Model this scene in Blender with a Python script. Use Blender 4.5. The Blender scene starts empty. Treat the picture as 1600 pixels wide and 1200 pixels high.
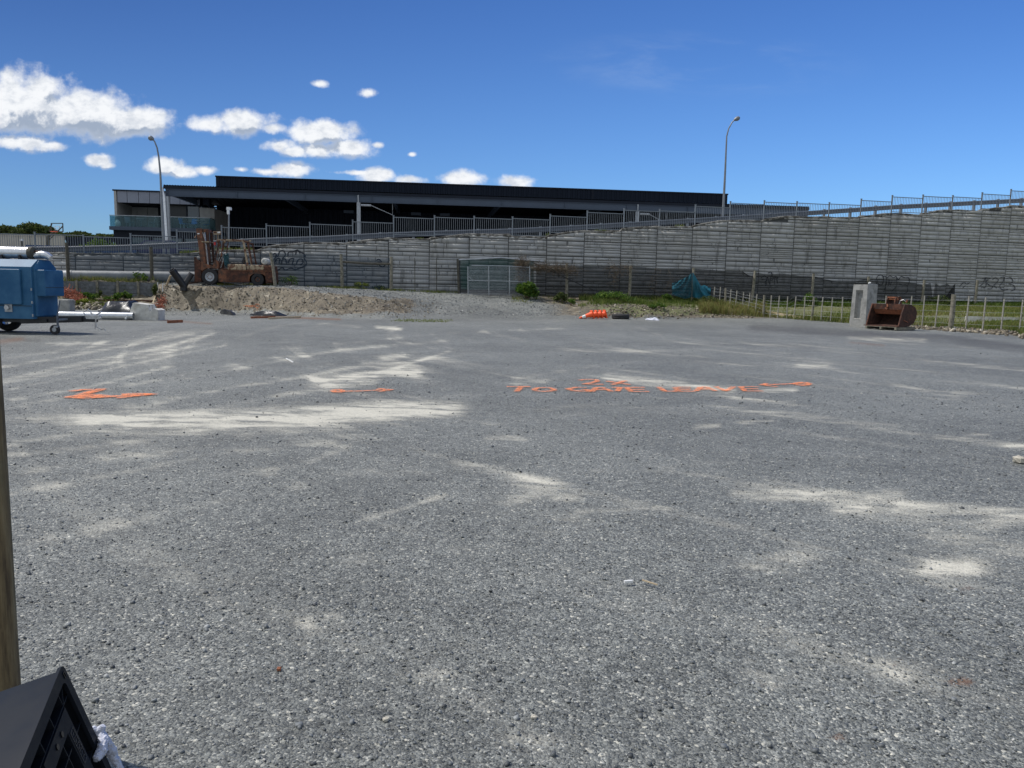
import bpy, math, random
import numpy as np
from mathutils import Vector, Matrix
S = bpy.context.scene
C = bpy.context.collection
R = math.radians
rng = np.random.default_rng(7)
random.seed(7)

# ------------------------------------------------------------------ camera, world, sun
CAMH = 1.45; FPX = 1202.0; PITCH = math.atan(.1227); ROLL = .02
cr, sr, cp, sp = math.cos(ROLL), math.sin(ROLL), math.cos(PITCH), math.sin(PITCH)
fw = Vector((0, cp, -sp)); up0 = Vector((0, sp, cp)); rt0 = Vector((1, 0, 0))
rt = rt0*cr + up0*sr; upv = up0*cr - rt0*sr
cam = bpy.data.objects.new('camera', bpy.data.cameras.new('camera')); C.objects.link(cam)
M4 = Matrix((rt, upv, -fw)).transposed().to_4x4(); M4.translation = (0, 0, CAMH)
cam.matrix_world = M4
cam.data.sensor_width = 36; cam.data.lens = FPX/1600*36; cam.data.clip_end = 6000; cam.data.clip_start = .05
S.camera = cam

SUN_EL, SUN_AZ = R(56), Vector((-.94, .30)).normalized()
sun = bpy.data.objects.new('sun', bpy.data.lights.new('sun', 'SUN')); C.objects.link(sun)
sdir = Vector((SUN_AZ.x*math.cos(SUN_EL), SUN_AZ.y*math.cos(SUN_EL), math.sin(SUN_EL)))
sun.rotation_euler = sdir.to_track_quat('Z', 'Y').to_euler()
sun.data.energy = 4.1; sun.data.angle = R(.53); sun.data.color = (1, .955, .89)
S.view_settings.view_transform = 'Standard'; S.view_settings.look = 'None'
S.view_settings.exposure = 0.05; S.view_settings.gamma = 1.0

W = bpy.data.worlds.new('World'); S.world = W; W.use_nodes = True


class NT:
    def __init__(s, tree): s.t = tree; s.n = tree.nodes; s.l = tree.links
    def put(s, node, key, v):
        if v is None: return
        i = node.inputs[key]
        if hasattr(v, 'is_output') or isinstance(v, bpy.types.NodeSocket): s.l.new(v, i)
        else: i.default_value = v
    def new(s, typ, props=None, **kw):
        n = s.n.new(typ)
        for k, v in (props or {}).items(): setattr(n, k, v)
        for k, v in kw.items():
            key = int(k[1:]) if k[0] == '_' and k[1:].isdigit() else k.replace('_', ' ')
            s.put(n, key, v)
        return n
    def math(s, op, a, b=None, c=None, clamp=False):
        n = s.n.new('ShaderNodeMath'); n.operation = op; n.use_clamp = clamp
        s.put(n, 0, a); s.put(n, 1, b); s.put(n, 2, c); return n.outputs[0]
    def vmath(s, op, a, b=None, out=0):
        n = s.n.new('ShaderNodeVectorMath'); n.operation = op
        s.put(n, 0, a); s.put(n, 1, b); return n.outputs[out]
    def mix(s, f, a, b, mode='MIX'):
        n = s.n.new('ShaderNodeMix'); n.data_type = 'RGBA'; n.blend_type = mode
        s.put(n, 0, f); s.put(n, 6, a); s.put(n, 7, b); return n.outputs[2]
    def ss(s, x, lo, hi, o0=0., o1=1.):
        n = s.n.new('ShaderNodeMapRange'); n.interpolation_type = 'SMOOTHSTEP'
        s.put(n, 0, x); s.put(n, 1, lo); s.put(n, 2, hi); s.put(n, 3, o0); s.put(n, 4, o1); return n.outputs[0]
    def noise(s, vec, scale, detail=3., rough=.55, dist=0.):
        n = s.n.new('ShaderNodeTexNoise'); s.put(n, 'Vector', vec); s.put(n, 'Scale', scale)
        s.put(n, 'Detail', detail); s.put(n, 'Roughness', rough); s.put(n, 'Distortion', dist); return n.outputs[0]
    def vor(s, vec, scale, feat='F1', rand=1.):
        n = s.n.new('ShaderNodeTexVoronoi'); n.feature = feat; s.put(n, 'Vector', vec); s.put(n, 'Scale', scale)
        s.put(n, 'Randomness', rand); return n
    def ramp(s, x, stops):
        n = s.n.new('ShaderNodeValToRGB'); s.put(n, 0, x); e = n.color_ramp.elements
        while len(e) < len(stops): e.new(.5)
        for q, (p, c) in zip(e, stops): q.position = p; q.color = (*c, 1) if len(c) == 3 else c
        return n.outputs[0]


def rayv(px, py):
    v = fw + rt*((px-800)/FPX) + upv*((600-py)/FPX)
    return v
def P(px, py, Y):
    v = rayv(px, py); k = Y/v.y
    return Vector((v.x*k, Y, CAMH+v.z*k))
def G(px, py, z=0.):
    v = rayv(px, py); k = (z-CAMH)/v.z
    return Vector((v.x*k, v.y*k, z))
def proj(x, y, z):
    x = np.asarray(x, float); dz = z-CAMH
    d = y*fw.y + dz*fw.z
    a = x*rt.x + y*rt.y + dz*rt.z; b = x*upv.x + y*upv.y + dz*upv.z
    return 800+FPX*a/d, 600-FPX*b/d

# world: physically based sky with clouds at fixed directions
nt = NT(W.node_tree); nt.n.clear()
cg = bpy.data.node_groups.new('cloud_field', 'ShaderNodeTree')
cg.interface.new_socket('Vector', in_out='INPUT', socket_type='NodeSocketVector')
cg.interface.new_socket('Value', in_out='OUTPUT', socket_type='NodeSocketFloat')
g = NT(cg); gi = g.n.new('NodeGroupInput'); go = g.n.new('NodeGroupOutput')
CL = [(40, 165, 85, 52), (130, 178, 95, 40), (215, 190, 62, 26), (60, 143, 50, 28), (30, 222, 55, 14), (82, 228, 28, 9),
      (155, 250, 25, 9), (168, 258, 12, 6), (255, 260, 28, 12), (285, 270, 22, 9), (325, 266, 20, 7), (328, 195, 38, 15), (385, 190, 52, 18), (425, 200, 24, 10),
      (505, 206, 56, 20), (435, 228, 28, 12), (455, 236, 24, 9), (497, 236, 26, 12), (545, 232, 42, 16), (590, 227, 12, 5), (643, 241, 8, 3.5),
      (455, 265, 40, 13), (420, 268, 28, 6), (497, 131, 13, 5), (576, 146, 15, 7), (590, 274, 30, 11), (640, 281, 26, 7),
      (722, 280, 38, 12), (805, 285, 36, 11), (378, 265, 10, 4), (560, 270, 40, 4)]
acc = None
for (px, py, rx, ry) in CL:
    v = rayv(px, py); a, e = v.x/v.y, v.z/v.y
    d = g.vmath('SUBTRACT', gi.outputs[0], (a, e, 0)); d = g.vmath('MULTIPLY', d, (FPX/rx, FPX/ry, 0))
    L = g.vmath('LENGTH', d, out=1)
    sz = min(1.15, .45+.022*ry)
    f = g.math('MULTIPLY', g.math('SUBTRACT', 1.0, L), sz)
    acc = f if acc is None else g.math('MAXIMUM', acc, f)
nz = g.noise(gi.outputs[0], 24., 8., .57); nz2 = g.noise(gi.outputs[0], 80., 4., .6)
f = g.math('ADD', acc, g.math('MULTIPLY', g.math('SUBTRACT', nz, .50), 1.7))
f = g.math('ADD', f, g.math('MULTIPLY', g.math('SUBTRACT', nz2, .5), .42))
g.l.new(f, go.inputs[0])
tc = nt.new('ShaderNodeTexCoord').outputs['Generated']
sx = nt.new('ShaderNodeSeparateXYZ', _0=tc)
yy = nt.math('MAXIMUM', sx.outputs[1], .02)
av, ev = nt.math('DIVIDE', sx.outputs[0], yy), nt.math('DIVIDE', sx.outputs[2], yy)
vec = nt.new('ShaderNodeCombineXYZ', _0=av, _1=ev).outputs[0]
def field(v):
    n = nt.n.new('ShaderNodeGroup'); n.node_tree = cg; nt.l.new(v, n.inputs[0]); return n.outputs[0]
d0 = field(vec); d1 = field(nt.vmath('ADD', vec, (-.006, .014, 0)))
mask = nt.math('MULTIPLY', nt.ss(d0, -.16, .46), nt.math('GREATER_THAN', sx.outputs[1], .05))
wn = nt.noise(nt.vmath('MULTIPLY', vec, (6, 22, 1)), 1., 5., .6, .4)     # faint high veil, right of centre
wv = rayv(1090, 100)
wd = nt.vmath('LENGTH', nt.vmath('MULTIPLY', nt.vmath('SUBTRACT', vec, (wv.x/wv.y, wv.z/wv.y, 0)), (5.5, 26, 0)), out=1)
veil = nt.math('MULTIPLY', nt.math('MULTIPLY', nt.ss(wn, .42, .75), nt.ss(wd, 1.3, .2)), .22)
lit = nt.math('ADD', nt.ss(nt.math('SUBTRACT', d0, d1), -.28, .10), nt.math('MULTIPLY', nt.ss(d0, .55, .1), .35), clamp=True)
cn = nt.noise(nt.vmath('MULTIPLY', vec, (1, 1.5, 1)), 42., 6., .62)
lit = nt.math('MULTIPLY', lit, nt.ss(cn, .30, .58, .55, 1.0))
cc = nt.mix(lit, (.34, .41, .53, 1), (.90, .92, .95, 1))
sky = nt.new('ShaderNodeTexSky', {'sky_type': 'NISHITA', 'sun_disc': False, 'sun_elevation': SUN_EL,
      'sun_rotation': math.atan2(SUN_AZ.x, SUN_AZ.y), 'altitude': 0, 'air_density': 1.0, 'dust_density': .35, 'ozone_density': 3.2})
SKYK = .075
ga = nt.ss(av, -.75, .75); gb_ = nt.ss(ev, .50, .05)
gain = nt.mix(gb_, nt.mix(ga, (.30, .46, .74, 1), (.72, 1.12, 1.7, 1)), nt.mix(ga, (.60, .80, 1.06, 1), (1.18, 1.6, 2.05, 1)))
gain = nt.mix(nt.math('GREATER_THAN', sx.outputs[1], .05), (1, 1, 1, 1), gain)
skc = nt.vmath('MULTIPLY', nt.vmath('MULTIPLY', sky.outputs[0], gain), (SKYK*.86, SKYK*.96, SKYK*1.08))
# unseen broken cloud added behind the camera to fill the shaded faces
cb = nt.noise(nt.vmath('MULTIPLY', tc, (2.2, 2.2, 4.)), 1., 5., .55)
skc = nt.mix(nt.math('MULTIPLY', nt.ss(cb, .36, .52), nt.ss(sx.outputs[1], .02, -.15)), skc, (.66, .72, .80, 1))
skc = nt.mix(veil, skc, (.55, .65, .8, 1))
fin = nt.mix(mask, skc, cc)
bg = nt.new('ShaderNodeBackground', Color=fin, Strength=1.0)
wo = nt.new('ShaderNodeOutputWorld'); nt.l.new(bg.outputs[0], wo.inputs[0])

# ------------------------------------------------------------------ helpers: materials
def mat(name):
    m = bpy.data.materials.new(name); m.use_nodes = True; t = NT(m.node_tree); t.n.clear()
    b = t.new('ShaderNodeBsdfPrincipled'); o = t.new('ShaderNodeOutputMaterial'); t.l.new(b.outputs[0], o.inputs[0])
    t.bsdf = b; t.out = o; t.m = m
    t.co = t.new('ShaderNodeTexCoord').outputs['Object']
    return t
def bump(t, h, strength=.5, dist=.01):
    b = t.new('ShaderNodeBump', Height=h, Strength=strength, Distance=dist); t.l.new(b.outputs[0], t.bsdf.inputs['Normal'])
def plain(name, col, rough=.7, metal=0., var=.25, scale=6., bmp=.2, bd=.01, dirt=None, dscale=3., dlo=.5, dhi=.7, spec=None):
    t = mat(name); n = t.noise(t.co, scale, 5., .6)
    c = t.mix(t.ss(n, .25, .75), tuple(x*(1-var) for x in col)+(1,), tuple(min(1, x*(1+var)) for x in col)+(1,))
    if dirt:
        n2 = t.noise(t.co, dscale, 6., .65, .3); c = t.mix(t.ss(n2, dlo, dhi), c, (*dirt, 1))
    t.put(t.bsdf, 'Base Color', c); t.put(t.bsdf, 'Roughness', rough); t.put(t.bsdf, 'Metallic', metal)
    if spec is not None: t.put(t.bsdf, 'Specular IOR Level', spec)
    if bmp: bump(t, t.noise(t.co, scale*4, 4., .6), bmp, bd)
    return t.m
def attr(t, name, out='Fac'):
    n = t.n.new('ShaderNodeAttribute'); n.attribute_name = name; return n.outputs[out]

M = {}
M['steel_grey'] = plain('fence_paint', (.17, .195, .22), .5, .1, .15, 3)
M['rail_dark'] = plain('rail_paint', (.085, .10, .125), .6, .1, .15, 3)
M['galv'] = plain('galvanised', (.34, .36, .38), .42, .6, .2, 5)
M['pole'] = plain('pole_galv', (.19, .205, .22), .5, .3, .15, 4)
M['column'] = plain('column_paint', (.40, .43, .46), .5, 0, .08, 3, 0)
M['timber'] = plain('weathered_timber', (.20, .185, .145), .85, 0, .35, 9, .5, .01, (.09, .095, .06), 4)
M['timber_grey'] = plain('grey_timber', (.13, .14, .15), .9, 0, .3, 7, .5, .01, (.06, .07, .06), 3)
M['timber_pale'] = plain('pale_batten', (.25, .24, .205), .85, 0, .25, 12, .4)
M['dark_timber'] = plain('dark_timber', (.075, .07, .055), .9, 0, .3, 8, .4)
M['black_plastic'] = plain('black_plastic', (.012, .013, .016), .45, 0, .2, 8, .1)
M['black_film'] = plain('black_film', (.02, .022, .026), .35, 0, .3, 5, .6, .02)
M['rubber'] = plain('rubber', (.022, .022, .024), .85, 0, .3, 14, .4)
M['concrete'] = plain('cast_concrete', (.30, .30, .285), .9, 0, .2, 4, .4, .01, (.17, .17, .16), 2.2, .45, .7)
M['concrete_w'] = plain('pale_concrete', (.55, .54, .50), .9, 0, .2, 4, .6, .02, (.35, .32, .26), 3)
M['silver'] = plain('silver_pipe', (.62, .63, .64), .3, .75, .12, 6, .1, .005, (.36, .34, .30), 5, .55, .75)
M['white_pipe'] = plain('white_pipe', (.48, .49, .49), .35, 0, .1, 4, .1)
M['rust'] = plain('rust', (.11, .044, .026), .85, .1, .4, 8, .6, .010, (.045, .022, .016), 4.5, .42, .60)
M['rust_dark'] = plain('dark_rust', (.050, .024, .017), .85, .1, .4, 7, .6, .012, (.10, .040, .024), 5, .48, .66)
M['rust_light'] = plain('orange_rust', (.26, .095, .045), .85, 0, .3, 9, .4, .006, (.12, .045, .028), 6, .5, .7)
M['fl_paint'] = plain('faded_forklift_paint', (.17, .064, .028), .65, 0, .4, 7, .4, .008, (.06, .03, .018), 4, .44, .60)
M['fl_cream'] = plain('faded_cream_paint', (.34, .27, .18), .75, 0, .25, 8, .3, .006, (.13, .055, .03), 4.5, .46, .56)
M['orange'] = plain('cone_orange', (.85, .11, .025), .55, 0, .12, 6, .1)
M['orange_net'] = plain('orange_mesh', (.36, .12, .07), .8, 0, .3, 20, .3)
M['orange_paint'] = None
M['white'] = plain('white_band', (.75, .75, .73), .5, 0, .1, 6, .1)
M['navy'] = plain('dark_cladding_plain', (.008, .012, .021), .55, 0, .2, 1, 0, spec=.2)
M['grey_panel'] = plain('grey_facade', (.20, .215, .26), .45, 0, .06, .8, 0)
M['fascia_grey'] = plain('canopy_beam', (.060, .080, .112), .5, 0, .08, .8, 0, spec=.25)
M['precast'] = plain('precast_wall', (.36, .35, .33), .85, 0, .15, 1.5, .2)
M['chrome'] = plain('steel_bright', (.5, .5, .5), .35, .8, .2, 12, .1)
M['teal'] = plain('teal_tarp', (.012, .06, .075), .7, 0, .3, 8, .5, .02)
M['skyblue'] = plain('chair_blue', (.06, .24, .55), .5, 0, .1, 8, 0)
M['band_blue'] = plain('hoarding_blue', (.018, .05, .14), .6, 0, .25, 3, .1)
M['carpaint'] = plain('car_paint', (.03, .035, .09), .25, .2, .05, 3, 0)
M['red'] = plain('red_lens', (.45, .02, .02), .3, 0, .05, 3, 0)
M['cloth_white'] = plain('white_cloth', (.50, .52, .60), .9, 0, .15, 40, .5, .004)
M['rock_pale'] = plain('pale_rock', (.45, .42, .35), .9, 0, .25, 8, .6, .02)
M['copper_stick'] = plain('sawn_wood', (.50, .40, .26), .8, 0, .2, 12, .2)

# trailer blue
t = mat('trailer_blue'); n = t.noise(t.co, 1.6, 5., .6); n2 = t.noise(t.co, 9., 6., .7)
c = t.mix(t.ss(n, .35, .7), (.014, .085, .19, 1), (.045, .145, .26, 1)); c = t.mix(t.ss(n2, .66, .74), c, (.09, .05, .035, 1))
t.put(t.bsdf, 'Base Color', c); t.put(t.bsdf, 'Roughness', .55); t.put(t.bsdf, 'Specular IOR Level', .3); bump(t, t.noise(t.co, 3., 3.), .25, .02); M['blue'] = t.m

# corrugated navy cladding: ribs along the wall, from real bump
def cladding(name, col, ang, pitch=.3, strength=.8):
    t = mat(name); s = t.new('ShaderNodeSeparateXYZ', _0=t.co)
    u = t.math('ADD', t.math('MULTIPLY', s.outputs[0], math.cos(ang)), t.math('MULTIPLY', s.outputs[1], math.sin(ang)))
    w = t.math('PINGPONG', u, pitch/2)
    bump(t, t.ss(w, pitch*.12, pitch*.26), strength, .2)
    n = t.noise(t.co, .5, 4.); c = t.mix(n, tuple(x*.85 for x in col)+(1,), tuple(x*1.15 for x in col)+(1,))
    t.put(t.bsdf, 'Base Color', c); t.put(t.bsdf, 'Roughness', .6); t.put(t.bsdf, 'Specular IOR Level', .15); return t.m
BANG = math.atan2(6.2, 56.)
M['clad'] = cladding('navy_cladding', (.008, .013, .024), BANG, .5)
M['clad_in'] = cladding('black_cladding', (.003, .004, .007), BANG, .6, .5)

def glass(name, tint, alpha, rough=.05):
    t = mat(name); t.put(t.bsdf, 'Base Color', (*tint, 1)); t.put(t.bsdf, 'Roughness', rough)
    tr = t.new('ShaderNodeBsdfTransparent', Color=(.75, .9, .92, 1)); mx = t.new('ShaderNodeMixShader', _0=alpha)
    t.l.new(tr.outputs[0], mx.inputs[1]); t.l.new(t.bsdf.outputs[0], mx.inputs[2]); t.l.new(mx.outputs[0], t.out.inputs[0]); return t.m
M['balu'] = glass('balustrade_glass', (.09, .15, .17), .26)
M['window'] = plain('window_glass', (.03, .055, .075), .06, 0, .1, .5, 0, spec=.8)
M['window_dark'] = plain('dark_opening', (.004, .004, .005), .3, 0, .1, 1, 0)

def netting(name, col, cover, scale=14., rough=.9):
    """knitted shade cloth: a fine weave that is part open"""
    t = mat(name); n = t.noise(t.co, scale*.16, 4., .6); n1 = t.noise(t.co, 2., 3.)
    c = t.mix(n, tuple(x*.6 for x in col)+(1,), tuple(x*1.4 for x in col)+(1,))
    t.put(t.bsdf, 'Base Color', c); t.put(t.bsdf, 'Roughness', rough); t.put(t.bsdf, 'Specular IOR Level', .15)
    tr = t.new('ShaderNodeBsdfTransparent')
    mx = t.new('ShaderNodeMixShader', _0=t.ss(n1, .2, .8, cover-.08, cover+.08))
    t.l.new(tr.outputs[0], mx.inputs[1]); t.l.new(t.bsdf.outputs[0], mx.inputs[2]); t.l.new(mx.outputs[0], t.out.inputs[0]); return t.m
M['net_dark'] = netting('dark_shade_cloth', (.028, .029, .029), .70)
M['net_blue'] = netting('faded_blue_shade_cloth', (.03, .055, .085), .42)
M['net_green'] = netting('green_shade_cloth', (.014, .055, .048), .70)
M['tarp_dark'] = netting('see_through_blue_cloth', (.012, .085, .12), .66)
M['tarp'] = netting('blue_windbreak_cloth', (.02, .14, .20), .86)

# leaves / grass with per-face tone
def foliage(name, stops, rough=.7):
    t = mat(name); c = t.ramp(attr(t, 'tone'), stops)
    t.put(t.bsdf, 'Base Color', c); t.put(t.bsdf, 'Roughness', rough); t.put(t.bsdf, 'Specular IOR Level', .25)
    tl = t.new('ShaderNodeBsdfTranslucent', Color=c); ad = t.new('ShaderNodeMixShader', _0=.35)
    t.l.new(t.bsdf.outputs[0], ad.inputs[1]); t.l.new(tl.outputs[0], ad.inputs[2]); t.l.new(ad.outputs[0], t.out.inputs[0]); return t.m
M['grass'] = foliage('grass', [(0, (.035, .075, .012)), (.35, (.08, .13, .02)), (.6, (.16, .19, .045)), (.85, (.27, .25, .09)), (1, (.16, .085, .04))])
M['leaf'] = foliage('leaf', [(0, (.02, .05, .010)), (.5, (.055, .12, .015)), (1, (.17, .24, .035))])
M['leaf_dark'] = foliage('tree_leaf', [(0, (.018, .035, .010)), (.5, (.05, .075, .018)), (1, (.11, .13, .03))])
M['leaf_yellow'] = foliage('yellow_leaf', [(0, (.08, .12, .012)), (.5, (.19, .23, .02)), (1, (.32, .33, .05))])
M['twig'] = plain('dry_vine', (.10, .075, .05), .95, 0, .3, 20, .3)
def stones_mat(name, stops):
    t = mat(name); c = t.ramp(attr(t, 'tone'), stops); n = t.noise(t.co, 60., 3.)
    c = t.mix(.35, c, t.mix(n, (.25, .25, .25, 1), (.9, .9, .9, 1)), 'OVERLAY')
    t.put(t.bsdf, 'Base Color', c); t.put(t.bsdf, 'Roughness', .62); t.put(t.bsdf, 'Specular IOR Level', .5); return t.m
M['stones'] = stones_mat('gravel_stones', [(0, (.04, .044, .047)), (.3, (.085, .093, .097)), (.65, (.14, .151, .155)), (.92, (.21, .223, .225)), (.985, (.33, .34, .33)), (1, (.55, .53, .48))])
M['clods'] = stones_mat('clay_clods', [(0, (.06, .048, .032)), (.5, (.13, .108, .074)), (.92, (.22, .19, .135)), (1, (.46, .42, .35))])

# ------------------------------------------------------------------ helpers: meshes
class MB:
    def __init__(s): s.v = []; s.f = []
    def add(s, vs, fs):
        o = len(s.v); s.v += [tuple(q) for q in vs]; s.f += [tuple(i+o for i in f) for f in fs]; return s
    def box(s, c, sz, rz=0., mtx=None, bev=0.):
        x, y, z = (q/2 for q in sz)
        if bev:
            b = bev; vs = []; 
            ring = [(-x+b, -y), (x-b, -y), (x, -y+b), (x, y-b), (x-b, y), (-x+b, y), (-x, y-b), (-x, -y+b)]
            inn = [(-x+b, -y+b), (x-b, -y+b), (x-b, -y+b), (x-b, y-b), (x-b, y-b), (-x+b, y-b), (-x+b, y-b), (-x+b, -y+b)]
            for zz, rg in ((-z, inn), (-z+b, ring), (z-b, ring), (z, inn)): vs += [(p[0], p[1], zz) for p in rg]
            fs = [tuple(range(7, -1, -1)), tuple(range(24, 32))]
            for k in range(3):
                for i in range(8): j = (i+1) % 8; fs.append((k*8+i, k*8+j, k*8+8+j, k*8+8+i))
        else:
            vs = [(a, b, d) for d in (-z, z) for a, b in ((-x, -y), (x, -y), (x, y), (-x, y))]
            fs = [(3, 2, 1, 0), (4, 5, 6, 7), (0, 1, 5, 4), (1, 2, 6, 5), (2, 3, 7, 6), (3, 0, 4, 7)]
        m = (mtx if mtx is not None else Matrix.Rotation(rz, 4, 'Z')).to_4x4(); c = Vector(c)
        return s.add([m @ Vector(q)+c for q in vs], fs)
    def bar(s, a, b, w, d=None, upd=(0, 0, 1)):
        a, b = Vector(a), Vector(b); L = (b-a).length; z = (b-a).normalized(); u = Vector(upd)
        if abs(z.dot(u)) > .98: u = Vector((0, 1, 0))
        x = z.cross(u).normalized(); y = z.cross(x).normalized()
        m = Matrix((x, y, z)).transposed(); return s.box((a+b)/2, (w, d or w, L), mtx=m)
    def tube(s, pts, r, n=10, caps=True):
        pts = [Vector(p) for p in pts]; rs = r if isinstance(r, (list, tuple)) else [r]*len(pts)
        vs = []; fs = []; pu = None
        for i, p in enumerate(pts):
            d = (pts[min(i+1, len(pts)-1)]-pts[max(i-1, 0)]).normalized()
            if pu is None: pu = Vector((0, 0, 1)) if abs(d.z) < .9 else Vector((0, 1, 0))
            x = (pu - d*pu.dot(d)).normalized(); y = d.cross(x); pu = x
            for k in range(n): a = 2*math.pi*k/n; vs.append(p+(x*math.cos(a)+y*math.sin(a))*rs[i])
        for i in range(len(pts)-1):
            for k in range(n): j = (k+1) % n; fs.append((i*n+k, i*n+j, (i+1)*n+j, (i+1)*n+k))
        if caps: fs.append(tuple(range(n-1, -1, -1))); fs.append(tuple(range((len(pts)-1)*n, len(pts)*n)))
        return s.add(vs, fs)
    def lathe(s, prof, o, axis=(0, 0, 1), n=24):
        """prof: (r, h) along axis"""
        o = Vector(o); z = Vector(axis).normalized(); x = z.orthogonal().normalized(); y = z.cross(x); vs = []; fs = []
        for r, h in prof:
            for k in range(n): a = 2*math.pi*k/n; vs.append(o+z*h+(x*math.cos(a)+y*math.sin(a))*r)
        for i in range(len(prof)-1):
            for k in range(n): j = (k+1) % n; fs.append((i*n+k, i*n+j, (i+1)*n+j, (i+1)*n+k))
        return s.add(vs, fs)
    def prism(s, poly, o, ux, uy, ext):
        """poly in (ux,uy) plane, extruded by vector ext"""
        o, ux, uy, ext = Vector(o), Vector(ux), Vector(uy), Vector(ext); n = len(poly)
        a = [o+ux*p+uy*q for p, q in poly]; vs = a+[q+ext for q in a]
        fs = [tuple(range(n)), tuple(range(2*n-1, n-1, -1))]+[(i, n+i, n+(i+1) % n, (i+1) % n) for i in range(n)]
        return s.add(vs, fs)
    def obj(s, name, m, parent=None, smooth=False, origin=None):
        me = bpy.data.meshes.new(name); vs = s.v
        if origin is not None: o = Vector(origin); vs = [tuple(Vector(v)-o) for v in vs]
        me.from_pydata(vs, [], s.f); me.materials.append(M[m] if isinstance(m, str) else m)
        me.validate(); me.update()
        if smooth: me.polygons.foreach_set('use_smooth', [True]*len(me.polygons)); 
        ob = bpy.data.objects.new(name, me); C.objects.link(ob)
        if origin is not None: ob.location = origin
        if parent is not None: ob.parent = parent
        if smooth:
            try: me.set_sharp_from_angle(angle=R(40))
            except Exception: pass
        return ob
def fast(name, V, F, m, tone=None, smooth=False, parent=None, attrs=None):
    V = np.asarray(V, np.float32).reshape(-1, 3); F = np.asarray(F, np.int32); k = F.shape[1]
    me = bpy.data.meshes.new(name); me.vertices.add(len(V)); me.vertices.foreach_set('co', V.ravel())
    me.loops.add(F.size); me.loops.foreach_set('vertex_index', F.ravel())
    me.polygons.add(len(F)); me.polygons.foreach_set('loop_start', np.arange(0, F.size, k, dtype=np.int32))
    me.materials.append(M[m] if isinstance(m, str) else m); me.update(calc_edges=True)
    if tone is not None:
        a = me.attributes.new('tone', 'FLOAT', 'FACE'); a.data.foreach_set('value', np.asarray(tone, np.float32))
    for kk, vv in (attrs or {}).items():
        a = me.attributes.new(kk, 'FLOAT', 'POINT'); a.data.foreach_set('value', np.asarray(vv, np.float32))
    if smooth: me.polygons.foreach_set('use_smooth', np.ones(len(F), bool))
    ob = bpy.data.objects.new(name, me); C.objects.link(ob)
    if parent is not None: ob.parent = parent
    return ob
def tag(o, label=None, cat=None, group=None, kind=None):
    for k, v in (('label', label), ('category', cat), ('group', group), ('kind', kind)):
        if v: o[k] = v
    return o
def thing(name, loc, label, cat, group=None, rz=0., kind=None):
    o = bpy.data.objects.new(name, None); C.objects.link(o); o.location = loc; o.rotation_euler = (0, 0, rz)
    o.empty_display_size = .2; return tag(o, label, cat, group, kind)
def keep(root):
    """children were built in world coordinates: keep them there"""
    inv = Matrix.LocRotScale(root.location, root.rotation_euler, root.scale).inverted()
    for c in root.children: c.matrix_parent_inverse = inv
    return root

# value noise in numpy
_T = rng.random((256, 256))
def vn(x, y, s=1., o=0):
    x = np.asarray(x, float)*s+o*17.3; y = np.asarray(y, float)*s+o*31.7
    xi, yi = np.floor(x).astype(int), np.floor(y).astype(int); fx, fy = x-xi, y-yi
    fx, fy = fx*fx*(3-2*fx), fy*fy*(3-2*fy); a = lambda i, j: _T[(xi+i) & 255, (yi+j) & 255]
    return (a(0, 0)*(1-fx)+a(1, 0)*fx)*(1-fy)+(a(0, 1)*(1-fx)+a(1, 1)*fx)*fy
def fbm(x, y, s=1., n=4, o=0):
    r = 0; amp = .5
    for k in range(n): r = r+amp*vn(x, y, s*2**k, o+k); amp *= .5
    return r/(1-.5**n)

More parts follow.
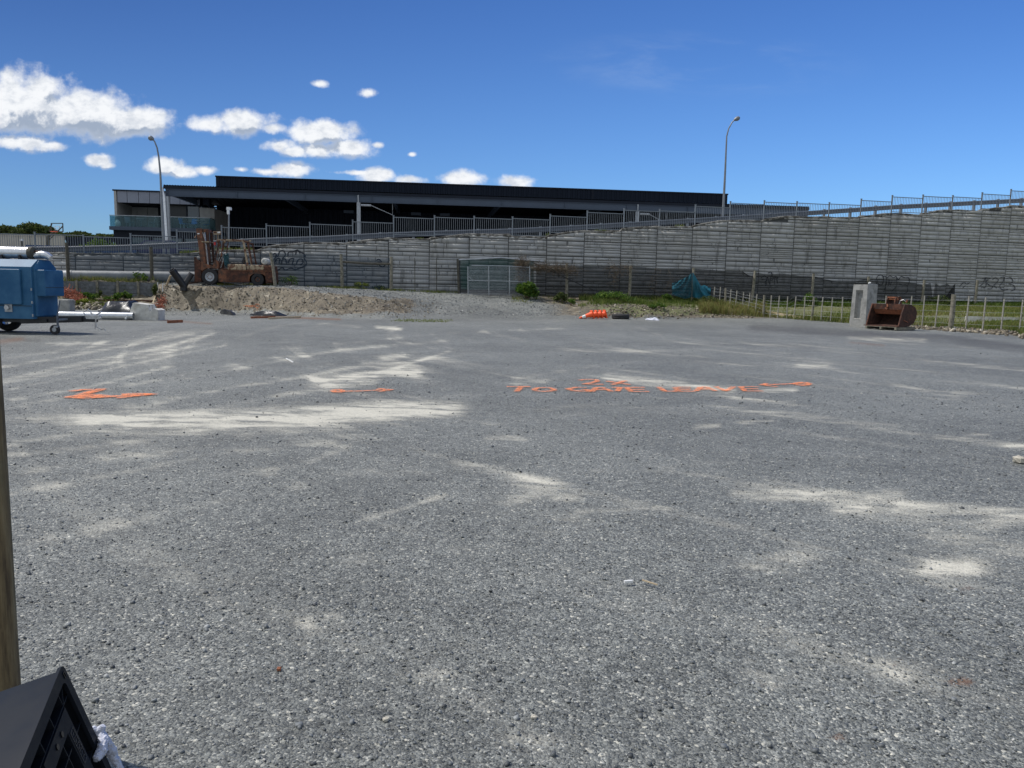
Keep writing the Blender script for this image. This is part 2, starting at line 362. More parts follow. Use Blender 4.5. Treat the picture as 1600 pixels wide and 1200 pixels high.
# ------------------------------------------------------------------ lie of the land
WD = Vector((.97650, .21563, 0)); WN = Vector((-.21563, .97650, 0))     # along the big wall / away from the yard
W0 = Vector((-23.83, 42.217, 0)); PW = 2.4
LA, LB = W0.y - W0.x*WD.y/WD.x, WD.y/WD.x
def Wp(n, off=0., z=0.): q = W0+WD*(n*PW)+WN*off; return Vector((q.x, q.y, z))
def hitW(px, py, off=0.):
    """point where the sight line through a pixel meets the plane 'off' metres behind the wall face"""
    v = rayv(px, py); k = (W0+WN*off).dot(WN)/v.dot(WN); return Vector((v.x*k, v.y*k, CAMH+v.z*k))
def nW(p): return (Vector((p.x, p.y, 0))-W0).dot(WD)/PW
COL = [(-300, [(7, 0), (4.5, .1), (2.0, .6), (1.52, .7), (1.44, 1.42), (0, 1.45)]),
       (238, [(7, 0), (4.5, .1), (2.0, .6), (1.52, .7), (1.44, 1.42), (0, 1.45)]),
       (247, [(3.3, 0), (3.0, .3), (2.3, 1.15), (1.9, 1.3), (1.2, 1.42), (0, 1.45)]),
       (350, [(3.9, 0), (3.5, .5), (2.9, 1.2), (2.5, 1.35), (1.4, 1.42), (0, 1.42)]),
       (430, [(5.5, 0), (4.9, .5), (3.9, 1.22), (3.2, 1.36), (1.5, 1.42), (0, 1.4)]),
       (500, [(9.0, 0), (8, .35), (6.6, 1.12), (5.8, 1.22), (2, 1.35), (0, 1.35)]),
       (600, [(10.8, 0), (9.5, .3), (7.8, .85), (6.8, .96), (2, 1.25), (0, 1.25)]),
       (680, [(10, 0), (8.5, .15), (6.5, .5), (5, .8), (2, 1.15), (0, 1.2)]),
       (800, [(9, 0), (7, .2), (5, .55), (3.5, .85), (1.5, 1.1), (0, 1.15)]),
       (900, [(8, 0), (6.5, .2), (5, .5), (3.5, .8), (1.5, 1.05), (0, 1.1)]),
       (960, [(7.3, 0), (6.9, .3), (6.0, .62), (5, .7), (2, 1.0), (0, 1.1)]),
       (1060, [(7.5, 0), (7.1, .2), (6.3, .5), (5, .65), (2, 1.0), (0, 1.1)]),
       (1130, [(9, 0), (6.3, .26), (5.5, .45), (4.5, .6), (2, .95), (0, 1.1)]),
       (1200, [(10, 0), (6.2, .15), (5.5, .3), (4, .55), (2, .95), (0, 1.1)]),
       (1320, [(13, 0), (10.2, .03), (9, .2), (6, .5), (2, .95), (0, 1.15)]),
       (1450, [(18, 0), (17, .05), (15, .22), (8, .6), (2, 1.0), (0, 1.15)]),
       (1600, [(24.5, 0), (23.4, .08), (21, .28), (10, .65), (2, 1.0), (0, 1.15)]),
       (1900, [(32, 0), (30, .08), (25, .3), (10, .7), (2, 1.0), (0, 1.15)])]
CU = np.array([rayv(c[0], 450).x/rayv(c[0], 450).y for c in COL])
CD = np.array([[q[0] for q in c[1]] for c in COL]); CZ = np.array([[q[1] for q in c[1]] for c in COL])
def H0(x, y):
    x = np.atleast_1d(np.asarray(x, float)); y = np.atleast_1d(np.asarray(y, float))
    ys = np.where(y > 8, y, 8.); u = np.clip(x/ys, CU[0], CU[-1]); D = LA/(1-LB*x/ys) - ys
    z = np.zeros_like(u); 
    Dk = [np.interp(u, CU, CD[:, k]) for k in range(6)]; Zk = [np.interp(u, CU, CZ[:, k]) for k in range(6)]
    z = np.where(D <= 0, Zk[5], 0.)
    for k in range(5):
        m = (D <= Dk[k]) & (D > Dk[k+1]); f = np.clip((Dk[k]-D)/np.maximum(Dk[k]-Dk[k+1], 1e-6), 0, 1)
        z = np.where(m, Zk[k]+(Zk[k+1]-Zk[k])*f, z)
    z = np.where(y <= 8, 0, z)
    return z, D, u
def slope_mask(x, y):
    e = .25; zx = (H0(x+e, y)[0]-H0(x-e, y)[0])/(2*e); zy = (H0(x, y+e)[0]-H0(x, y-e)[0])/(2*e)
    return np.hypot(zx, zy)
def H(x, y):
    z, D, u = H0(x, y); x = np.atleast_1d(x); y = np.atleast_1d(y)
    far = np.clip((y-25)/10, 0, 1)
    rough = np.clip(slope_mask(x, y)*1.6, 0, 1)*np.clip(z/.1, 0, 1)
    z = z + (fbm(x, y, .35, 3)-.5)*.05 + (fbm(x, y, 2.2, 3, 5)-.5)*.02*far
    z = z + rough*((fbm(x, y, 1.1, 4, 9)-.5)*.5 + (fbm(x, y, 5., 3, 3)-.5)*.22)
    z = z + np.clip(z*3, 0, 1)*(fbm(x, y, 1.6, 3, 4)-.5)*.10
    return z
def h(x, y): return float(H(x, y)[0])

# dust strokes, dark strokes, given where they lie in the yard (photo pixel -> ground)
DUST = [  # [points], half width px, strength
 ([(130, 657), (300, 655), (480, 648), (600, 641), (705, 637)], 13, .95), ([(210, 662), (440, 660)], 16, .7), ([(480, 652), (620, 645)], 15, .8), ([(0, 657), (130, 654)], 6, .5),
 ([(495, 593), (530, 591), (590, 584), (650, 584)], 5, 1.), ([(510, 605), (580, 597)], 6, .7), ([(430, 620), (520, 606)], 3, .5), ([(585, 588), (650, 566), (700, 549)], 2.5, .6), ([(600, 558), (630, 556)], 4, .7),
 ([(0, 574), (130, 552), (250, 531), (300, 522)], 3, .6), ([(0, 594), (150, 563), (260, 542), (330, 522)], 4, .6), ([(0, 612), (150, 582), (270, 556), (350, 540)], 2.5, .45), ([(0, 628), (140, 605), (260, 575)], 2.5, .5),
 ([(270, 596), (420, 568), (540, 545), (700, 532)], 3, .38), ([(330, 612), (480, 588), (620, 560)], 2.5, .28), ([(75, 538), (160, 536)], 3, .55), ([(230, 520), (330, 516)], 4, .35),
 ([(0, 697), (140, 674), (250, 664)], 4, .45), ([(0, 742), (150, 715), (300, 700)], 4, .35), ([(160, 712), (250, 705)], 9, .4), ([(260, 748), (400, 735), (480, 722), (545, 696)], 5, .4), ([(180, 790), (420, 740)], 5, .2),
 ([(950, 588), (1020, 596), (1090, 603), (1140, 607)], 5, .85), ([(808, 597), (850, 596)], 4, .6), ([(1195, 609), (1240, 608)], 4, .7), ([(1150, 622), (1235, 629)], 7, .4), ([(1090, 666), (1120, 665)], 4, .7), ([(1160, 659), (1205, 657)], 4, .5),
 ([(765, 686), (815, 685)], 6, .65), ([(1510, 681), (1545, 678)], 4, .5), ([(1575, 698), (1610, 697)], 4, .7), ([(870, 633), (1040, 620), (1180, 612)], 4, .25), ([(800, 640), (960, 632)], 5, .25),
 ([(1150, 772), (1190, 777)], 7, .7), ([(1215, 776), (1330, 773), (1400, 772)], 8, .65), ([(1310, 795), (1350, 793)], 7, .7), ([(1410, 790), (1490, 795), (1600, 803)], 9, .75), ([(1560, 815), (1610, 808)], 12, .5), ([(1060, 745), (1250, 770)], 8, .22),
 ([(820, 752), (860, 756)], 14, .6), ([(810, 780), (830, 775)], 8, .5), ([(870, 780), (900, 779)], 5, .5), ([(905, 801), (1040, 798)], 5, .5), ([(925, 735), (1045, 736)], 4, .45), ([(570, 812), (640, 792), (690, 775)], 4, .5), ([(1090, 722), (1150, 724)], 4, .35),
 ([(1462, 890), (1515, 890)], 13, 1.1), ([(1470, 862), (1570, 880)], 40, .38), ([(1480, 925), (1520, 940)], 12, .35), ([(1185, 882), (1250, 878)], 15, .5), ([(545, 877), (566, 877)], 12, .45), ([(478, 975), (486, 992)], 6, .5), ([(515, 962), (530, 968)], 5, .35),
 ([(1165, 1045), (1205, 1072)], 9, .4), ([(1380, 1048), (1405, 1062)], 8, .5), ([(815, 1150), (845, 1165)], 14, .3), ([(670, 1052), (685, 1054)], 8, .3), ([(1030, 1120), (1050, 1122)], 8, .4), ([(1160, 1080), (1230, 1075)], 22, .22),
 ([(1330, 528), (1440, 532)], 4, .6), ([(1250, 570), (1290, 571)], 3, .6), ([(1490, 612), (1530, 610)], 5, .3), ([(590, 511), (625, 514)], 2.5, .9), ([(500, 506), (560, 510)], 2.5, .4), ([(870, 545), (1010, 548), (1100, 556)], 3, .22), ([(1180, 560), (1300, 575)], 4, .2),
 ([(700, 540), (560, 560), (380, 600), (120, 650)], 3, .15), ([(720, 560), (560, 590), (330, 640), (100, 690)], 3, .18), ([(1000, 700), (1300, 680), (1600, 690)], 6, .12),
 ([(800, 592), (1000, 562), (1300, 576), (1500, 622)], 3, .34), ([(860, 548), (1100, 547), (1400, 574), (1620, 612)], 3, .34), ([(1000, 532), (1250, 540), (1600, 580)], 2.5, .3), ([(1000, 642), (1250, 650), (1500, 688), (1620, 708)], 5, .3), ([(760, 662), (1000, 634), (1230, 642), (1400, 665)], 4, .3),
 ([(0, 714), (200, 690), (420, 657)], 5, .45), ([(0, 772), (160, 741), (340, 706), (520, 690)], 6, .38), ([(30, 852), (300, 792), (560, 737), (820, 726)], 8, .28), ([(600, 640), (800, 600), (1000, 580)], 3, .15), ([(120, 660), (330, 612), (560, 575), (720, 555)], 3, .36), ([(0, 640), (200, 603), (420, 560), (600, 540)], 3, .36), ([(0, 600), (180, 566), (330, 536)], 3, .5), ([(0, 560), (160, 540), (290, 520)], 2.5, .4), ([(440, 545), (700, 520), (900, 512)], 2.5, .3), ([(1200, 720), (1400, 708), (1600, 735)], 6, .25), ([(700, 860), (1000, 812), (1300, 812), (1600, 850)], 8, .12), ([(300, 780), (600, 822), (900, 815)], 6, .1)]
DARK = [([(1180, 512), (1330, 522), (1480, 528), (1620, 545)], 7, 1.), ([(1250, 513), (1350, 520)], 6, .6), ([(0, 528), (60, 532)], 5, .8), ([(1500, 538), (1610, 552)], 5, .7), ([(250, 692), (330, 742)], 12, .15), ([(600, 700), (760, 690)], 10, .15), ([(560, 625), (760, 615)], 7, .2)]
RUSTY = [([(1190, 1072), (1200, 1070)], 5, .5), ([(1490, 1072), (1510, 1068)], 6, .8), ([(1300, 1158), (1310, 1155)], 6, .6), ([(1398, 1040), (1402, 1038)], 5, .7), ([(1505, 924), (1512, 922)], 5, .6), ([(0, 535), (30, 530)], 6, .6), ([(250, 500), (330, 506)], 2, .6), ([(400, 494), (530, 499)], 2, .8), ([(1330, 535), (1380, 540)], 3, .5)]
def strokes(L, px, py, fall=2.2):
    out = np.zeros_like(px)
    for pts, w, s in L:
        d = np.full_like(px, 9e9); asp = 1.0
        for (x0, y0), (x1, y1) in zip(pts[:-1], pts[1:]):
            ax, ay = x1-x0, y1-y0; tt = np.clip(((px-x0)*ax+(py-y0)*ay)/(ax*ax+ay*ay), 0, 1)
            ex, ey = px-(x0+tt*ax), py-(y0+tt*ay); d = np.minimum(d, np.hypot(ex*.45, ey))
        out = 1-(1-out)*(1-np.clip(s*.8*np.exp(-(d/w/1.0)**2*1.1)+s*.2*np.exp(-(d/w/2.4)**2), 0, .98)) if s < 1.05 else np.maximum(out, s*np.exp(-(d/w)**2*1.0))
    return out

# one ground sheet for the yard, out to the wall
NC, us = 0, np.concatenate([np.linspace(-.84, -.74, 6)[:-1], np.linspace(-.74, .80, 520), np.linspace(.80, .92, 6)[1:]])
tt = np.linspace(0, 1, 330)
near = -1+np.concatenate([[0.], np.geomspace(.6, 30, 259)])     # up to y=29
rows = []
ends = (LA+2*LB*us+.03)/(1-LB*us)
colsx, colsy = [], []
farn = 190
Yc = np.zeros((len(near)+farn, len(us)))
for j, u in enumerate(us):
    Yc[:len(near), j] = near; f = np.linspace(0, 1, farn+1)[1:]; f = 1-(1-f)**1.35
    Yc[len(near):, j] = 29+(ends[j]-29)*f
Xc = us[None, :]*(Yc+2)
def ext(sign):
    xs = np.array([12., 35, 80, 200])*sign; X = []; Y = []
    for x in xs:
        yend = min(max(LA+LB*x, 31), 90); col = np.concatenate([near, 29+(yend-29)*np.linspace(0, 1, farn+1)[1:]])
        base = Xc[:, 0] if sign < 0 else Xc[:, -1]
        X.append(base+x); Y.append(np.minimum(col, (LA+LB*(base+x)) if True else col))
    return X, Y
lx, ly = ext(-1); rx_, ry_ = ext(1)
Xg = np.stack(lx[::-1]+[Xc[:, j] for j in range(len(us))]+rx_, 1); Yg = np.stack(ly[::-1]+[Yc[:, j] for j in range(len(us))]+ry_, 1)
back = [-3., -12., -60.]
Xb = np.stack([Xg[0]*1.0 for _ in back][::-1]); Yb = np.stack([np.full(Xg.shape[1], b) for b in back][::-1])
Xg = np.concatenate([Xb, Xg]); Yg = np.concatenate([Yb, Yg])
nr, ncg = Xg.shape
Zg = H(Xg.ravel(), Yg.ravel()).reshape(nr, ncg)
ix = np.arange(nr*ncg).reshape(nr, ncg)
F = np.stack([ix[:-1, :-1], ix[:-1, 1:], ix[1:, 1:], ix[1:, :-1]], -1).reshape(-1, 4)
x, y, z = Xg.ravel(), Yg.ravel(), Zg.ravel()
z0, Dg, ug = H0(x, y); sl = slope_mask(x, y)
ok = y > .8
px, py = proj(x, np.where(ok, y, 1.), np.zeros_like(z) if False else z0)
dust = np.where(ok, strokes(DUST, px, py), 0); dark = np.where(ok, strokes(DARK, px, py), 0); rusty = np.where(ok, strokes(RUSTY, px, py), 0)
# soil: the cut face of the bank and the ledge; grass-soil near the wall on the right
ledge = np.clip((z0-.05)/.25, 0, 1)
up_ = px
bankface = ledge*np.clip((sl-.16+(fbm(x, y, .9, 3, 21)-.5)*.3)/.2, 0, 1)
soil = np.maximum(bankface*np.clip((up_-238)/8, 0, 1)*np.clip((690-up_)/70, 0, 1), 0)
soil = np.maximum(soil, np.clip((z0-.03)/.12, 0, 1)*np.clip((up_-800)/90, 0, 1)*(.55+.45*np.clip((2.5+fbm(x, y, .5, 2)*3-Dg)/2, 0, 1)))
soil = np.maximum(soil, np.clip((z0-.03)/.2, 0, 1)*np.clip((244-up_)/4, 0, 1)*.85)
soil = np.maximum(soil, np.clip((up_-560)/60, 0, 1)*np.clip((800-up_)/60, 0, 1)*np.clip((1.0-Dg)/.6, 0, 1))
coarse = np.clip(1-soil, 0, 1)*ledge
green = np.clip((z0-.08)/.2, 0, 1)*np.clip((up_-880)/80, 0, 1)
green = np.where(up_ > 1180, np.clip((z0-.1)/.1, 0, 1), green)
green = np.maximum(green, strokes([([(620, 501), (700, 501)], 3, .7)], px, py))
GM = mat('yard_gravel'); t = GM
s = t.new('ShaderNodeSeparateXYZ', _0=t.co); co2 = t.new('ShaderNodeCombineXYZ', _0=s.outputs[0], _1=s.outputs[1], _2=t.math('MULTIPLY', s.outputs[2], .6)).outputs[0]
warp = t.new('ShaderNodeTexNoise', Vector=co2, Scale=30.); cw = t.vmath('ADD', co2, t.vmath('MULTIPLY', warp.outputs['Color'], (.012, .012, .012)))
va, vb, vc_ = t.vor(cw, 135.), t.vor(cw, 78.), t.vor(co2, 21.)
ra = t.new('ShaderNodeSeparateColor', _0=va.outputs['Color']).outputs[0]; rb = t.new('ShaderNodeSeparateColor', _0=vb.outputs['Color']).outputs[0]; rc = t.new('ShaderNodeSeparateColor', _0=vc_.outputs['Color']).outputs[0]
big = t.math('GREATER_THAN', rb, .62)
ga = t.ramp(ra, [(0, (.050, .055, .057)), (.45, (.112, .121, .124)), (.85, (.19, .203, .205)), (.95, (.27, .285, .285)), (1, (.42, .42, .40))])
gb = t.ramp(t.math('MULTIPLY', t.math('SUBTRACT', rb, .62), 2.63), [(0, (.06, .066, .069)), (.5, (.14, .151, .154)), (.9, (.23, .243, .243)), (1, (.45, .45, .42))])
col = t.mix(big, ga, gb)
n1 = t.noise(co2, 1.3, 5., .6); n2 = t.noise(co2, 7., 4., .65); n3 = t.noise(co2, .22, 4., .6); n4 = t.noise(co2, 22., 3., .7)
vari = t.math('ADD', t.math('ADD', t.ss(n1, .3, .7, -.10, .10), t.ss(n2, .25, .75, -.11, .11)), t.math('ADD', t.ss(n3, .35, .65, -.13, .13), t.ss(n4, .25, .75, -.16, .16)))
vari = t.math('ADD', t.math('ADD', vari, 1.03), t.math('MULTIPLY', t.math('SUBTRACT', rc, .5), .22))
col = t.vmath('MULTIPLY', col, t.new('ShaderNodeCombineXYZ', _0=t.math('MULTIPLY', vari, 1.09), _1=t.math('MULTIPLY', vari, 1.06), _2=t.math('MULTIPLY', vari, .97)).outputs[0])
e0_ = t.noise(co2, .9, 5., .65)
# curved tyre sweeps of fine pale dust
vx, vy = t.math('SUBTRACT', s.outputs[0], 22.), t.math('SUBTRACT', s.outputs[1], 28.)
rad = t.math('SQRT', t.math('ADD', t.math('MULTIPLY', vx, vx), t.math('MULTIPLY', vy, vy))); an = t.math('ARCTAN2', vy, vx)
sw = t.noise(t.new('ShaderNodeCombineXYZ', _0=t.math('MULTIPLY', rad, 1.5), _1=t.math('MULTIPLY', an, 3.2)).outputs[0], 1., 5., .62, .35)
nd = t.noise(t.vmath('MULTIPLY', co2, (.9, 2.6, 1)), 1.6, 6., .68, .3)
dfac = t.math('ADD', t.math('MULTIPLY', attr(t, 'dust'), t.ss(nd, .28, .62, .35, 1.25)), t.math('MULTIPLY', t.ss(sw, .44, .68, 0, .5), t.ss(nd, .3, .6, .4, 1.)))
br = t.math('ADD', t.math('MULTIPLY', n2, .45), t.math('ADD', t.math('MULTIPLY', n4, .40), t.math('MULTIPLY', ra, .45)))
dmask = t.ss(t.math('SUBTRACT', dfac, t.math('MULTIPLY', br, 1.0)), -.50, .42)
dmask = t.math('MULTIPLY', dmask, t.ss(dfac, .03, .55))
grain = t.math('ADD', t.math('MULTIPLY', ra, .5), t.math('MULTIPLY', t.noise(co2, 48., 3., .7), .5))
dmask = t.math('MULTIPLY', dmask, t.math('MINIMUM', t.math('ADD', t.ss(grain, .34, .56, .30, 1.), t.ss(dfac, .75, 1.1, 0, .5)), 1.))
dcol = t.mix(n4, (.38, .365, .31, 1), (.74, .71, .60, 1))
col = t.mix(t.math('MULTIPLY', dmask, .92), col, dcol)
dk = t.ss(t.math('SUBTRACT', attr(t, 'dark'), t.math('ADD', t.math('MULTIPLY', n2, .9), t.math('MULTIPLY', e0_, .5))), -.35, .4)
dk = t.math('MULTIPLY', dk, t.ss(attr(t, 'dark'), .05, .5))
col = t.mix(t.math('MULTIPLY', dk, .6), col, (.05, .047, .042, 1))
ru = t.ss(t.math('SUBTRACT', attr(t, 'rusty'), t.math('MULTIPLY', br, .5)), -.1, .4)
col = t.mix(t.math('MULTIPLY', ru, .7), col, (.16, .085, .045, 1))
e1 = t.noise(co2, 2.3, 6., .65, .4); e2 = t.noise(co2, 6., 7., .78)
ecol = t.ramp(t.math('ADD', t.math('MULTIPLY', e1, .6), t.math('MULTIPLY', e2, .4)), [(.32, (.045, .036, .024)), (.45, (.11, .09, .06)), (.56, (.18, .152, .105)), (.66, (.38, .345, .27))])
col = t.mix(t.ss(t.math('ADD', attr(t, 'soil'), t.math('MULTIPLY', t.math('SUBTRACT', n2, .5), .5)), .3, .6), col, ecol)
col = t.mix(t.math('MULTIPLY', t.ss(t.math('ADD', attr(t, 'green'), t.math('MULTIPLY', t.math('SUBTRACT', e1, .55), 2.)), .35, .8), .7), col, t.mix(e2, (.06, .085, .022, 1), (.19, .20, .07, 1)))
t.put(t.bsdf, 'Base Color', col); t.put(t.bsdf, 'Roughness', t.math('ADD', .62, t.math('MULTIPLY', dmask, .25))); t.put(t.bsdf, 'Specular IOR Level', .35)
hgt = t.math('ADD', t.math('MULTIPLY', t.math('SUBTRACT', 1., va.outputs['Distance']), .5), t.math('MULTIPLY', big, t.math('SUBTRACT', 1., vb.outputs['Distance'])))
hgt = t.math('ADD', t.math('MULTIPLY', hgt, t.ss(dmask, 0, 1, 1, .35)), t.math('MULTIPLY', t.math('ADD', n4, n2), 1.2))
bump(t, hgt, .95, .0085)
tilt = None
yard = fast('yard_ground', np.stack([x, y, z], 1), F, GM.m, smooth=True, attrs=dict(dust=dust, dark=dark, rusty=rusty, soil=soil, green=green))
tag(yard, 'grey gravel yard with pale dust sweeps rising to a ledge by the wall', kind='structure')

def dust_at(x, y):
    a, b = proj(x, y, np.zeros_like(x)); return strokes(DUST, a, b)

# ------------------------------------------------------------------ loose stones (real geometry near the camera, on the bank and by the fence)
def stones(name, xy, size, m, label, flat=.6, sink=.25, toneb=None, zf=None):
    n = len(xy); base = np.array([(-1, -1, -1), (1, -1, -1), (1, 1, -1), (-1, 1, -1), (-1, -1, 1), (1, -1, 1), (1, 1, 1), (-1, 1, 1)], float)
    Fb = np.array([(3, 2, 1, 0), (4, 5, 6, 7), (0, 1, 5, 4), (1, 2, 6, 5), (2, 3, 7, 6), (3, 0, 4, 7)])
    V = base[None]*(.55+.45*rng.random((n, 8, 3)))
    V[:, 4:, :2] *= (.45+.45*rng.random((n, 1, 1)))
    V *= (size[:, None, None]/2)*np.stack([.8+.5*rng.random(n), .7+.4*rng.random(n), flat*(.6+.7*rng.random(n))], 1)[:, None, :]
    tl = rng.normal(0, .35, (n, 2)); V[:, :, 2] += V[:, :, 0]*tl[:, :1]+V[:, :, 1]*tl[:, 1:]
    a = rng.random(n)*6.283; ca, sa = np.cos(a)[:, None], np.sin(a)[:, None]
    X = V[:, :, 0]*ca-V[:, :, 1]*sa; Y = V[:, :, 0]*sa+V[:, :, 1]*ca
    zz = H(xy[:, 0], xy[:, 1]) if zf is None else zf
    V = np.stack([X+xy[:, 0, None], Y+xy[:, 1, None], V[:, :, 2]+(zz+size*flat*sink)[:, None]], -1)
    Fs = (np.arange(n)*8)[:, None, None]+Fb[None]
    tone = np.repeat(rng.random(n) if toneb is None else toneb, 6)
    return tag(fast(name, V.reshape(-1, 3), Fs.reshape(-1, 4), m, tone), label, kind='stuff')
def wedge(n, y0, y1, pw=1.):
    y = (y0**(2*pw)+(y1**(2*pw)-y0**(2*pw))*rng.random(n))**(1/(2*pw)); u = -.74+1.52*rng.random(n); return np.stack([u*(y+.3), y], 1)
q = wedge(230000, 1.5, 13.); q = q[rng.random(len(q)) < np.clip((3.0/q[:, 1])**2.3, .02, 1)*.9]; q = np.concatenate([q, wedge(2500, 9, 24)])
q = q[rng.random(len(q)) > np.clip(dust_at(q[:, 0], q[:, 1])*1.1, 0, .93)]
clump = fbm(q[:, 0], q[:, 1], 1.3, 3, 11); q = q[rng.random(len(q)) < .45+1.1*np.clip(clump-.3, 0, 1)]
sz = .0055+.006*rng.random(len(q))+.016*rng.random(len(q))**16; sz *= 1+np.clip((q[:, 1]-4)/10, 0, .6)
stones('gravel', q, sz, 'stones', 'crushed grey stones loose on the yard')

# ------------------------------------------------------------------ ground behind the wall, ramp road
ZP = 3.0   # plateau
TOPL = [(-400, 391), (-100, 394), (0, 395.5), (80, 394.5), (118, 395), (150, 395), (193, 396), (265, 396.5), (300, 395), (338, 390), (405, 390), (408, 386), (475, 378.5), (541, 380), (544, 378), (597, 372.5), (606, 371), (671, 373.5), (673, 371), (733, 365), (795, 366), (797, 368.5), (853, 370), (856, 367), (893, 362), (912, 360), (969, 361.5), (972, 357), (1000, 355), (1026, 353.5), (1081, 354), (1084, 352), (1113, 346.5), (1136, 343.5), (1190, 345), (1193, 342.5), (1221, 338), (1242, 337.5), (1291, 338.5), (1340, 340), (1343, 338), (1373, 335), (1392, 332.5), (1438, 335.5), (1441, 333), (1467, 329), (1486, 327.5), (1531, 329), (1533, 327), (1560, 324), (1578, 321.5), (1620, 322), (1625, 320), (1700, 314), (1900, 300)]
tn = np.array([nW(hitW(a, b)) for a, b in TOPL]); tz = np.array([hitW(a, b).z for a, b in TOPL])
tz[0] = tz[1] = tz[2]
def topz(n): return np.interp(n, tn, tz)
smn = np.linspace(-16, 36, 60); smz = np.array([np.mean(topz(np.linspace(a-2.0, a+2.0, 9))) for a in smn])
def roadz(n): return float(np.interp(n, smn, smz))-.12
mb = MB(); offs = [.25, 2.2, 2.25, 12.5, 19.]
V = []; 
ns = np.linspace(-16, 36, 90)
for n in ns:
    rz = roadz(n)
    for k, o in enumerate(offs): V.append(Wp(n, o, (rz, rz, rz-.1, rz-.12, ZP-.3)[k]))
k = len(offs); fs = [(i*k+j, (i+1)*k+j, (i+1)*k+j+1, i*k+j+1) for i in range(len(ns)-1) for j in range(k-1)]
mb.add(V, fs); M['asphalt'] = plain('ramp_asphalt', (.20, .205, .21), .9, 0, .15, 2, .2)
tag(mb.obj('ramp_road', 'asphalt'), 'ramp road climbing to the right behind the wall', kind='structure')
mb = MB(); mb.add([Wp(-60, 19, ZP-.32), Wp(400, 19, ZP-.32), Vector((3000, 3500, ZP)), Vector((-3000, 3500, ZP)), Vector((-3000, 60, ZP))], [(0, 1, 2, 3, 4)])
mb.add([Wp(-60, .25, ZP-.32), Wp(-16, .25, ZP-.32), Wp(-16, 19, ZP-.32), Wp(-60, 19, ZP-.32)], [(0, 1, 2, 3)])
M['apron'] = plain('apron', (.22, .225, .22), .9, 0, .2, .6, .2)
tag(mb.obj('upper_ground', 'apron'), 'paved ground around the warehouse above the wall', kind='structure')

# ------------------------------------------------------------------ the great retaining wall, block by block
t = mat('wall_blocks'); tn_ = attr(t, 'tone')
n1 = t.noise(t.co, .35, 4., .6); n2 = t.noise(t.co, 5., 6., .7); n3 = t.noise(t.vmath('MULTIPLY', t.co, (1.2, 1.2, .25)), 2.2, 5., .6)
c = t.ramp(tn_, [(0, (.265, .265, .26)), (.5, (.36, .36, .352)), (1, (.45, .45, .44))])
c = t.mix(t.ss(n1, .35, .7, 0, .45), c, (.30, .29, .26, 1)); c = t.mix(t.ss(n3, .54, .72, 0, .65), c, (.14, .138, .128, 1)); c = t.mix(t.ss(n2, .60, .78, 0, .5), c, (.47, .47, .46, 1))
t.put(t.bsdf, 'Base Color', c); t.put(t.bsdf, 'Roughness', .9); t.put(t.bsdf, 'Specular IOR Level', .25); bump(t, n2, .6, .03); M['wallblock'] = t.m
M['wallback'] = plain('wall_joint', (.06, .063, .064), .95, 0, .2, 3, .2)
M['wallcap'] = plain('mortar_cap', (.27, .26, .235), .95, 0, .4, 5, .8, .05, (.075, .07, .058), 2.6, .40, .58)
wall = thing('retaining_wall', Wp(0, 0, 1.), 'long grey block patterned retaining wall stepping up to the right', 'retaining wall')
V = []; Fq = []; tone = []; lbox_p = []
rr = random.Random(3); PH = .937; Z0 = 1.675-PH*2
for n in range(-14, 33):
    pt = rr.random()*.35
    for row in range(0, 10):
        zb = Z0+row*PH
        if zb > topz(n+.5)+.3: break
        dp = rr.uniform(-.012, .012); pt2 = pt+rr.uniform(-.12, .18)
        zt_p = min([zb+PH-.014]+[float(topz(n+f))-.10 for f in (.05, .3, .5, .7, .95)])
        if zt_p > zb+.05: lbox_p.append((n*PW+.014, (n+1)*PW-.014, zb+.014, zt_p))
        # ashlar pattern inside the panel
        zz = zb+.014; ztop = zb+PH-.014; cuts = []
        while ztop-zz > .05:
            hh = rr.choice([.13, .17, .21, .25, .30]);
            if zz+hh > ztop-.09: hh = ztop-zz
            cuts.append((zz, zz+hh)); zz += hh
        for a, b in cuts:
            xs = [n*PW+.014]; k = rr.choice([2, 2, 3, 3])
            m_ = sorted(rr.uniform(.2, .8) for _ in range(k-1))
            xs += [n*PW+PW*q for q in m_]+[(n+1)*PW-.014]
            for i in range(k):
                x0, x1 = xs[i]+.011, xs[i+1]-.011
                if x1-x0 < .08: continue
                ta = min(b-.009, float(topz(x0/PW))-.10); tb_ = min(b-.009, float(topz(x1/PW))-.10)
                if ta < a+.03 or tb_ < a+.03: continue
                sp_ = (x0, x1)
                fr = -.045-rr.uniform(0, .020)+dp; bk = .03; e = .006
                o = len(V)
                for (xx, zz_) in ((x0, a+.009), (x1, a+.009), (x1, tb_), (x0, ta)): V.append(Wp(xx/PW, bk, zz_))
                for (xx, zz_) in ((x0+e, a+.009+e), (x1-e, a+.009+e), (x1-e, tb_-e), (x0+e, ta-e)): V.append(Wp(xx/PW, fr, zz_))
                Fq += [(o+4, o+5, o+6, o+7), (o, o+1, o+5, o+4), (o+1, o+2, o+6, o+5), (o+2, o+3, o+7, o+6), (o+3, o, o+4, o+7)]
                tone += [min(1, max(0, pt2+.25+rr.random()*.45))]*5
fast('block_face', [tuple(v) for v in V], Fq, 'wallblock', tone, parent=wall)
mb = MB()
for x0, x1, a, b in lbox_p:
    mb.add([Wp(x0/PW, -.022, a), Wp(x1/PW, -.022, a), Wp(x1/PW, -.022, b), Wp(x0/PW, -.022, b), Wp(x0/PW, .0, a), Wp(x1/PW, .0, a), Wp(x1/PW, .0, b), Wp(x0/PW, .0, b)], [(0, 1, 2, 3), (4, 5, 1, 0), (5, 6, 2, 1), (6, 7, 3, 2), (7, 4, 0, 3)])
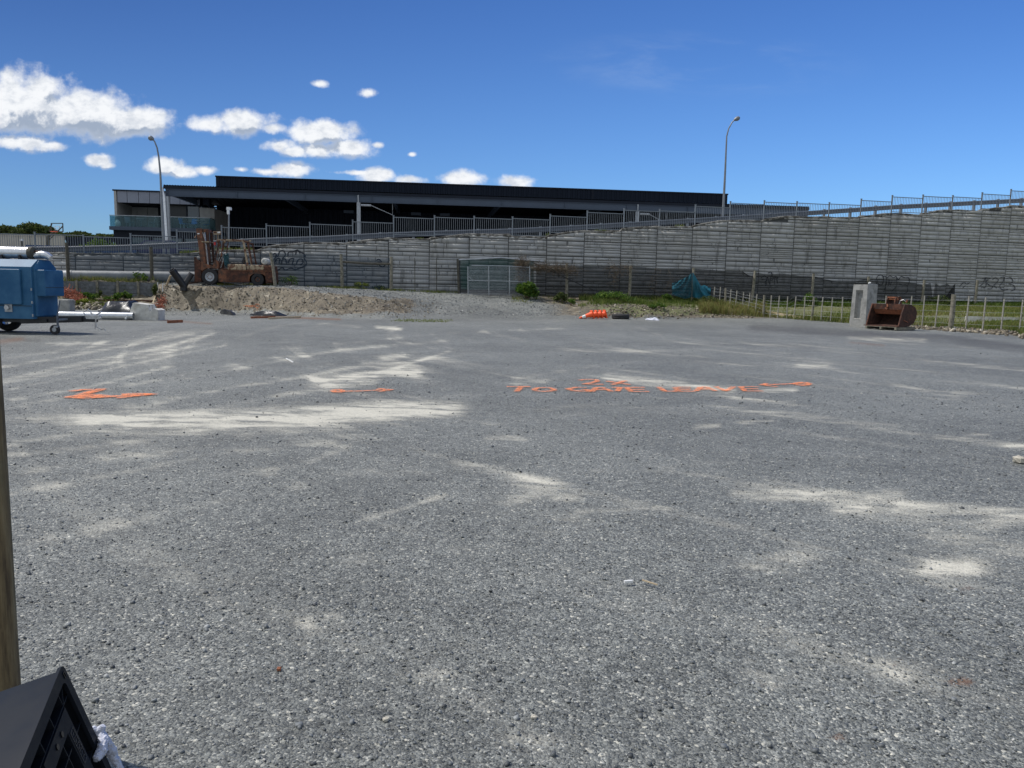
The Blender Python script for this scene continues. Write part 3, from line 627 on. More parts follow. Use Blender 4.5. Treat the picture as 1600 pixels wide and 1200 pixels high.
M['wallmid'] = plain('wall_shallow_joint', (.165, .165, .16), .95, 0, .2, 3, .2)
mb.obj('panel_backing', 'wallmid', wall)
mb = MB(); pts = np.unique(np.concatenate([tn[(tn > -14) & (tn < 33)], np.linspace(-14, 33, 300)]))
V = []
for n in pts: V += [Wp(n, 0, .2), Wp(n, 0, topz(n)-.08), Wp(n, .24, topz(n)-.08)]
mb.add(V, [(3*i+j, 3*i+3+j, 3*i+4+j, 3*i+1+j) for i in range(len(pts)-1) for j in range(2)]); mb.obj('core', 'wallback', wall)
# ragged mortar capping
pts = np.arange(-14, 33, .07); V = []
for n in pts:
    zt = float(topz(n)); j = (float(vn(n, 1, 4.))-.5)*.12; j2 = (float(vn(n, 9, 9.))-.5)*.09
    V += [Wp(n, -.035-abs(j2)*.5, zt-.12-abs(j2)*1.3), Wp(n, -.05-abs(j)*.3, zt-.02+j*.3), Wp(n, .06, zt+.02+j*.5), Wp(n, .30, zt-.02+j2*.5), Wp(n, .30, zt-.3)]
k = 5; mb = MB(); mb.add(V, [(i*k+j, (i+1)*k+j, (i+1)*k+j+1, i*k+j+1) for i in range(len(pts)-1) for j in range(k-1)]); mb.obj('capping', 'wallcap', wall)
# graffiti: thin spray paint strokes lying on the block faces
M['spray'] = plain('black_spray', (.03, .032, .04), .8, 0, .4, 6, 0)
def graffiti(strk, w, name='graffiti'):
    mb = MB()
    for st in strk:
        # smooth the stroke
        pts = [Vector((a, b)) for a, b in st]; sm = []
        for i in range(len(pts)-1):
            p0, p1, p2, p3 = pts[max(i-1, 0)], pts[i], pts[i+1], pts[min(i+2, len(pts)-1)]
            for q in range(5):
                f = q/5; sm.append(.5*((2*p1)+(p2-p0)*f+(2*p0-5*p1+4*p2-p3)*f*f+(3*p1-p0-3*p2+p3)*f**3))
        sm.append(pts[-1]); W3 = [hitW(p.x, p.y, -.085) for p in sm]
        V = []
        for i, p in enumerate(W3):
            d = (W3[min(i+1, len(W3)-1)]-W3[max(i-1, 0)]).normalized(); s_ = d.cross(WN).normalized()*(w/2*(.7+.5*rr.random()))
            V += [p+s_, p-s_]
        mb.add(V, [(2*i, 2*i+1, 2*i+3, 2*i+2) for i in range(len(W3)-1)])
    return mb.obj(name, 'spray', wall)
graffiti([[(424, 399), (430, 396), (434, 401), (437, 393), (443, 392), (446, 398), (441, 404)], [(450, 400), (451, 394), (458, 393), (464, 391), (470, 394), (475, 397), (477, 402)], [(462, 398), (464, 390), (469, 396)],
          [(428, 413), (432, 405), (437, 404), (436, 412)], [(440, 413), (441, 406), (446, 405), (448, 412)], [(450, 411), (453, 405), (459, 404), (457, 412), (462, 414)], [(463, 413), (466, 406), (472, 405), (473, 411), (468, 414)], [(475, 404), (478, 408), (478, 414), (473, 417)],
          [(427, 420), (434, 422), (441, 418), (446, 422), (454, 419), (462, 421), (470, 418), (476, 416)], [(432, 399), (428, 406)], [(425, 409), (428, 412)]], .07)
graffiti([[(588, 407), (592, 405), (596, 409), (590, 409)], [(592, 414), (598, 417), (602, 414)]], .06)
graffiti([[(1189, 434), (1195, 431), (1200, 436), (1194, 441)], [(1196, 447), (1199, 433), (1203, 445)], [(1203, 446), (1205, 431), (1209, 434), (1205, 439)], [(1210, 445), (1211, 431), (1215, 443), (1214, 431)], [(1190, 437), (1216, 434)], [(1200, 427), (1204, 425), (1207, 429)]], .05)
graffiti([[(1370, 446), (1369, 438), (1372, 431), (1378, 430), (1381, 436), (1378, 445), (1372, 443), (1371, 436)], [(1379, 432), (1384, 432), (1386, 438), (1384, 446), (1381, 456)], [(1386, 434), (1391, 431), (1396, 434), (1400, 432), (1404, 437), (1408, 432), (1414, 434), (1420, 434), (1421, 440), (1418, 446)],
          [(1388, 447), (1389, 436), (1391, 446), (1394, 437)], [(1401, 433), (1401, 446), (1397, 452), (1393, 455)], [(1405, 444), (1410, 445), (1417, 446), (1418, 455), (1412, 459)]], .05)
graffiti([[(1531, 447), (1536, 443), (1540, 434), (1541, 445), (1539, 449), (1534, 448)], [(1545, 437), (1541, 440), (1546, 446), (1551, 447), (1549, 451), (1543, 451)], [(1551, 437), (1555, 434), (1560, 437), (1557, 442), (1553, 446), (1558, 450)], [(1563, 434), (1569, 433), (1567, 441), (1562, 447), (1567, 453), (1575, 452)], [(1572, 435), (1579, 434), (1583, 440), (1577, 443), (1584, 446), (1586, 452), (1579, 455)], [(1534, 436), (1540, 434), (1548, 435)]], .05)
graffiti([[(1500, 447), (1506, 441), (1511, 444), (1517, 440)], [(1504, 450), (1509, 446)]], .04)
keep(wall)

# ------------------------------------------------------------------ picket fence along the wall top
FP = [(-88, 361), (-16, 362), (54, 363), (130, 367), (203.7, 365), (276, 359), (346, 352.5), (416, 350), (484, 347.5), (551, 344), (615, 337), (679, 337), (741, 338), (801, 339), (860, 335), (918, 329.5), (975.5, 326), (1031, 327), (1087, 320), (1141.5, 315), (1194.5, 313.5), (1245.5, 315), (1296, 316.5), (1346, 311), (1394.5, 305.5), (1442.5, 304.5), (1489, 305.5), (1535, 301), (1580, 296), (1624, 293)]
fence = thing('picket_fence', Wp(8, .15, 4.3), 'grey steel picket fence stepping along the top of the retaining wall', 'fence')
tops = [hitW(a, b, .15) for a, b in FP]; FPY = tops
for i, p in enumerate(tops):
    n = nW(p); zb = float(topz(n))-.15
    MB().box((p.x, p.y, (p.z+zb)/2), (.075, .075, p.z-zb), math.atan2(WD.y, WD.x)).box((p.x, p.y, p.z+.01), (.095, .095, .03), math.atan2(WD.y, WD.x)).obj('fence_post', 'steel_grey', fence)
    if i+1 < len(tops):
        a, b = p, tops[i+1]; zt = a.z-.09; n2 = nW(b); zl = max(float(topz(n)), float(topz(n2)), float(topz((n+n2)/2)))+.06
        zl = zt-1.02
        mb = MB(); A, B = Vector((a.x, a.y, 0)), Vector((b.x, b.y, 0)); d = (B-A).normalized(); A += d*.04; B -= d*.04
        for zz in (zt, zl+.03): mb.bar(A+Vector((0, 0, zz)), B+Vector((0, 0, zz)), .04, .045)
        m_ = 19
        for k in range(1, m_):
            q = A+(B-A)*(k/m_); mb.box((q.x, q.y, (zt+zl)/2), (.019, .019, zt-zl-.02), math.atan2(WD.y, WD.x))
        mb.obj('picket_panel', 'steel_grey', fence)
keep(fence)

# guard rail of the ramp
rail = thing('guard_rail', Wp(10, 1.2, 4.2), 'long galvanised crash barrier running up the ramp behind the picket fence', 'guard rail')
GT = [(-60, 386), (100, 385), (200, 382.5), (300, 378), (400, 372), (500, 369), (600, 363.5), (700, 360), (800, 357), (900, 352), (1000, 346), (1100, 340), (1200, 333.5), (1270, 329), (1330, 325), (1400, 320), (1500, 315), (1600, 310), (1680, 305)]
gp = [hitW(a, b, 1.3) for a, b in GT]; gn = [nW(p) for p in gp]; gz = [p.z for p in gp]
prof = [(0, 0), (-.04, -.03), (-.04, -.09), (0, -.13), (0, -.17), (-.04, -.21), (-.04, -.27), (0, -.31)]
ns = np.linspace(gn[0], gn[-1], 140); V = []
for n in ns:
    zt = float(np.interp(n, gn, gz))
    for o, dz in prof: V.append(Wp(n, 1.3+o, zt+dz))
k = len(prof); MB().add(V, [(i*k+j, (i+1)*k+j, (i+1)*k+j+1, i*k+j+1) for i in range(len(ns)-1) for j in range(k-1)]).obj('beam', 'rail_dark', rail)
n = gn[0]+.2; c_ = 0
while n < gn[-1]:
    zt = float(np.interp(n, gn, gz)); p = Wp(n, 1.42, zt)
    MB().box((p.x, p.y, zt-.38), (.13, .16, .86), math.atan2(WD.y, WD.x)).obj('rail_post', 'steel_grey', rail); n += .83
keep(rail)

# ------------------------------------------------------------------ street lamps
def lamp(px0, py0, off, pts, label, head):
    v = hitW(px0, py0, off); n = nW(v); zb = roadz(n)-.1; Yd = v.y
    base = Vector((v.x, v.y, zb)); o = thing('street_lamp', base, label, 'street lamp', 'tall curved street lamps on the ramp')
    W3 = [P(a, b, Yd) for a, b in pts]; r0, r1 = .10, .038; allp = [base]+W3
    MB().tube(allp, [r0+(r1-r0)*min(1, (q.z-base.z)/(W3[-1].z-base.z)) for q in allp], 12).obj('pole', 'pole', o, True)
    MB().box((base.x, base.y, base.z+.02), (.4, .4, .04)).obj('base_plate', 'galv', o)
    a, b = P(*head[0], Yd), P(*head[1], Yd); d = (b-a)
    mb = MB(); mb.tube([a-d*.1, a+d*.15, a+d*.5, a+d*.85, b], [.05, .11, .15, .12, .04], 10); mb.obj('lamp_head', 'pole', o, True)
    return keep(o)
lamp(256.5, 392, 3.0, [(255.5, 370), (253, 320), (250.5, 270), (248, 245), (245.5, 231), (241.5, 221), (237.5, 216.5)], 'tall curved street lamp in front of the office building at left', [(239.5, 217.5), (232, 214.5)])
lamp(1129, 345, 2.9, [(1130.5, 320), (1133, 270), (1134.5, 235), (1135.5, 213), (1138.5, 201), (1144, 191), (1149, 186.5)], 'tall curved street lamp beside the right end of the warehouse roof', [(1147.5, 187.5), (1156, 183.5)])
# small camera mast behind the fence
b = hitW(357, 385, 4.); Yd = b.y; o = thing('camera_mast', (b.x, b.y, ZP), 'thin grey mast with small white camera in front of the dark warehouse wall', 'mast')
MB().tube([Vector((b.x, b.y, ZP-.2)), P(357.5, 332, Yd)], .05, 8).obj('pole', 'pole', o)
a = P(358, 326, Yd); MB().box(a, (.2, .35, .16)).box(a+Vector((-.02, -.1, -.22)), (.12, .14, .26)).obj('camera_housing', 'white', o)
keep(o)

# ------------------------------------------------------------------ warehouse with canopy
A0, B0 = P(255, 288, 62.), P(1265, 322, 68.2)
BD = Vector((B0.x-A0.x, B0.y-A0.y, 0)).normalized(); BN = Vector((-BD.y, BD.x, 0)); BA = math.atan2(BD.y, BD.x)
def hitB(px, py, off=0.):
    v = rayv(px, py); o = Vector((A0.x, A0.y, 0))+BN*off; k = o.dot(BN)/v.dot(BN); p = Vector((v.x*k, v.y*k, CAMH+v.z*k))
    return Vector(((p-A0).dot(BD), off, p.z))
def lbox(mb, s0, s1, o0, o1, z0, z1): return mb.box(((s0+s1)/2, (o0+o1)/2, (z0+z1)/2), (abs(s1-s0), abs(o1-o0), abs(z1-z0)))
OB = Vector((A0.x, A0.y, 0))
wh = thing('warehouse', OB, 'long black metal clad warehouse with a deep flat canopy on grey columns', 'warehouse', rz=BA)
ct = (A0.z+B0.z)/2; s_end = hitB(1265, 322, 0).x; OM = 13.5
sl_, sr_ = hitB(337, 274, OM), hitB(1137, 303, OM); zpar = (sl_.z+sr_.z)/2
lbox(MB(), sl_.x, sr_.x, OM, OM+38, 2.6, zpar-.12).obj('wall', 'clad', wh)
lbox(MB(), sl_.x-.05, sr_.x+.05, OM-.06, OM+38.06, zpar-.12, zpar).obj('parapet_flashing', 'navy', wh)
mb = MB(); 
for s in (hitB(926, 300, OM).x,): lbox(mb, s-.09, s+.09, OM-.05, OM+.02, ct, zpar-.13)
mb.obj('downpipe', 'navy', wh)
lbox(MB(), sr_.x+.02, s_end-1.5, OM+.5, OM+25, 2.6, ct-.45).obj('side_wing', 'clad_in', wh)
# canopy roof: corrugated sheet with the corrugation ends visible at its edge
mb = MB(); n_ = 260; V = []
for i in range(n_*2+1):
    s = s_end*i/(n_*2); dz = .05*(i % 2)
    V += [(s, -.05, ct-.07+dz), (s, OM-.05, ct+.02+dz)]
mb.add(V, [(2*i, 2*i+2, 2*i+3, 2*i+1) for i in range(n_*2)]); mb.obj('canopy_roof', 'navy', wh)
lbox(MB(), 0, s_end, -.02, .06, ct-.34, ct-.10).obj('gutter', 'navy', wh)
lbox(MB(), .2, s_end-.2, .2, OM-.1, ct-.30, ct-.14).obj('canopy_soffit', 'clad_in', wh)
mb = MB(); bz0, bz1 = ct-.88, ct-.345
lbox(mb, .15, s_end-.1, .02, .05, bz0, bz1); lbox(mb, .15, s_end-.1, -.08, .16, bz0-.03, bz0); lbox(mb, .15, s_end-.1, -.08, .16, bz1-.03, bz1-.004)
for s in np.linspace(.3, s_end-.3, 11): lbox(mb, s-.02, s+.02, -.07, .015, bz0+.004, bz1-.034)
mb.obj('canopy_beam', 'fascia_grey', wh)
for s in np.linspace(.25, s_end-.3, 7):
    mb = MB(); lbox(mb, s-.1, s+.1, .17, OM-.06, ct-.75, ct-.32); mb.obj('rafter', 'fascia_grey', wh)
for px in (262, 560.5, 995.5):
    s = hitB(px, 340, .1).x; mb = MB(); lbox(mb, s-.14, s+.14, -.05, .02, 2.7, bz0-.04); lbox(mb, s-.14, s+.14, .2, .27, 2.7, bz0-.04); lbox(mb, s-.03, s+.03, .021, .199, 2.7, bz0-.04)
    mb.obj('column', 'column', wh)
    if px > 300: MB().tube([(s-.02, -.09, 2.7), (s-.02, -.09, bz1)], .06, 8).tube([(s+.2, -.05, bz0-.25), (s+1.0, -.05, bz0-.25)], .09, 8).tube([(s+1.0, -.05, bz0-.25), (s+2.7, .6, bz0-.9), (s+2.7, .6, bz0+.05)], .035, 6).obj('drain_pipe', 'galv', wh)
s = hitB(257.5, 340, -.15).x; MB().tube([(s-.15, -.25, ct-.3), (s, -.2, ct-1.0), (s+.15, -.2, 2.7)], .135, 12).obj('drain_pipe', 'silver', wh)
for px, py in ((545, 312), (650, 340), (695, 336), (1010, 334)):
    q = hitB(px, py, 8.); MB().box((q.x, 8, ct-.95), (.9, .3, .25)).obj('ceiling_lamp', 'fascia_grey', wh)
for k in range(6):
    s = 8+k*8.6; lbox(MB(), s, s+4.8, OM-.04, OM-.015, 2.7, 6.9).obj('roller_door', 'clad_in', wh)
lbox(MB(), hitB(405, 352, OM).x, hitB(455, 352, OM).x, OM-.5, OM-.05, hitB(405, 350, OM).z-.1, hitB(405, 350, OM).z).obj('door_canopy', 'navy', wh)

# ------------------------------------------------------------------ office at the left end
of = thing('office_building', OB, 'two storey office block with grey panels and glass balcony left of the warehouse', 'office building', rz=BA)
FO = 8.; q = lambda px, py, off=FO: hitB(px, py, off)
zt = q(200, 297).z; zb = q(200, 316.5).z; xl, xr = q(178, 300).x, q(335.5, 330).x; xc = q(312, 320).x
seams = [q(p, 310).x for p in (183, 198.6, 216.4, 233.7, 249.5, 265.5, 281, 297, 312)]
for a, b in zip(seams[:-1], seams[1:]): lbox(MB(), a+.02, b-.02, FO, FO+.12, zb, zt-.1).obj('cladding_panel', 'grey_panel', of)
lbox(MB(), xl+.1, xc-.02, FO+.125, FO+5, zb+.03, zt-.13).obj('upper_wall', 'navy', of)
lbox(MB(), xl-.1, xc+.02, FO-.1, FO+11, zt-.1, zt+.02).obj('roof', 'navy', of)
lbox(MB(), xl, q(182.5, 320).x, FO-.05, FO+4.2, 2.7, zt-.104).obj('end_wall', 'precast', of)
lbox(MB(), xc+.002, xr, FO-.1, FO+5.4, 2.7, ct-1.0).obj('precast_wall', 'precast', of)
lbox(MB(), seams[0]-.1, xc, FO+3.6, FO+3.8, 6.4, zb+.02).obj('back_wall', 'navy', of)
zf = hitB(250, 355.5, 6.).z   # balcony floor
for a, b in ((197, 214), (214.3, 230.5), (230.8, 247)):
    lbox(MB(), q(a, 330, FO+3.5).x+.01, q(b, 330, FO+3.5).x-.01, FO+3.5, FO+3.59, zf, zb-.05).obj('recess_panel', 'precast', of)
f = lbox(MB(), q(248, 330).x, q(286, 330).x, FO+1.0, FO+1.1, zf, zb-.02).obj('balcony_opening', 'window_dark', of)
w_ = MB(); x0, x1, x2, x3 = q(286, 330).x, q(306, 330).x, q(308.5, 330).x, q(312, 330).x; z0_, z1_ = zf, zb-.06
lbox(w_, x0, x0+.12, FO+.9, FO+1.05, z0_, z1_); lbox(w_, x1, x2, FO+.9, FO+1.05, z0_, z1_); lbox(w_, x0, x3, FO+.9, FO+1.05, z1_, z1_+.12); w = w_.obj('window', 'navy', of)
lbox(MB(), x0+.121, x1-.001, FO+.96, FO+.98, z0_, z1_-.001).obj('pane', 'window', w); lbox(MB(), x2+.001, x3-.002, FO+.96, FO+.98, z0_, z1_-.001).obj('pane', 'window', w)
xb0, xb1 = hitB(171, 350, 6.).x, hitB(328.5, 350, 6.).x
lbox(MB(), xb0, xb1, 5.9, FO+3.45, zf-.3, zf).obj('balcony_slab', 'fascia_grey', of)
zr = hitB(250, 338.7, 6.).z
edges = np.linspace(xb0+.05, xb1-.05, 9)
for a, b in zip(edges[:-1], edges[1:]): lbox(MB(), a+.012, b-.012, 6., 6.025, zf+.02, zr).obj('balustrade_pane', 'balu', of)
lbox(MB(), xb0+.03, xb0+.055, 6.03, FO+.3, zf+.02, zr).obj('balustrade_pane', 'balu', of); lbox(MB(), xb1-.055, xb1-.03, 6.03, FO-.12, zf+.02, zr).obj('balustrade_pane', 'balu', of)
mb = MB(); lbox(mb, xb0+.02, xb1-.02, 5.99, 6.035, zr+.002, zr+.05); lbox(mb, xb1-.065, xb1-.02, 6.04, FO-.12, zr+.002, zr+.05); mb.obj('handrail', 'galv', of)
lbox(MB(), xb0+.15, xr-.05, 6.4, 6.6, 2.6, zf-.305).obj('lower_wall', 'navy', of)
for a, b in ((206, 235), (239, 262), (266, 286), (289, 318)):
    f = lbox(MB(), hitB(a, 380, 6.4).x, hitB(b, 380, 6.4).x, 6.33, 6.39, 3.6, hitB(240, 370, 6.4).z).obj('lower_window', 'navy', of)
    lbox(MB(), hitB(a, 380, 6.4).x+.08, hitB(b, 380, 6.4).x-.08, 6.31, 6.326, 3.7, hitB(240, 370, 6.4).z-.1).obj('pane', 'window', f)
a = q(325, 316, FO-.1); mb = MB(); lbox(mb, a.x-.27, a.x+.27, FO-.75, FO-.105, a.z-.3, a.z+.3); mb.tube([(a.x+.1, FO-.5, a.z-.3), (a.x+.3, FO-.5, a.z-.5), (a.x+.95, FO-.5, a.z-.48)], .07, 8); mb.obj('floodlight', 'navy', of)
# balcony furniture, each a thing
def Bw(s, o, z): return OB+BD*s+BN*o+Vector((0, 0, z))
def chair(px, m, rz, label):
    s = hitB(px, 352, 7.).x; o = thing('balcony_chair', Bw(s, 6.9, zf), label, 'chair', 'chairs on the office balcony', rz=BA+rz)
    MB().box((0, 0, .43), (.48, .46, .05)).obj('seat', m, o); MB().bar((0, .24, .42), (0, .36, .92), .46, .05, (0, 1, 0)).obj('backrest', m, o)
    for a, b in ((-.2, -.2), (.2, -.2), (-.2, .2), (.2, .2)): MB().box((a, b, .2), (.035, .035, .40)).obj('leg', 'galv', o)
    return o
for px, m, rz, lb in ((288, 'skyblue', 1.2, 'blue chair leftmost of the blue seats on the office balcony'), (303, 'skyblue', 0, 'blue chair in the middle of the blue seats on the office balcony'), (322, 'skyblue', -1.3, 'blue chair at the right end of the office balcony'),
                      (204, 'steel_grey', 1., 'dark grey chair beside the left table on the office balcony'), (237, 'steel_grey', -1.2, 'dark grey chair nearest the lamp post on the office balcony')):
    chair(px, m, rz, lb)
for px, lb in ((220, 'small table between the grey chairs on the left of the office balcony'), (312, 'small table among the blue chairs on the right of the office balcony')):
    s = hitB(px, 352, 7.).x; o = thing('balcony_table', Bw(s, 7.1, zf), lb, 'table', rz=BA)
    MB().lathe([(0, .72), (.42, .72), (.42, .76), (0, .76)], (0, 0, 0), n=18).obj('tabletop', 'galv', o); MB().tube([(0, 0, .02), (0, 0, .72)], .035, 8).lathe([(0, 0), (.22, 0), (.2, .03), (0, .03)], (0, 0, 0), n=14).obj('pedestal', 'steel_grey', o)
s = hitB(184, 350, 6.8).x; MB().lathe([(0, 0), (.16, 0), (.24, .2), (.22, .42), (.12, .55), (.15, .62), (0, .6)], Bw(s, 6.8, zf), n=18); mb = MB().lathe([(0, 0), (.16, 0), (.24, .2), (.22, .42), (.12, .55), (.15, .62), (0, .6)], (0, 0, 0), n=18); p_ = mb.obj('plant_pot', 'white', None, True); p_.location = Bw(s, 6.8, zf); tag(p_, 'white round pot at the left end of the office balcony', 'pot')

# ------------------------------------------------------------------ far left behind the wall
def leafcloud(centers, radii, n, size, thick=.8):
    V = []; tone = []
    cs = np.array(centers, float); rs = np.array(radii, float)
    w = rs[:, 0]*rs[:, 2]; idx = rng.choice(len(cs), n, p=w/w.sum())
    d = rng.normal(size=(n, 3)); d /= np.linalg.norm(d, axis=1)[:, None]; rad = (rng.random(n)**.33)
    p = cs[idx]+d*rs[idx]*rad[:, None]*(1+.15*rng.normal(size=(n, 1)))
    a = rng.normal(size=(n, 3)); a /= np.linalg.norm(a, axis=1)[:, None]; b = np.cross(a, rng.normal(size=(n, 3))); b /= np.linalg.norm(b, axis=1)[:, None]
    s = size*(.6+.8*rng.random(n))[:, None]
    V = np.stack([p-a*s*.5, p+b*s*.28, p+a*s*.5, p-b*s*.28], 1)
    tone = np.clip(.5+.25*rng.normal(size=n), 0, 1)
    return V.reshape(-1, 3), np.arange(n*4).reshape(n, 4), tone
def tree(px, py, Y, wpx, hpx, label, k=7, n=2600, m='leaf_dark', size=.34, group='trees on the skyline at far left'):
    c = P(px, py, Y); k_ = Y/FPX; rx, rz = wpx*k_/2, hpx*k_/2
    o = thing('tree', (c.x, c.y, ZP), label, 'tree', group)
    cs, rs = [], []
    for i in range(k):
        a = random.uniform(-1, 1); cs.append((c.x+a*rx*.7, c.y+random.uniform(-.6, .6)*rx, c.z+random.uniform(-.5, .65)*rz*(1-abs(a)*.5))); q_ = random.uniform(.35, .6); rs.append((rx*q_, rx*q_, rz*q_*1.1))
    V, F_, tn2 = leafcloud(cs, rs, n, size); fast('crown', V, F_, m, tn2, parent=o)
    mb = MB(); base = Vector((c.x, c.y, ZP-.2)); mb.tube([base, base+(c-base)*.5+Vector((.1, 0, 0)), c], [.22, .16, .08], 8)
    for q_ in cs[:4]: mb.tube([base+(c-base)*.55, Vector(q_)], [.1, .03], 6)
    mb.obj('trunk', 'dark_timber', o); return keep(o)
for a in ((-12, 364, 96, 40, 20, 'green bushy tree cut by the left edge of the photo behind the beige wall'), (14, 364, 95, 44, 22, 'green tree just left of the tallest one behind the beige wall'), (48, 361, 94, 50, 24, 'tallest green tree left of the basketball hoop behind the beige wall'),
          (78, 364, 97, 34, 18, 'green tree right behind the basketball hoop'), (108, 368, 95, 46, 14, 'low green tree just right of the basketball hoop'), (138, 371, 96, 40, 14, 'low green tree second from the office building'), (166, 373, 94, 34, 13, 'low green tree touching the left edge of the office building')):
    tree(*a)
YB = 64.; a, b = P(-60, 368, YB), P(101, 369.5, YB); b.z = a.z = P(50, 369, YB).z
fw_ = thing('boundary_wall', (a.x, a.y, ZP-.3), 'pale beige panel wall behind the picket fence at far left', 'wall')
M['beige'] = plain('beige_panel', (.36, .34, .29), .8, 0, .1, 1, .1)
for k in range(9):
    p0, p1 = a+(b-a)*(k/9), a+(b-a)*((k+1)/9); MB().box(((p0.x+p1.x)/2, YB, (a.z+ZP)/2-.15), (p1.x-p0.x-.05, .12, a.z-ZP+.3)).obj('wall_panel', 'beige', fw_)
MB().box(((a.x+b.x)/2, YB, a.z+.04), (b.x-a.x, .2, .08)).obj('coping', 'beige', fw_); keep(fw_)
a, b = P(102, 370, YB), P(176, 371, YB); o = thing('timber_fence', ((a.x+b.x)/2, YB, ZP), 'dark solid board fence between beige wall and office building', 'fence')
mb = MB(); n_ = 26
for k in range(n_): x0 = a.x+(b.x-a.x)*k/n_; mb.box((x0+.07, YB+.1, (a.z+ZP)/2-.1), ((b.x-a.x)/n_-.01, .03, a.z-ZP+.2))
mb.obj('boards', 'navy', o); MB().bar((a.x, YB+.15, a.z-.3), (b.x, YB+.15, a.z-.3), .08).bar((a.x, YB+.15, ZP+.4), (b.x, YB+.15, ZP+.4), .08).obj('fence_rail', 'dark_timber', o); keep(o)
# climbing green on that fence
c = P(152, 377, 62.5); V, F_, tn2 = leafcloud([(c.x, c.y, c.z-.2), (c.x-.8, c.y, c.z-.6), (c.x+.9, c.y, c.z-.5)], [(.8, .4, .5)]*3, 900, .16); o = fast('shrub', V, F_, 'leaf', tn2); tag(o, 'light green shrub in front of the dark board fence', 'shrub')
# blue hoarding
a, b = hitW(40, 384, 5.), hitW(214, 386, 5.); zt_ = (a.z+b.z)/2; o = thing('hoarding', (a.x, a.y, ZP-.3), 'low dark blue panelled hoarding behind the picket fence', 'hoarding')
for k in range(6):
    p0, p1 = a+(b-a)*((k+.02)/6), a+(b-a)*((k+.98)/6); MB().bar((p0.x, p0.y, (zt_+2.6)/2), (p1.x, p1.y, (zt_+2.6)/2), .05, zt_-2.6, (0, 0, 1)).obj('hoarding_panel', 'band_blue', o)
keep(o)
# parked car glimpsed through the fence
c = hitW(252, 392, 6.); o = thing('parked_car', (c.x, c.y, ZP-.3), 'dark blue parked car half hidden behind the picket fence below the balcony', 'car', rz=math.atan2(WD.y, WD.x))
pf = [(-2.1, .25), (-2.15, .62), (-1.9, .80), (-1.35, .86), (-.75, 1.30), (.75, 1.34), (1.5, .95), (2.1, .88), (2.15, .55), (2.1, .25)]
MB().prism(pf, (0, -.85, 0), (1, 0, 0), (0, 0, 1), (0, 1.7, 0)).obj('body', 'carpaint', o)
for s_ in (-.862, .862): MB().prism([(-1.15, .88), (-.68, 1.24), (.7, 1.27), (1.25, .95)], (0, s_-.004, 0), (1, 0, 0), (0, 0, 1), (0, .008, 0)).obj('window', 'window', o)
for x_ in (-1.3, 1.35):
    for s_ in (-.8, .8): MB().lathe([(0, -.1), (.3, -.1), (.32, -.06), (.32, .06), (.3, .1), (0, .1)], (x_, s_, .32), (0, 1, 0), 20).obj('wheel', 'rubber', o, True)
for s_ in (-.6, .6): MB().box((2.16, s_, .75), (.05, .3, .12)).obj('tail_light', 'red', o); MB().box((-2.15, s_, .68), (.06, .3, .12)).obj('headlight', 'white', o)
# basketball hoop
Yh = 56.; pt = lambda a, b: P(a, b, Yh); c = pt(74, 388); o = thing('basketball_hoop', (c.x, c.y, ZP), 'dark framed basketball hoop on an angled pole against the sky at far left', 'basketball hoop')
mb = MB()
for a, b in (((80, 349), (98, 349)), ((80, 349), (80, 362.5)), ((98, 349), (98.5, 362)), ((80, 362), (98.5, 362)), ((81, 350), (77, 362))): mb.bar(pt(*a), pt(*b), .055)
mb.obj('backboard_frame', 'dark_timber', o)
mb = MB()
for a, b in (((86, 353.5), (92.5, 353.5)), ((86, 353.5), (86, 359)), ((92.5, 353.5), (92.5, 359)), ((86, 359), (92.5, 359))): mb.bar(pt(*a), pt(*b), .03)
mb.obj('target_square', 'white', o)
MB().bar(Vector((c.x, c.y, ZP)), pt(75, 369), .16).bar(pt(75, 370), pt(86, 360.5), .12).bar(pt(74.5, 377), pt(98, 353.5), .06).bar(pt(86, 361), pt(92, 361.5), .14).obj('pole', 'dark_timber', o)
rp = pt(89, 362.5)+Vector((0, -.35, 0)); MB().tube([rp+Vector((.23*math.cos(a), .23*math.sin(a), 0)) for a in np.linspace(0, 6.283, 17)], .015, 6, False).obj('rim', 'orange', o)
keep(o)
MB().tube([P(34, 398, 46), P(34, 377, 46)], .035, 8).box(P(34, 376.5, 46), (.12, .12, .14)); a = P(34, 376.5, 46); o = thing('bollard_lamp', (a.x, a.y, ZP), 'short dark post with pale cap behind the picket fence at far left', 'post')
MB().tube([(a.x, a.y, ZP-.3), (a.x, a.y, a.z)], .045, 8).obj('post', 'dark_timber', o); MB().box((a.x, a.y, a.z+.06), (.13, .13, .12)).obj('cap', 'white', o); keep(o)

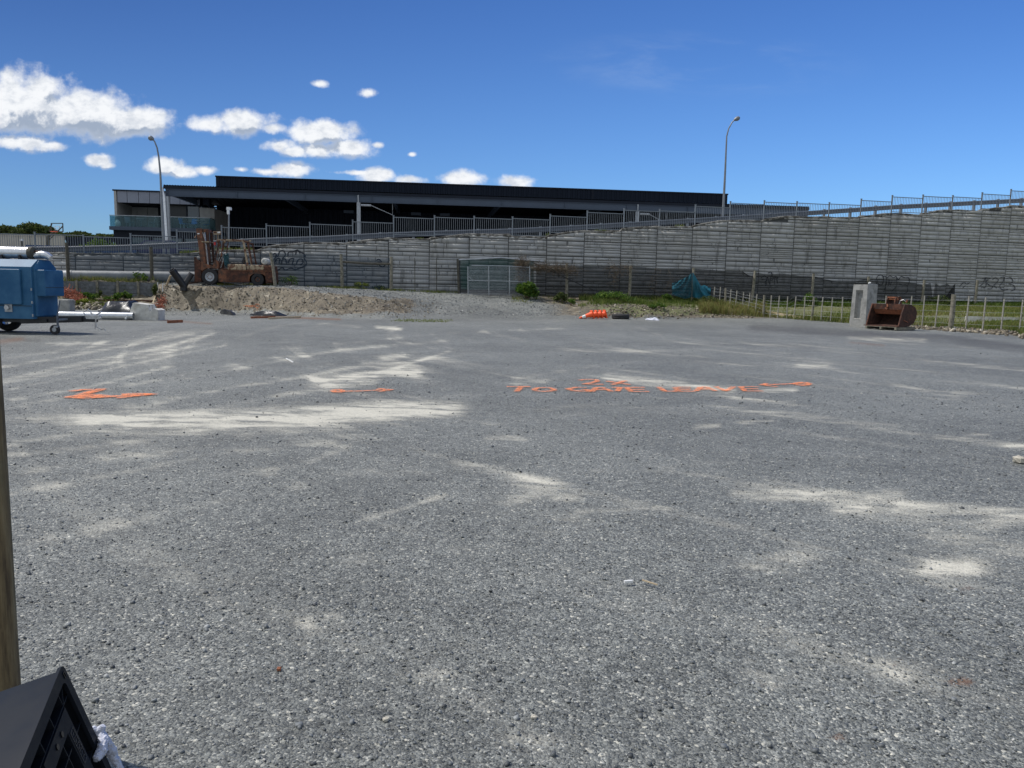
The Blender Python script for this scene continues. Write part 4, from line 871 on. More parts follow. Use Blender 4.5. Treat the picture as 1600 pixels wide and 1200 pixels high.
# ------------------------------------------------------------------ yard fences in front of the wall
def post_between(mb, top, bot, r, n=9): mb.tube([Vector(bot)-Vector((0, 0, .15)), Vector(bot).lerp(Vector(top), .5)+Vector((.01, 0, 0)), Vector(top)], [r*1.08, r, r*.95], n)
def on(px, py, off):   # post foot: on the plane 'off' in front of wall
    v = hitW(px, py, off); return v
def shade_post(root, tx, ty, bx, off=-2.0, r=.075, m='timber'):
    T = hitW(tx, ty, off); Bq = hitW(bx, 460, off); zb = h(Bq.x, Bq.y); mb = MB(); post_between(mb, T, (Bq.x, Bq.y, zb-.1), r); mb.obj('post', m, root, True); return T, Vector((Bq.x, Bq.y, zb))
def cloth(root, top, botpx, off, m, name, sag=0, nseg=60, nv=8, slack=.08, seed=0, lift=None):
    """top: [(px,py)] hung line; lower edge near the ground"""
    xs = np.linspace(top[0][0], top[-1][0], nseg); V = []
    for i, a in enumerate(xs):
        ty = float(np.interp(a, [q[0] for q in top], [q[1] for q in top])); T = hitW(a, ty, off); zb = h(T.x, T.y)+(.05 if lift is None else lift)
        for j in range(nv+1):
            f = j/nv; w = (vn(a*.06, f*2+seed, 1.)-.5)*slack*2+(vn(a*.25, f*3+seed, 1.)-.5)*slack*.8
            p = Vector((T.x, T.y, T.z+(zb-T.z)*f))+WN*float(w)*(1 if 0 < j else .2); V.append(p)
    mb = MB(); k = nv+1; mb.add(V, [(i*k+j, (i+1)*k+j, (i+1)*k+j+1, i*k+j+1) for i in range(nseg-1) for j in range(nv)]); return mb.obj(name, m, root, True)
# left, faded blue
o = thing('shade_cloth_fence', hitW(300, 440, -1.3), 'post fence with faded see through blue shade cloth behind the forklift', 'fence')
for tx, ty, bx in ((104, 379, 108), (236, 386, 238), (533, 397, 535), (611.5, 401, 611)): shade_post(o, tx, ty, bx, -1.2, .085 if ty > 390 else .09, 'timber' if tx > 500 else 'dark_timber')
cloth(o, [(108, 392), (160, 391), (236, 393), (330, 396), (424, 396), (470, 397), (533, 398)], 0, -1.13, 'net_blue', 'shade_cloth', slack=.02)
cloth(o, [(536, 400), (560, 401), (590, 404), (609, 403)], 0, -1.13, 'net_blue', 'shade_cloth', slack=.02, nseg=20, seed=3)
a, b = hitW(535, 409, -1.2), hitW(611, 412.5, -1.2); MB().tube([a, a.lerp(b, .5)+Vector((0, 0, -.04)), b], .06, 8).obj('cross_rail', 'dark_timber', o); keep(o)
o = thing('leaning_post', hitW(431, 444, -3.15), 'leaning round timber post touching the rear of the forklift', 'post')
T, Bq = hitW(423, 394.5, -3.15), hitW(431, 446, -3.15); mb = MB(); post_between(mb, T, (Bq.x, Bq.y, h(Bq.x, Bq.y)-.1), .085); mb.obj('post', 'timber', o, True); keep(o)
# wire mesh bay
o = thing('wire_mesh_fence', hitW(660, 458, -1.2), 'open wire mesh fence bay between timber post and green gate cloth', 'fence')
for tx, bx in ((648, 648.5), (682, 682)): T, Bq = hitW(tx, 403, -1.2), hitW(bx, 458, -1.2); MB().tube([T, Bq], .022, 6).obj('stay', 'dark_timber', o)
mb = MB()
for i in range(12):
    y0 = 403+i*4.8; mb.tube([hitW(613, y0-.5, -1.2), hitW(714, y0+.9, -1.2)], .006, 4)
for i in range(24): xx = 614+i*4.3; mb.tube([hitW(xx, 403, -1.2), hitW(xx, 457, -1.2)], .004, 4)
mb.obj('wire_mesh', 'steel_grey', o); keep(o)
# green gate cloth on frame
o = thing('green_cloth_gate', hitW(715, 461, -1.5), 'tall peaked gate frame hung with dark green shade cloth', 'gate')
pl = lambda a, b: hitW(a, b, -1.5)
MB().bar(pl(717, 461.5), pl(715, 404.5), .12).obj('gate_post', 'dark_timber', o); MB().bar(pl(719.5, 461), pl(717.8, 405.5), .06).obj('hinge_post', 'black_plastic', o)
MB().tube([pl(716, 406), pl(745, 405), pl(782, 402.5), pl(815, 406), pl(850, 408.5)], .045, 8).obj('top_tube', 'galv', o)
MB().bar(pl(720, 453), pl(832, 455.5), .07).bar(pl(720, 456.5), pl(832, 458), .05).obj('bottom_rail', 'black_plastic', o)
V = []; n_ = 40; nv = 8
for i in range(n_):
    a = 719+(834-719)*i/(n_-1); ty = float(np.interp(a, [719, 745, 782, 815, 850], [406.5, 405.5, 403, 406.5, 409])); by = float(np.interp(a, [719, 834], [453, 455]))
    for j in range(nv+1): V.append(pl(a, ty+(by-ty)*j/nv)+WN*(float(vn(a*.08, j*.4, 1.))-.5)*.08)
k = nv+1; MB().add(V, [(i*k+j, (i+1)*k+j, (i+1)*k+j+1, i*k+j+1) for i in range(n_-1) for j in range(nv)]).obj('shade_cloth', 'net_green', o, True); keep(o)
# chain link gate in front
o = thing('chain_link_gate', hitW(732, 462, -2.4), 'galvanised pipe gate with chain link mesh in front of the green cloth', 'gate')
pl = lambda a, b: hitW(a, b, -2.4)
for a, t_ in ((731, 416.5), (763.5, 415.5), (796, 416), (827.5, 415.5)): 
    T = pl(a, t_); Bq = pl(a+.4, 461.5 if a < 810 else 460); MB().tube([T, Bq], .03, 8).obj('upright', 'galv', o)
MB().tube([pl(737, 414.8), pl(795, 415.8), pl(828, 418)], .022, 8).obj('top_rail', 'galv', o); MB().tube([pl(731, 438.3), pl(796, 439.5), pl(828, 441)], .022, 8).obj('mid_rail', 'galv', o)
MB().tube([pl(732, 432), pl(739, 438)], .014, 6).obj('latch_chain', 'galv', o)
mb = MB(); c0, c1 = pl(731, 461), pl(828, 461); L = (c1-c0).length; hh_ = pl(731, 416.5).z-c0.z; u_ = (c1-c0)/L; st = .085
for k_ in range(-int(hh_/st)-1, int(L/st)+1):
    for sgn in (1, -1):
        x0 = k_*st; a, b = (max(x0, 0), max(0, -x0)), (min(x0+hh_, L), min(hh_, L-x0))
        if b[0] <= a[0]: continue
        p0, p1 = (a, b) if sgn > 0 else ((L-a[0], a[1]), (L-b[0], b[1]))
        mb.tube([c0+u_*p0[0]+Vector((0, 0, p0[1])), c0+u_*p1[0]+Vector((0, 0, p1[1]))], .0035, 3, False)
mb.obj('chain_link', 'galv', o); keep(o)
# dark shade cloth fence to the right
o = thing('shade_cloth_fence', hitW(1100, 460, -2.0), 'long post fence with sagging black shade cloth at the foot of the wall', 'fence')
for tx, ty, bx in ((886, 411, 885.5), (985.5, 415, 983.5), (1084, 418.5, 1082), (1180, 423, 1175), (1271.5, 427.5, 1268), (1357.5, 432, 1356), (1444.5, 437.5, 1441), (1527.5, 438, 1524.5), (1620, 442, 1616)):
    shade_post(o, tx, ty, bx, -2.0, .085)
cloth(o, [(838, 414), (886, 414), (985, 416), (1022, 419), (1082, 419.5), (1130, 423), (1160, 424.5), (1168, 430), (1178, 433), (1181, 426), (1200, 428.5), (1222, 427), (1250, 431), (1271, 432), (1285, 436), (1308, 440.5), (1333, 440.5), (1354, 436.5), (1375, 436), (1400, 438.5), (1420, 441), (1443, 445)], 0, -1.93, 'net_dark', 'shade_cloth', nseg=170, slack=.10)
cloth(o, [(1443, 442), (1448, 444), (1454, 441.5), (1457, 464)], 0, -1.93, 'net_dark', 'shade_cloth', nseg=14, seed=2)
cloth(o, [(1459, 463), (1462, 442), (1468, 447), (1476, 444.5), (1480, 443), (1486, 448), (1492.5, 443.5), (1489, 460)][:7], 0, -1.93, 'net_dark', 'shade_cloth', nseg=24, seed=5)
cloth(o, [(1479, 462), (1486, 452), (1492.8, 443)], 0, -1.86, 'black_film', 'torn_flap', nseg=14, seed=7)
for z_ in (.35, .8, 1.2, 1.55):
    pts = []
    for a in np.linspace(838, 1620, 16): v = hitW(a, 450, -2.0); pts.append((v.x, v.y, h(v.x, v.y)+z_))
    MB().tube(pts, .004, 4).obj('wire', 'galv', o)
MB().tube([hitW(1443, 439.5, -2.), hitW(1527, 441, -2.), hitW(1620, 445, -2.)], .006, 4).obj('wire', 'galv', o)
MB().tube([hitW(828, 419.5, -2.05), hitW(858, 420, -2.05), hitW(886, 421.5, -2.05)], .055, 8).obj('cross_rail', 'timber', o)
MB().tube([hitW(a, b, -2.12) for a, b in ((834, 411), (850, 418), (868, 426), (890, 437), (910, 446), (930, 454), (948, 458))], .03, 6).obj('slack_cable', 'black_plastic', o)
MB().tube([hitW(a, b, -1.97) for a, b in ((1160, 424.5), (1168, 430), (1178, 433), (1181, 426))], .03, 6).tube([hitW(a, b, -1.97) for a, b in ((1271, 432), (1285, 436), (1308, 440.5), (1333, 440.5), (1354, 436.5))], .022, 6).obj('hem', 'black_plastic', o)
keep(o)
# dead vine on the gate corner and along the rail
def vine(cs, rs, n, seg=5, ln=.5, r=.007):
    mb = MB(); rl = random.Random(5)
    for _ in range(n):
        i = rl.randrange(len(cs)); c = Vector(cs[i]); p = c+Vector([rl.gauss(0, 1)*q*.55 for q in rs[i]]); d = Vector((rl.gauss(0, 1), rl.gauss(0, .5), rl.gauss(0, 1)-.35)); pts = [p]
        for _k in range(seg): d = (d.normalized()+Vector((rl.gauss(0, .6), rl.gauss(0, .4), rl.gauss(0, .6)))); p = p+d.normalized()*ln/seg; pts.append(p)
        mb.tube(pts, r, 3, False)
    return mb
c1, c2, c3, c4, c5 = hitW(816, 413, -2.2), hitW(818, 432, -2.2), hitW(845, 417, -2.2), hitW(872, 419, -2.2), hitW(893, 421, -2.2)
o = tag(vine([c1, c1, c1, c2, c2, c3, c3, c4, c4, c5], [(.3, .12, .18)]*3+[(.35, .12, .5)]*2+[(.6, .12, .12)]*2+[(.6, .12, .12)]*2+[(.5, .1, .2)], 720).obj('dead_vine', 'twig'), 'brown tangle of dead vine over the corner of the green gate and rail', 'vine')
c1, c2 = hitW(960, 420, -2.15), hitW(1044, 442, -2.15)
tag(vine([c1, c1-Vector((0, 0, .5)), c1+Vector((.8, 0, .1))], [(.6, .1, .15), (.1, .1, .6), (.4, .1, .1)], 90, ln=.6).obj('dead_vine', 'twig'), 'sparse dead vine stems clinging to the black shade cloth left of the tarp', 'vine')
tag(vine([c2-Vector((.9, 0, 0)), c2, c2+Vector((.2, 0, -.3))], [(.05, .05, .6), (.05, .05, .6), (.06, .05, .5)], 40, ln=.8).obj('dead_vine', 'twig'), 'thin dry upright stems on the black shade cloth just left of the blue tarp', 'vine')

# blue windbreak cloth draped over a post
pl = lambda a, b, f=0: hitW(a, b, -2.6-f)
topc = [(1050, 443), (1060, 439), (1072, 433), (1083, 425.5), (1088, 434), (1095, 446.5), (1101, 445.5), (1106, 448), (1110.5, 449)]
V = []; nseg = 44; nv = 12; xs = np.linspace(1050, 1110.5, nseg)
for a in xs:
    ty = float(np.interp(a, [q_[0] for q_ in topc], [q_[1] for q_ in topc])); by = float(np.interp(a, [1050, 1070, 1082, 1095, 1110], [460, 467, 464, 468, 468]))
    for j in range(nv+1):
        f = j/nv; w = (float(vn((a-1083)/(3.5+9*f)+30, f*1.1+3, 1.))-.5)*.9*(.25+f)+(float(vn((a-1083)/(1.6+4*f)+9, f*2.1, 1.))-.5)*.35*(.2+f)+.35*f*min(1, abs(a-1083)/14); V.append(pl(a, ty+(by-ty)*f, w))
k = nv+1; o = thing('blue_tarp', pl(1083, 466), 'torn blue windbreak cloth draped from a fence post', 'tarp')
cut = int(nseg*.53)
for Vs_, m_ in ((V[cut*k:], 'tarp'), (V[:(cut+1)*k], 'tarp_dark')):
    MB().add(Vs_, [(i*k+j, (i+1)*k+j, (i+1)*k+j+1, i*k+j+1) for i in range(len(Vs_)//k-1) for j in range(nv)]).obj('cloth', m_, o, True)
keep(o)

# ------------------------------------------------------------------ batten fence at right
FL = [(1100, 47.6), (1130, 47), (1195, 45), (1317, 42), (1450, 36.6), (1598, 32), (1760, 28.5)]
def fy(px): return float(np.interp(px, [q[0] for q in FL], [q[1] for q in FL]))
BT = [(1117, 448), (1126, 448.5), (1134, 450), (1142.5, 452), (1151.7, 454), (1162, 456), (1172, 457.5), (1183, 459.5), (1194.5, 461), (1205.5, 461.5), (1218, 462), (1231, 463), (1244, 463), (1258, 463.5), (1272, 464), (1286, 464), (1301, 464.5), (1317, 464), (1332.5, 463), (1349, 463), (1366, 463), (1385, 462), (1404.5, 463), (1425, 462.5), (1445, 462), (1467, 461), (1490.5, 460), (1514.5, 462.5), (1540.5, 464.5), (1569.5, 467), (1598.5, 468.5), (1632, 470), (1668, 472)]
o = thing('batten_fence', P(1317, 504, 42), 'low wire fence of thin pale timber battens curving along the right edge of the yard', 'fence')
feet = []
for a, ty in BT:
    T = P(a, ty, fy(a)); bx = T.x-random.uniform(-.02, .07); zb = h(T.x, T.y); big_ = a in (1134, 1194.5, 1272, 1490.5); feet.append(Vector((bx, T.y, zb)))
    zt_ = max(T.z, zb+.95) if a > 1140 else T.z; T = Vector((T.x, T.y, zt_))
    if big_: mb = MB(); post_between(mb, T, (bx, T.y, zb-.1), .11 if a > 1400 else .065); mb.obj('post', 'timber', o, True)
    else: MB().bar((bx, T.y, zb-.15), T, .045+.012*random.random(), .04, (1, .3, 0)).obj('batten', 'timber_pale', o)
for z_ in (.25, .5, .75, 1.0, 1.2): MB().tube([p+Vector((0, -.03, z_*(1.1 if p.y < 44 else .8))) for p in feet], .0035, 4).obj('wire', 'galv', o)
keep(o)

# ------------------------------------------------------------------ precast concrete block (upright, with recess)
def frame_at(px, py, nv_, npp):
    g_ = G(px, py); v = Vector((g_.x, g_.y, 0)).normalized(); p = Vector((v.y, -v.x, 0)); nF = (v*nv_+p*npp).normalized(); nR = Vector((-nF.y, nF.x, 0)); return g_, nF, nR
g0 = G(1339, 510.5); v = Vector((g0.x, g0.y, 0)).normalized(); p = Vector((v.y, -v.x, 0)); nF = (-v*.87-p*.5).normalized(); nR = (p*.87-v*.5).normalized()
ang = math.atan2(nR.y, nR.x)
o = thing('concrete_block', (g0.x, g0.y, 0), 'tall upright precast concrete block with a long recess in its face, left of the bucket', 'concrete block', rz=ang)
o.rotation_euler = (R(-1.5), R(0), ang)
w0, w1, d0, d1, Hh = .42, .355, .0, .0, 2.08; dp0, dp1 = .86, .88
def taper(z): f = z/Hh; return w0+(w1-w0)*f
mb = MB(); zs = [0, .22, .35, 1.72, 1.80, Hh-.03, Hh]
xi = lambda z: (.19+(-.04)*z/Hh)
V = []; 
def fr(x_, y_, z_): return (x_, y_, z_)
# outer shell rings
rings = []
for z_ in (0, 1., Hh-.05, Hh):
    w_ = taper(z_); b_ = .02 if z_ == Hh else 0; fy0 = b_+.04*z_/Hh*0; rings.append([(-w_+b_, fy0, z_), (w_-b_, fy0, z_), (w_-b_, dp0-b_+.04*z_/Hh, z_), (-w_+b_, dp0-b_+.04*z_/Hh, z_)])
for rg in rings: V += rg
fs = []
for k in range(3):
    for i in range(1, 4): j = (i+1) % 4; fs.append((k*4+i, k*4+j, k*4+4+j, k*4+4+i))
fs += [(12, 13, 14, 15), (3, 2, 1, 0)]; mb.add(V, fs)
# front face with recess
R0, R1 = .36, 1.76; a0, a1 = taper(0), Hh
outer = [(-taper(0), 0, 0), (taper(0), 0, 0), (taper(Hh-.05), 0, Hh-.05), (-taper(Hh-.05), 0, Hh-.05)]
ri = [(-.20, 0, R0), (.15, 0, R0), (.15, 0, R1), (-.20, 0, R1)]; ro = [(-.14, .16, R0+.05), (.11, .16, R0+.05), (.11, .16, R1-.16), (-.14, .16, R1-.16)]
mb.add(outer+ri+ro, [(0, 1, 5, 4), (1, 2, 6, 5), (2, 3, 7, 6), (3, 0, 4, 7), (4, 5, 9, 8), (5, 6, 10, 9), (6, 7, 11, 10), (7, 4, 8, 11), (8, 9, 10, 11)])
mb.obj('block_body', 'concrete', o)
mb = MB()
for x_, z_ in ((-.02, 1.93), (-.30, 1.55), (.27, 1.5), (-.33, .75), (.3, .35), (-.33, .35)): mb.lathe([(0, -.012), (.035, -.01), (.04, .0)], (x_, 0, z_), (0, -1, 0), 10)
mb.obj('lifting_socket', 'concrete_w', o); MB().tube([(.15, .45, Hh), (.16, .46, Hh+.06), (.22, .5, Hh+.05)], .035, 6).obj('lifting_eye', 'white', o)
MB().box((-.03, .07, R0+.03), (.34, .13, .03)).obj('recess_ledge', 'concrete_w', o)

# ------------------------------------------------------------------ pallet and excavator bucket
g1 = G(1376, 514.5); v = Vector((g1.x, g1.y, 0)).normalized(); p = Vector((v.y, -v.x, 0)); nF = (-v*.82-p*.57).normalized(); nR = (p*.82-v*.57).normalized(); ang = math.atan2(nR.y, nR.x)
o = thing('pallet', (g1.x, g1.y, 0), 'weathered timber pallet under the rusty excavator bucket', 'pallet', rz=ang)
for y_ in (.03, .55, 1.1): MB().box((.13, y_, .055), (1.6, .09, .10)).obj('bearer', 'timber_grey', o) if False else None
for x_ in (-.62, .1, .83): MB().box((x_, .5, .065), (.09, 1.35, .10)).obj('bearer', 'timber', o)
for k in range(9): MB().box((.1, -.12+k*.16, .128), (1.55, .10, .022)).obj('deck_board', 'timber', o)
for k in range(3): MB().box((.1, .06+k*.54, .007), (1.55, .10, .012)).obj('deck_board', 'timber', o)
o = thing('excavator_bucket', (g1.x, g1.y, .145), 'rusty brown excavator bucket lying open on a pallet', 'excavator bucket', rz=ang)
# profile in (depth y, height z): lip at front bottom, curved back, top edge
pf = [(.0, .0), (.35, .0), (.75, .03), (1.05, .16), (1.22, .40), (1.24, .66), (1.08, .88), (.80, .98), (.52, 1.0), (.34, 1.0)]
wB = .80; x0b, x1b = -.72, .84; th = .035
V = []; n_ = len(pf); 
inn = []
for i, (a, b) in enumerate(pf):
    pa, pb = pf[max(i-1, 0)], pf[min(i+1, n_-1)]; dx_, dz_ = pb[0]-pa[0], pb[1]-pa[1]; l_ = math.hypot(dx_, dz_); inn.append((a-dz_/l_*th, b+dx_/l_*th))
for lst in (pf, inn):
    for x_ in (x0b, x1b): V += [(x_, a, b) for a, b in lst]
fs = []
for i in range(n_-1): fs += [(i, i+1, n_+i+1, n_+i), (2*n_+i, 3*n_+i, 3*n_+i+1, 2*n_+i+1)]
fs += [(0, n_, 3*n_, 2*n_), (n_-1, 3*n_-1, 4*n_-1, 2*n_-1)]
MB().add(V, fs).obj('shell', 'rust_dark', o, True)
side = pf+[(.16, .55)]
for x_, l_ in ((x0b, None), (x1b, None)): MB().prism(side, (x_+(0 if x_ > 0 else -.03), 0, 0), (0, 1, 0), (0, 0, 1), (.03, 0, 0)).obj('side_plate', 'rust_dark', o)
for x_ in (x0b-.035, x1b-.005): 
    m_ = Matrix.Identity(4); MB().bar((x_+.02, -.01, .01), (x_+.02, .15, .55), .05, .05).bar((x_+.02, .15, .55), (x_+.02, .33, 1.0), .05, .05).obj('side_cutter', 'rust', o)
MB().box((.06, -.05, .012), (1.66, .22, .035)).obj('cutting_edge', 'rust', o)
MB().box((.06, .36, .88), (1.56, .035, .25), mtx=Matrix.Rotation(R(8), 4, 'X')).obj('top_plate', 'rust', o)
MB().box((.06, .50, .66), (1.54, .03, .28), mtx=Matrix.Rotation(R(38), 4, 'X')).obj('inner_plate', 'rust_light', o)
MB().tube([(.0, .33, .98), (.05, .30, .88), (-.03, .28, .80), (.05, .27, .76)], .035, 6).obj('hook', 'rust_light', o)
for x_ in (-.13, .27): MB().prism([(.40, .98), (.95, .96), (.92, 1.18), (.78, 1.34), (.50, 1.32), (.42, 1.18)], (x_, 0, 0), (0, 1, 0), (0, 0, 1), (.04, 0, 0)).obj('bracket', 'rust', o)
for y_, z_ in ((.56, 1.22), (.82, 1.2)): MB().lathe([(0, -.26), (.05, -.26), (.05, .26), (0, .26)], (.09, y_, z_), (1, 0, 0), 12).obj('pin', 'rust_light', o)
MB().box((.09, .66, 1.30), (.44, .34, .05)).obj('coupler_plate', 'rust_light', o)
MB().tube([(.45, .5, 1.0), (.5, .52, 1.16), (.62, .55, 1.2), (.72, .6, 1.12)], .016, 6).obj('hose', 'chrome', o); MB().tube([(.74, .6, 1.08), (.78, .6, 1.2)], .03, 6).obj('hose_fitting', 'rust_light', o)
mb = MB(); mb.tube([(x1b+.04, .3, .3), (x1b+.05, .6, .2)], .02, 6).obj('wear_strip', 'rust_light', o)

# ------------------------------------------------------------------ forklift (built facing left; photo pixels -> metres in its own frame)
YF = 41.7; c = P(370, 446, YF); KF = YF/FPX
o = thing('forklift', (c.x, c.y, c.z), 'old rusty orange forklift parked on top of the earth bank', 'forklift', rz=math.atan2(WD.y, WD.x)-.10)
X_ = lambda a: (a-370)*KF*1.02; Z_ = lambda b: (446-b)*KF
WF = 1.25  # body width (local y from 0 near side to WF)
def bx(mb, a0, a1, b0, b1, y0, y1, bev=0): return mb.box(((X_(a0)+X_(a1))/2, (y0+y1)/2, (Z_(b0)+Z_(b1))/2), (abs(X_(a1)-X_(a0)), y1-y0, abs(Z_(b0)-Z_(b1))), bev=bev)
def wheel(cx, cy, r, y0, w, rimm, label=None):
    yc = y0+w/2; cxm, czm = X_(cx), r
    tw = MB().lathe([(r*.55, -w/2), (r*.93, -w/2), (r, -w*.36), (r, w*.36), (r*.93, w/2), (r*.55, w/2)], (cxm, yc, czm), (0, 1, 0), 32).obj('wheel', 'rubber', o, True)
    MB().lathe([(0, -w*.30), (r*.18, -w*.30), (r*.2, -w*.22), (r*.40, -w*.18), (r*.5, -w*.46), (r*.58, -w*.48), (r*.58, w*.3), (0, w*.3)], (cxm, yc, czm), (0, 1, 0), 28).obj('rim', rimm, tw, True)
    mb = MB()
    for k in range(8): a = k*math.pi/4; mb.lathe([(0, -.02), (.022, -.02), (.022, .01)], (cxm+r*.29*math.cos(a), yc-w*.21, czm+r*.29*math.sin(a)), (0, 1, 0), 6)
    mb.obj('wheel_nut', 'rust_light', tw)
for y_ in (-.06, WF-.24): wheel(331, 0, .43, y_, .30, 'column')
for y_ in (.02, WF-.27): wheel(400.5, 0, .335, y_, .24, 'black_plastic')
# chassis: side profile with arches
ch = [(343, 441), (343, 424), (346, 421), (352, 423), (425, 421.5), (425.5, 427), (425, 441), (413, 441.5), (412, 431), (408, 427.5), (394, 427.5), (389, 432), (388, 441)]
MB().prism([(X_(a), Z_(b)) for a, b in ch], (0, .04, 0), (1, 0, 0), (0, 0, 1), (0, WF-.08, 0)).obj('chassis', 'fl_paint', o)
bx(MB(), 355, 386.5, 424.2, 440, .0, .038).obj('side_panel', 'rust', o)
bx(MB(), 412.5, 425.5, 424, 441, -.01, WF+.01, .05).obj('counterweight', 'rust', o)
bx(MB(), 357, 384, 413.5, 422.3, .01, WF-.01, .03).obj('engine_cover', 'fl_cream', o); bx(MB(), 389.2, 410, 414, 422, .02, WF-.02, .03).obj('rear_cover', 'fl_cream', o); bx(MB(), 410.1, 424.5, 414.2, 422.2, .02, WF-.02, .04).obj('rear_hood', 'rust', o)
bx(MB(), 357, 424, 422.4, 423.6, -.015, WF+.015).obj('trim_strip', 'fl_paint', o)
# front fender/cowl
cw_ = [(318, 424), (319, 410), (324, 413.5), (336, 417), (337, 411), (341, 407.5), (343.5, 410), (344, 418), (343, 421), (335, 420), (326, 420.5), (321, 424)]
for y_ in (.0, WF-.08): MB().prism([(X_(a), Z_(b)) for a, b in cw_], (0, y_, 0), (1, 0, 0), (0, 0, 1), (0, .08, 0)).obj('fender', 'fl_paint', o)
bx(MB(), 337, 343, 409, 420, .085, WF-.085).obj('cowl', 'fl_paint', o)
bx(MB(), 318, 345, 424, 434, .26, WF-.26).obj('front_axle', 'rust_dark', o)
bx(MB(), 343, 357, 420, 423, .1, WF-.1).obj('floor_plate', 'rust_dark', o)
# mast: two rails each side, slightly leaning
for y_ in (.16, WF-.34):
    MB().prism([(X_(a), Z_(b)) for a, b in ((311.5, 360.5), (319, 360), (324, 412), (325, 439), (318, 439), (317, 412))], (0, y_, 0), (1, 0, 0), (0, 0, 1), (0, .12, 0)).obj('mast_rail', 'fl_paint', o)
    MB().prism([(X_(a), Z_(b)) for a, b in ((325.5, 362), (329, 362), (331.5, 411), (329, 411))], (0, y_+.02, 0), (1, 0, 0), (0, 0, 1), (0, .1, 0)).obj('inner_rail', 'rust_dark', o)
MB().prism([(X_(a), Z_(b)) for a, b in ((311.5, 360.3), (328.5, 361), (328.7, 365), (312, 365))], (0, .30, 0), (1, 0, 0), (0, 0, 1), (0, WF-.66, 0)).obj('mast_crosshead', 'fl_paint', o)
bx(MB(), 319, 331, 379.5, 381, .14, WF-.14).obj('cross_member', 'fl_cream', o)
for y_ in (.42, .78): MB().tube([(X_(321.5), y_, Z_(364)), (X_(327), y_, Z_(432))], .045, 8).obj('lift_cylinder', 'chrome' if y_ < .5 else 'rust_dark', o)
mb = MB(); mb.tube([(X_(320), .3, Z_(366)), (X_(322), .28, Z_(373)), (X_(324), .3, Z_(380))], .018, 6); mb.obj('chain', 'chrome', o)
bx(MB(), 313.5, 316.5, 367.5, 369, .14, .155).obj('label_plate', 'white', o)
MB().tube([(X_(311.5), .1, Z_(372)), (X_(310), .05, Z_(375))], .03, 6).obj('bracket', 'fl_cream', o)
# carriage and forks
for y_ in (.02, WF-.1): MB().prism([(X_(a), Z_(b)) for a, b in ((308.5, 404.5), (311, 403.5), (313, 408), (318, 412), (318, 441), (309, 442))], (0, y_, 0), (1, 0, 0), (0, 0, 1), (0, .08, 0)).obj('carriage_plate', 'rust', o)
bx(MB(), 310, 313, 408, 413, .1, WF-.1).obj('carriage_bar', 'rust', o); bx(MB(), 310, 313, 430, 436, .1, WF-.1).obj('carriage_bar', 'rust', o)
for y_ in (.2, WF-.35): MB().prism([(X_(a), Z_(b)) for a, b in ((309.5, 420), (310, 442), (297, 445), (285, 445.6), (285, 445), (297, 443.6), (306.5, 441.5), (307.5, 420))], (0, y_, 0), (1, 0, 0), (0, 0, 1), (0, .12, 0)).obj('fork', 'rust_dark', o)
# overhead guard
for y_ in (.06, WF-.12):
    mb = MB(); c_ = lambda a, b: (X_(a), y_+.03, Z_(b))
    mb.bar(c_(345.5, 377.5), c_(341.5, 396), .06).bar(c_(341.5, 396), c_(337.5, 411), .06); mb.obj('front_pillar', 'rust', o)
    MB().bar(c_(351, 378), c_(347.5, 402), .045).obj('inner_pillar', 'fl_paint', o)
    MB().bar(c_(380.5, 377), c_(387, 421.5), .105, .06, (0, 1, 0)).obj('rear_pillar', 'fl_cream', o)
    MB().bar(c_(387.5, 379), c_(392.5, 412.5), .07).bar(c_(381, 378), c_(388, 381), .07).obj('rear_stay', 'rust', o)
    MB().bar(c_(343, 376.7), c_(382, 376.3), .06).obj('roof_rail', 'fl_cream', o)
for a in (344, 350, 356, 362, 368, 374, 381): MB().bar((X_(a), .09, Z_(376.5)), (X_(a), WF-.09, Z_(376.5)), .035).obj('roof_bar', 'fl_cream', o)
for a, y_ in ((343.5, -.02), (346.5, .9)): MB().lathe([(0, -.08), (.05, -.08), (.09, .03), (0, .03)], (X_(a), y_, Z_(378.5)), (-1, 0, .2), 12).obj('work_light', 'fl_cream', o, True)
MB().box((X_(390.5), .1, Z_(377)), (.10, .1, .08)).bar((X_(386), .1, Z_(378.5)), (X_(390), .1, Z_(377.5)), .03).obj('rear_light', 'fl_cream', o)
for a, b in ((339.5, 383), (347, 384.5)): MB().box((X_(a), .0, Z_(b)), (.09, .08, .16)).obj('indicator', 'red' if a < 342 else 'rust_dark', o)
# cab
MB().tube([(X_(343), .55, Z_(419)), (X_(347.5), .58, Z_(405))], .035, 8).obj('steering_column', 'chrome', o)
MB().tube([(X_(347.8)+.10*math.cos(a), .58+.19*math.sin(a), Z_(404.5)+.10*math.cos(a)) for a in np.linspace(0, 6.283, 19)], .018, 6, False).obj('steering_wheel', 'black_plastic', o)
MB().tube([(X_(341), .3, Z_(411)), (X_(343.5), .3, Z_(403))], .014, 6).tube([(X_(343), .35, Z_(411)), (X_(346.5), .35, Z_(403))], .014, 6).tube([(X_(349), .2, Z_(405)), (X_(350), .15, Z_(398)), (X_(349), .2, Z_(395))], .02, 6).obj('lever', 'chrome', o)
bx(MB(), 360, 378, 410.5, 413.3, .3, .85, .02).obj('seat', 'black_plastic', o); MB().bar((X_(376.5), .57, Z_(411)), (X_(380.5), .57, Z_(401.5)), .1, .5, (0, 1, 0)).obj('backrest', 'black_plastic', o)
V = []; n_ = 12
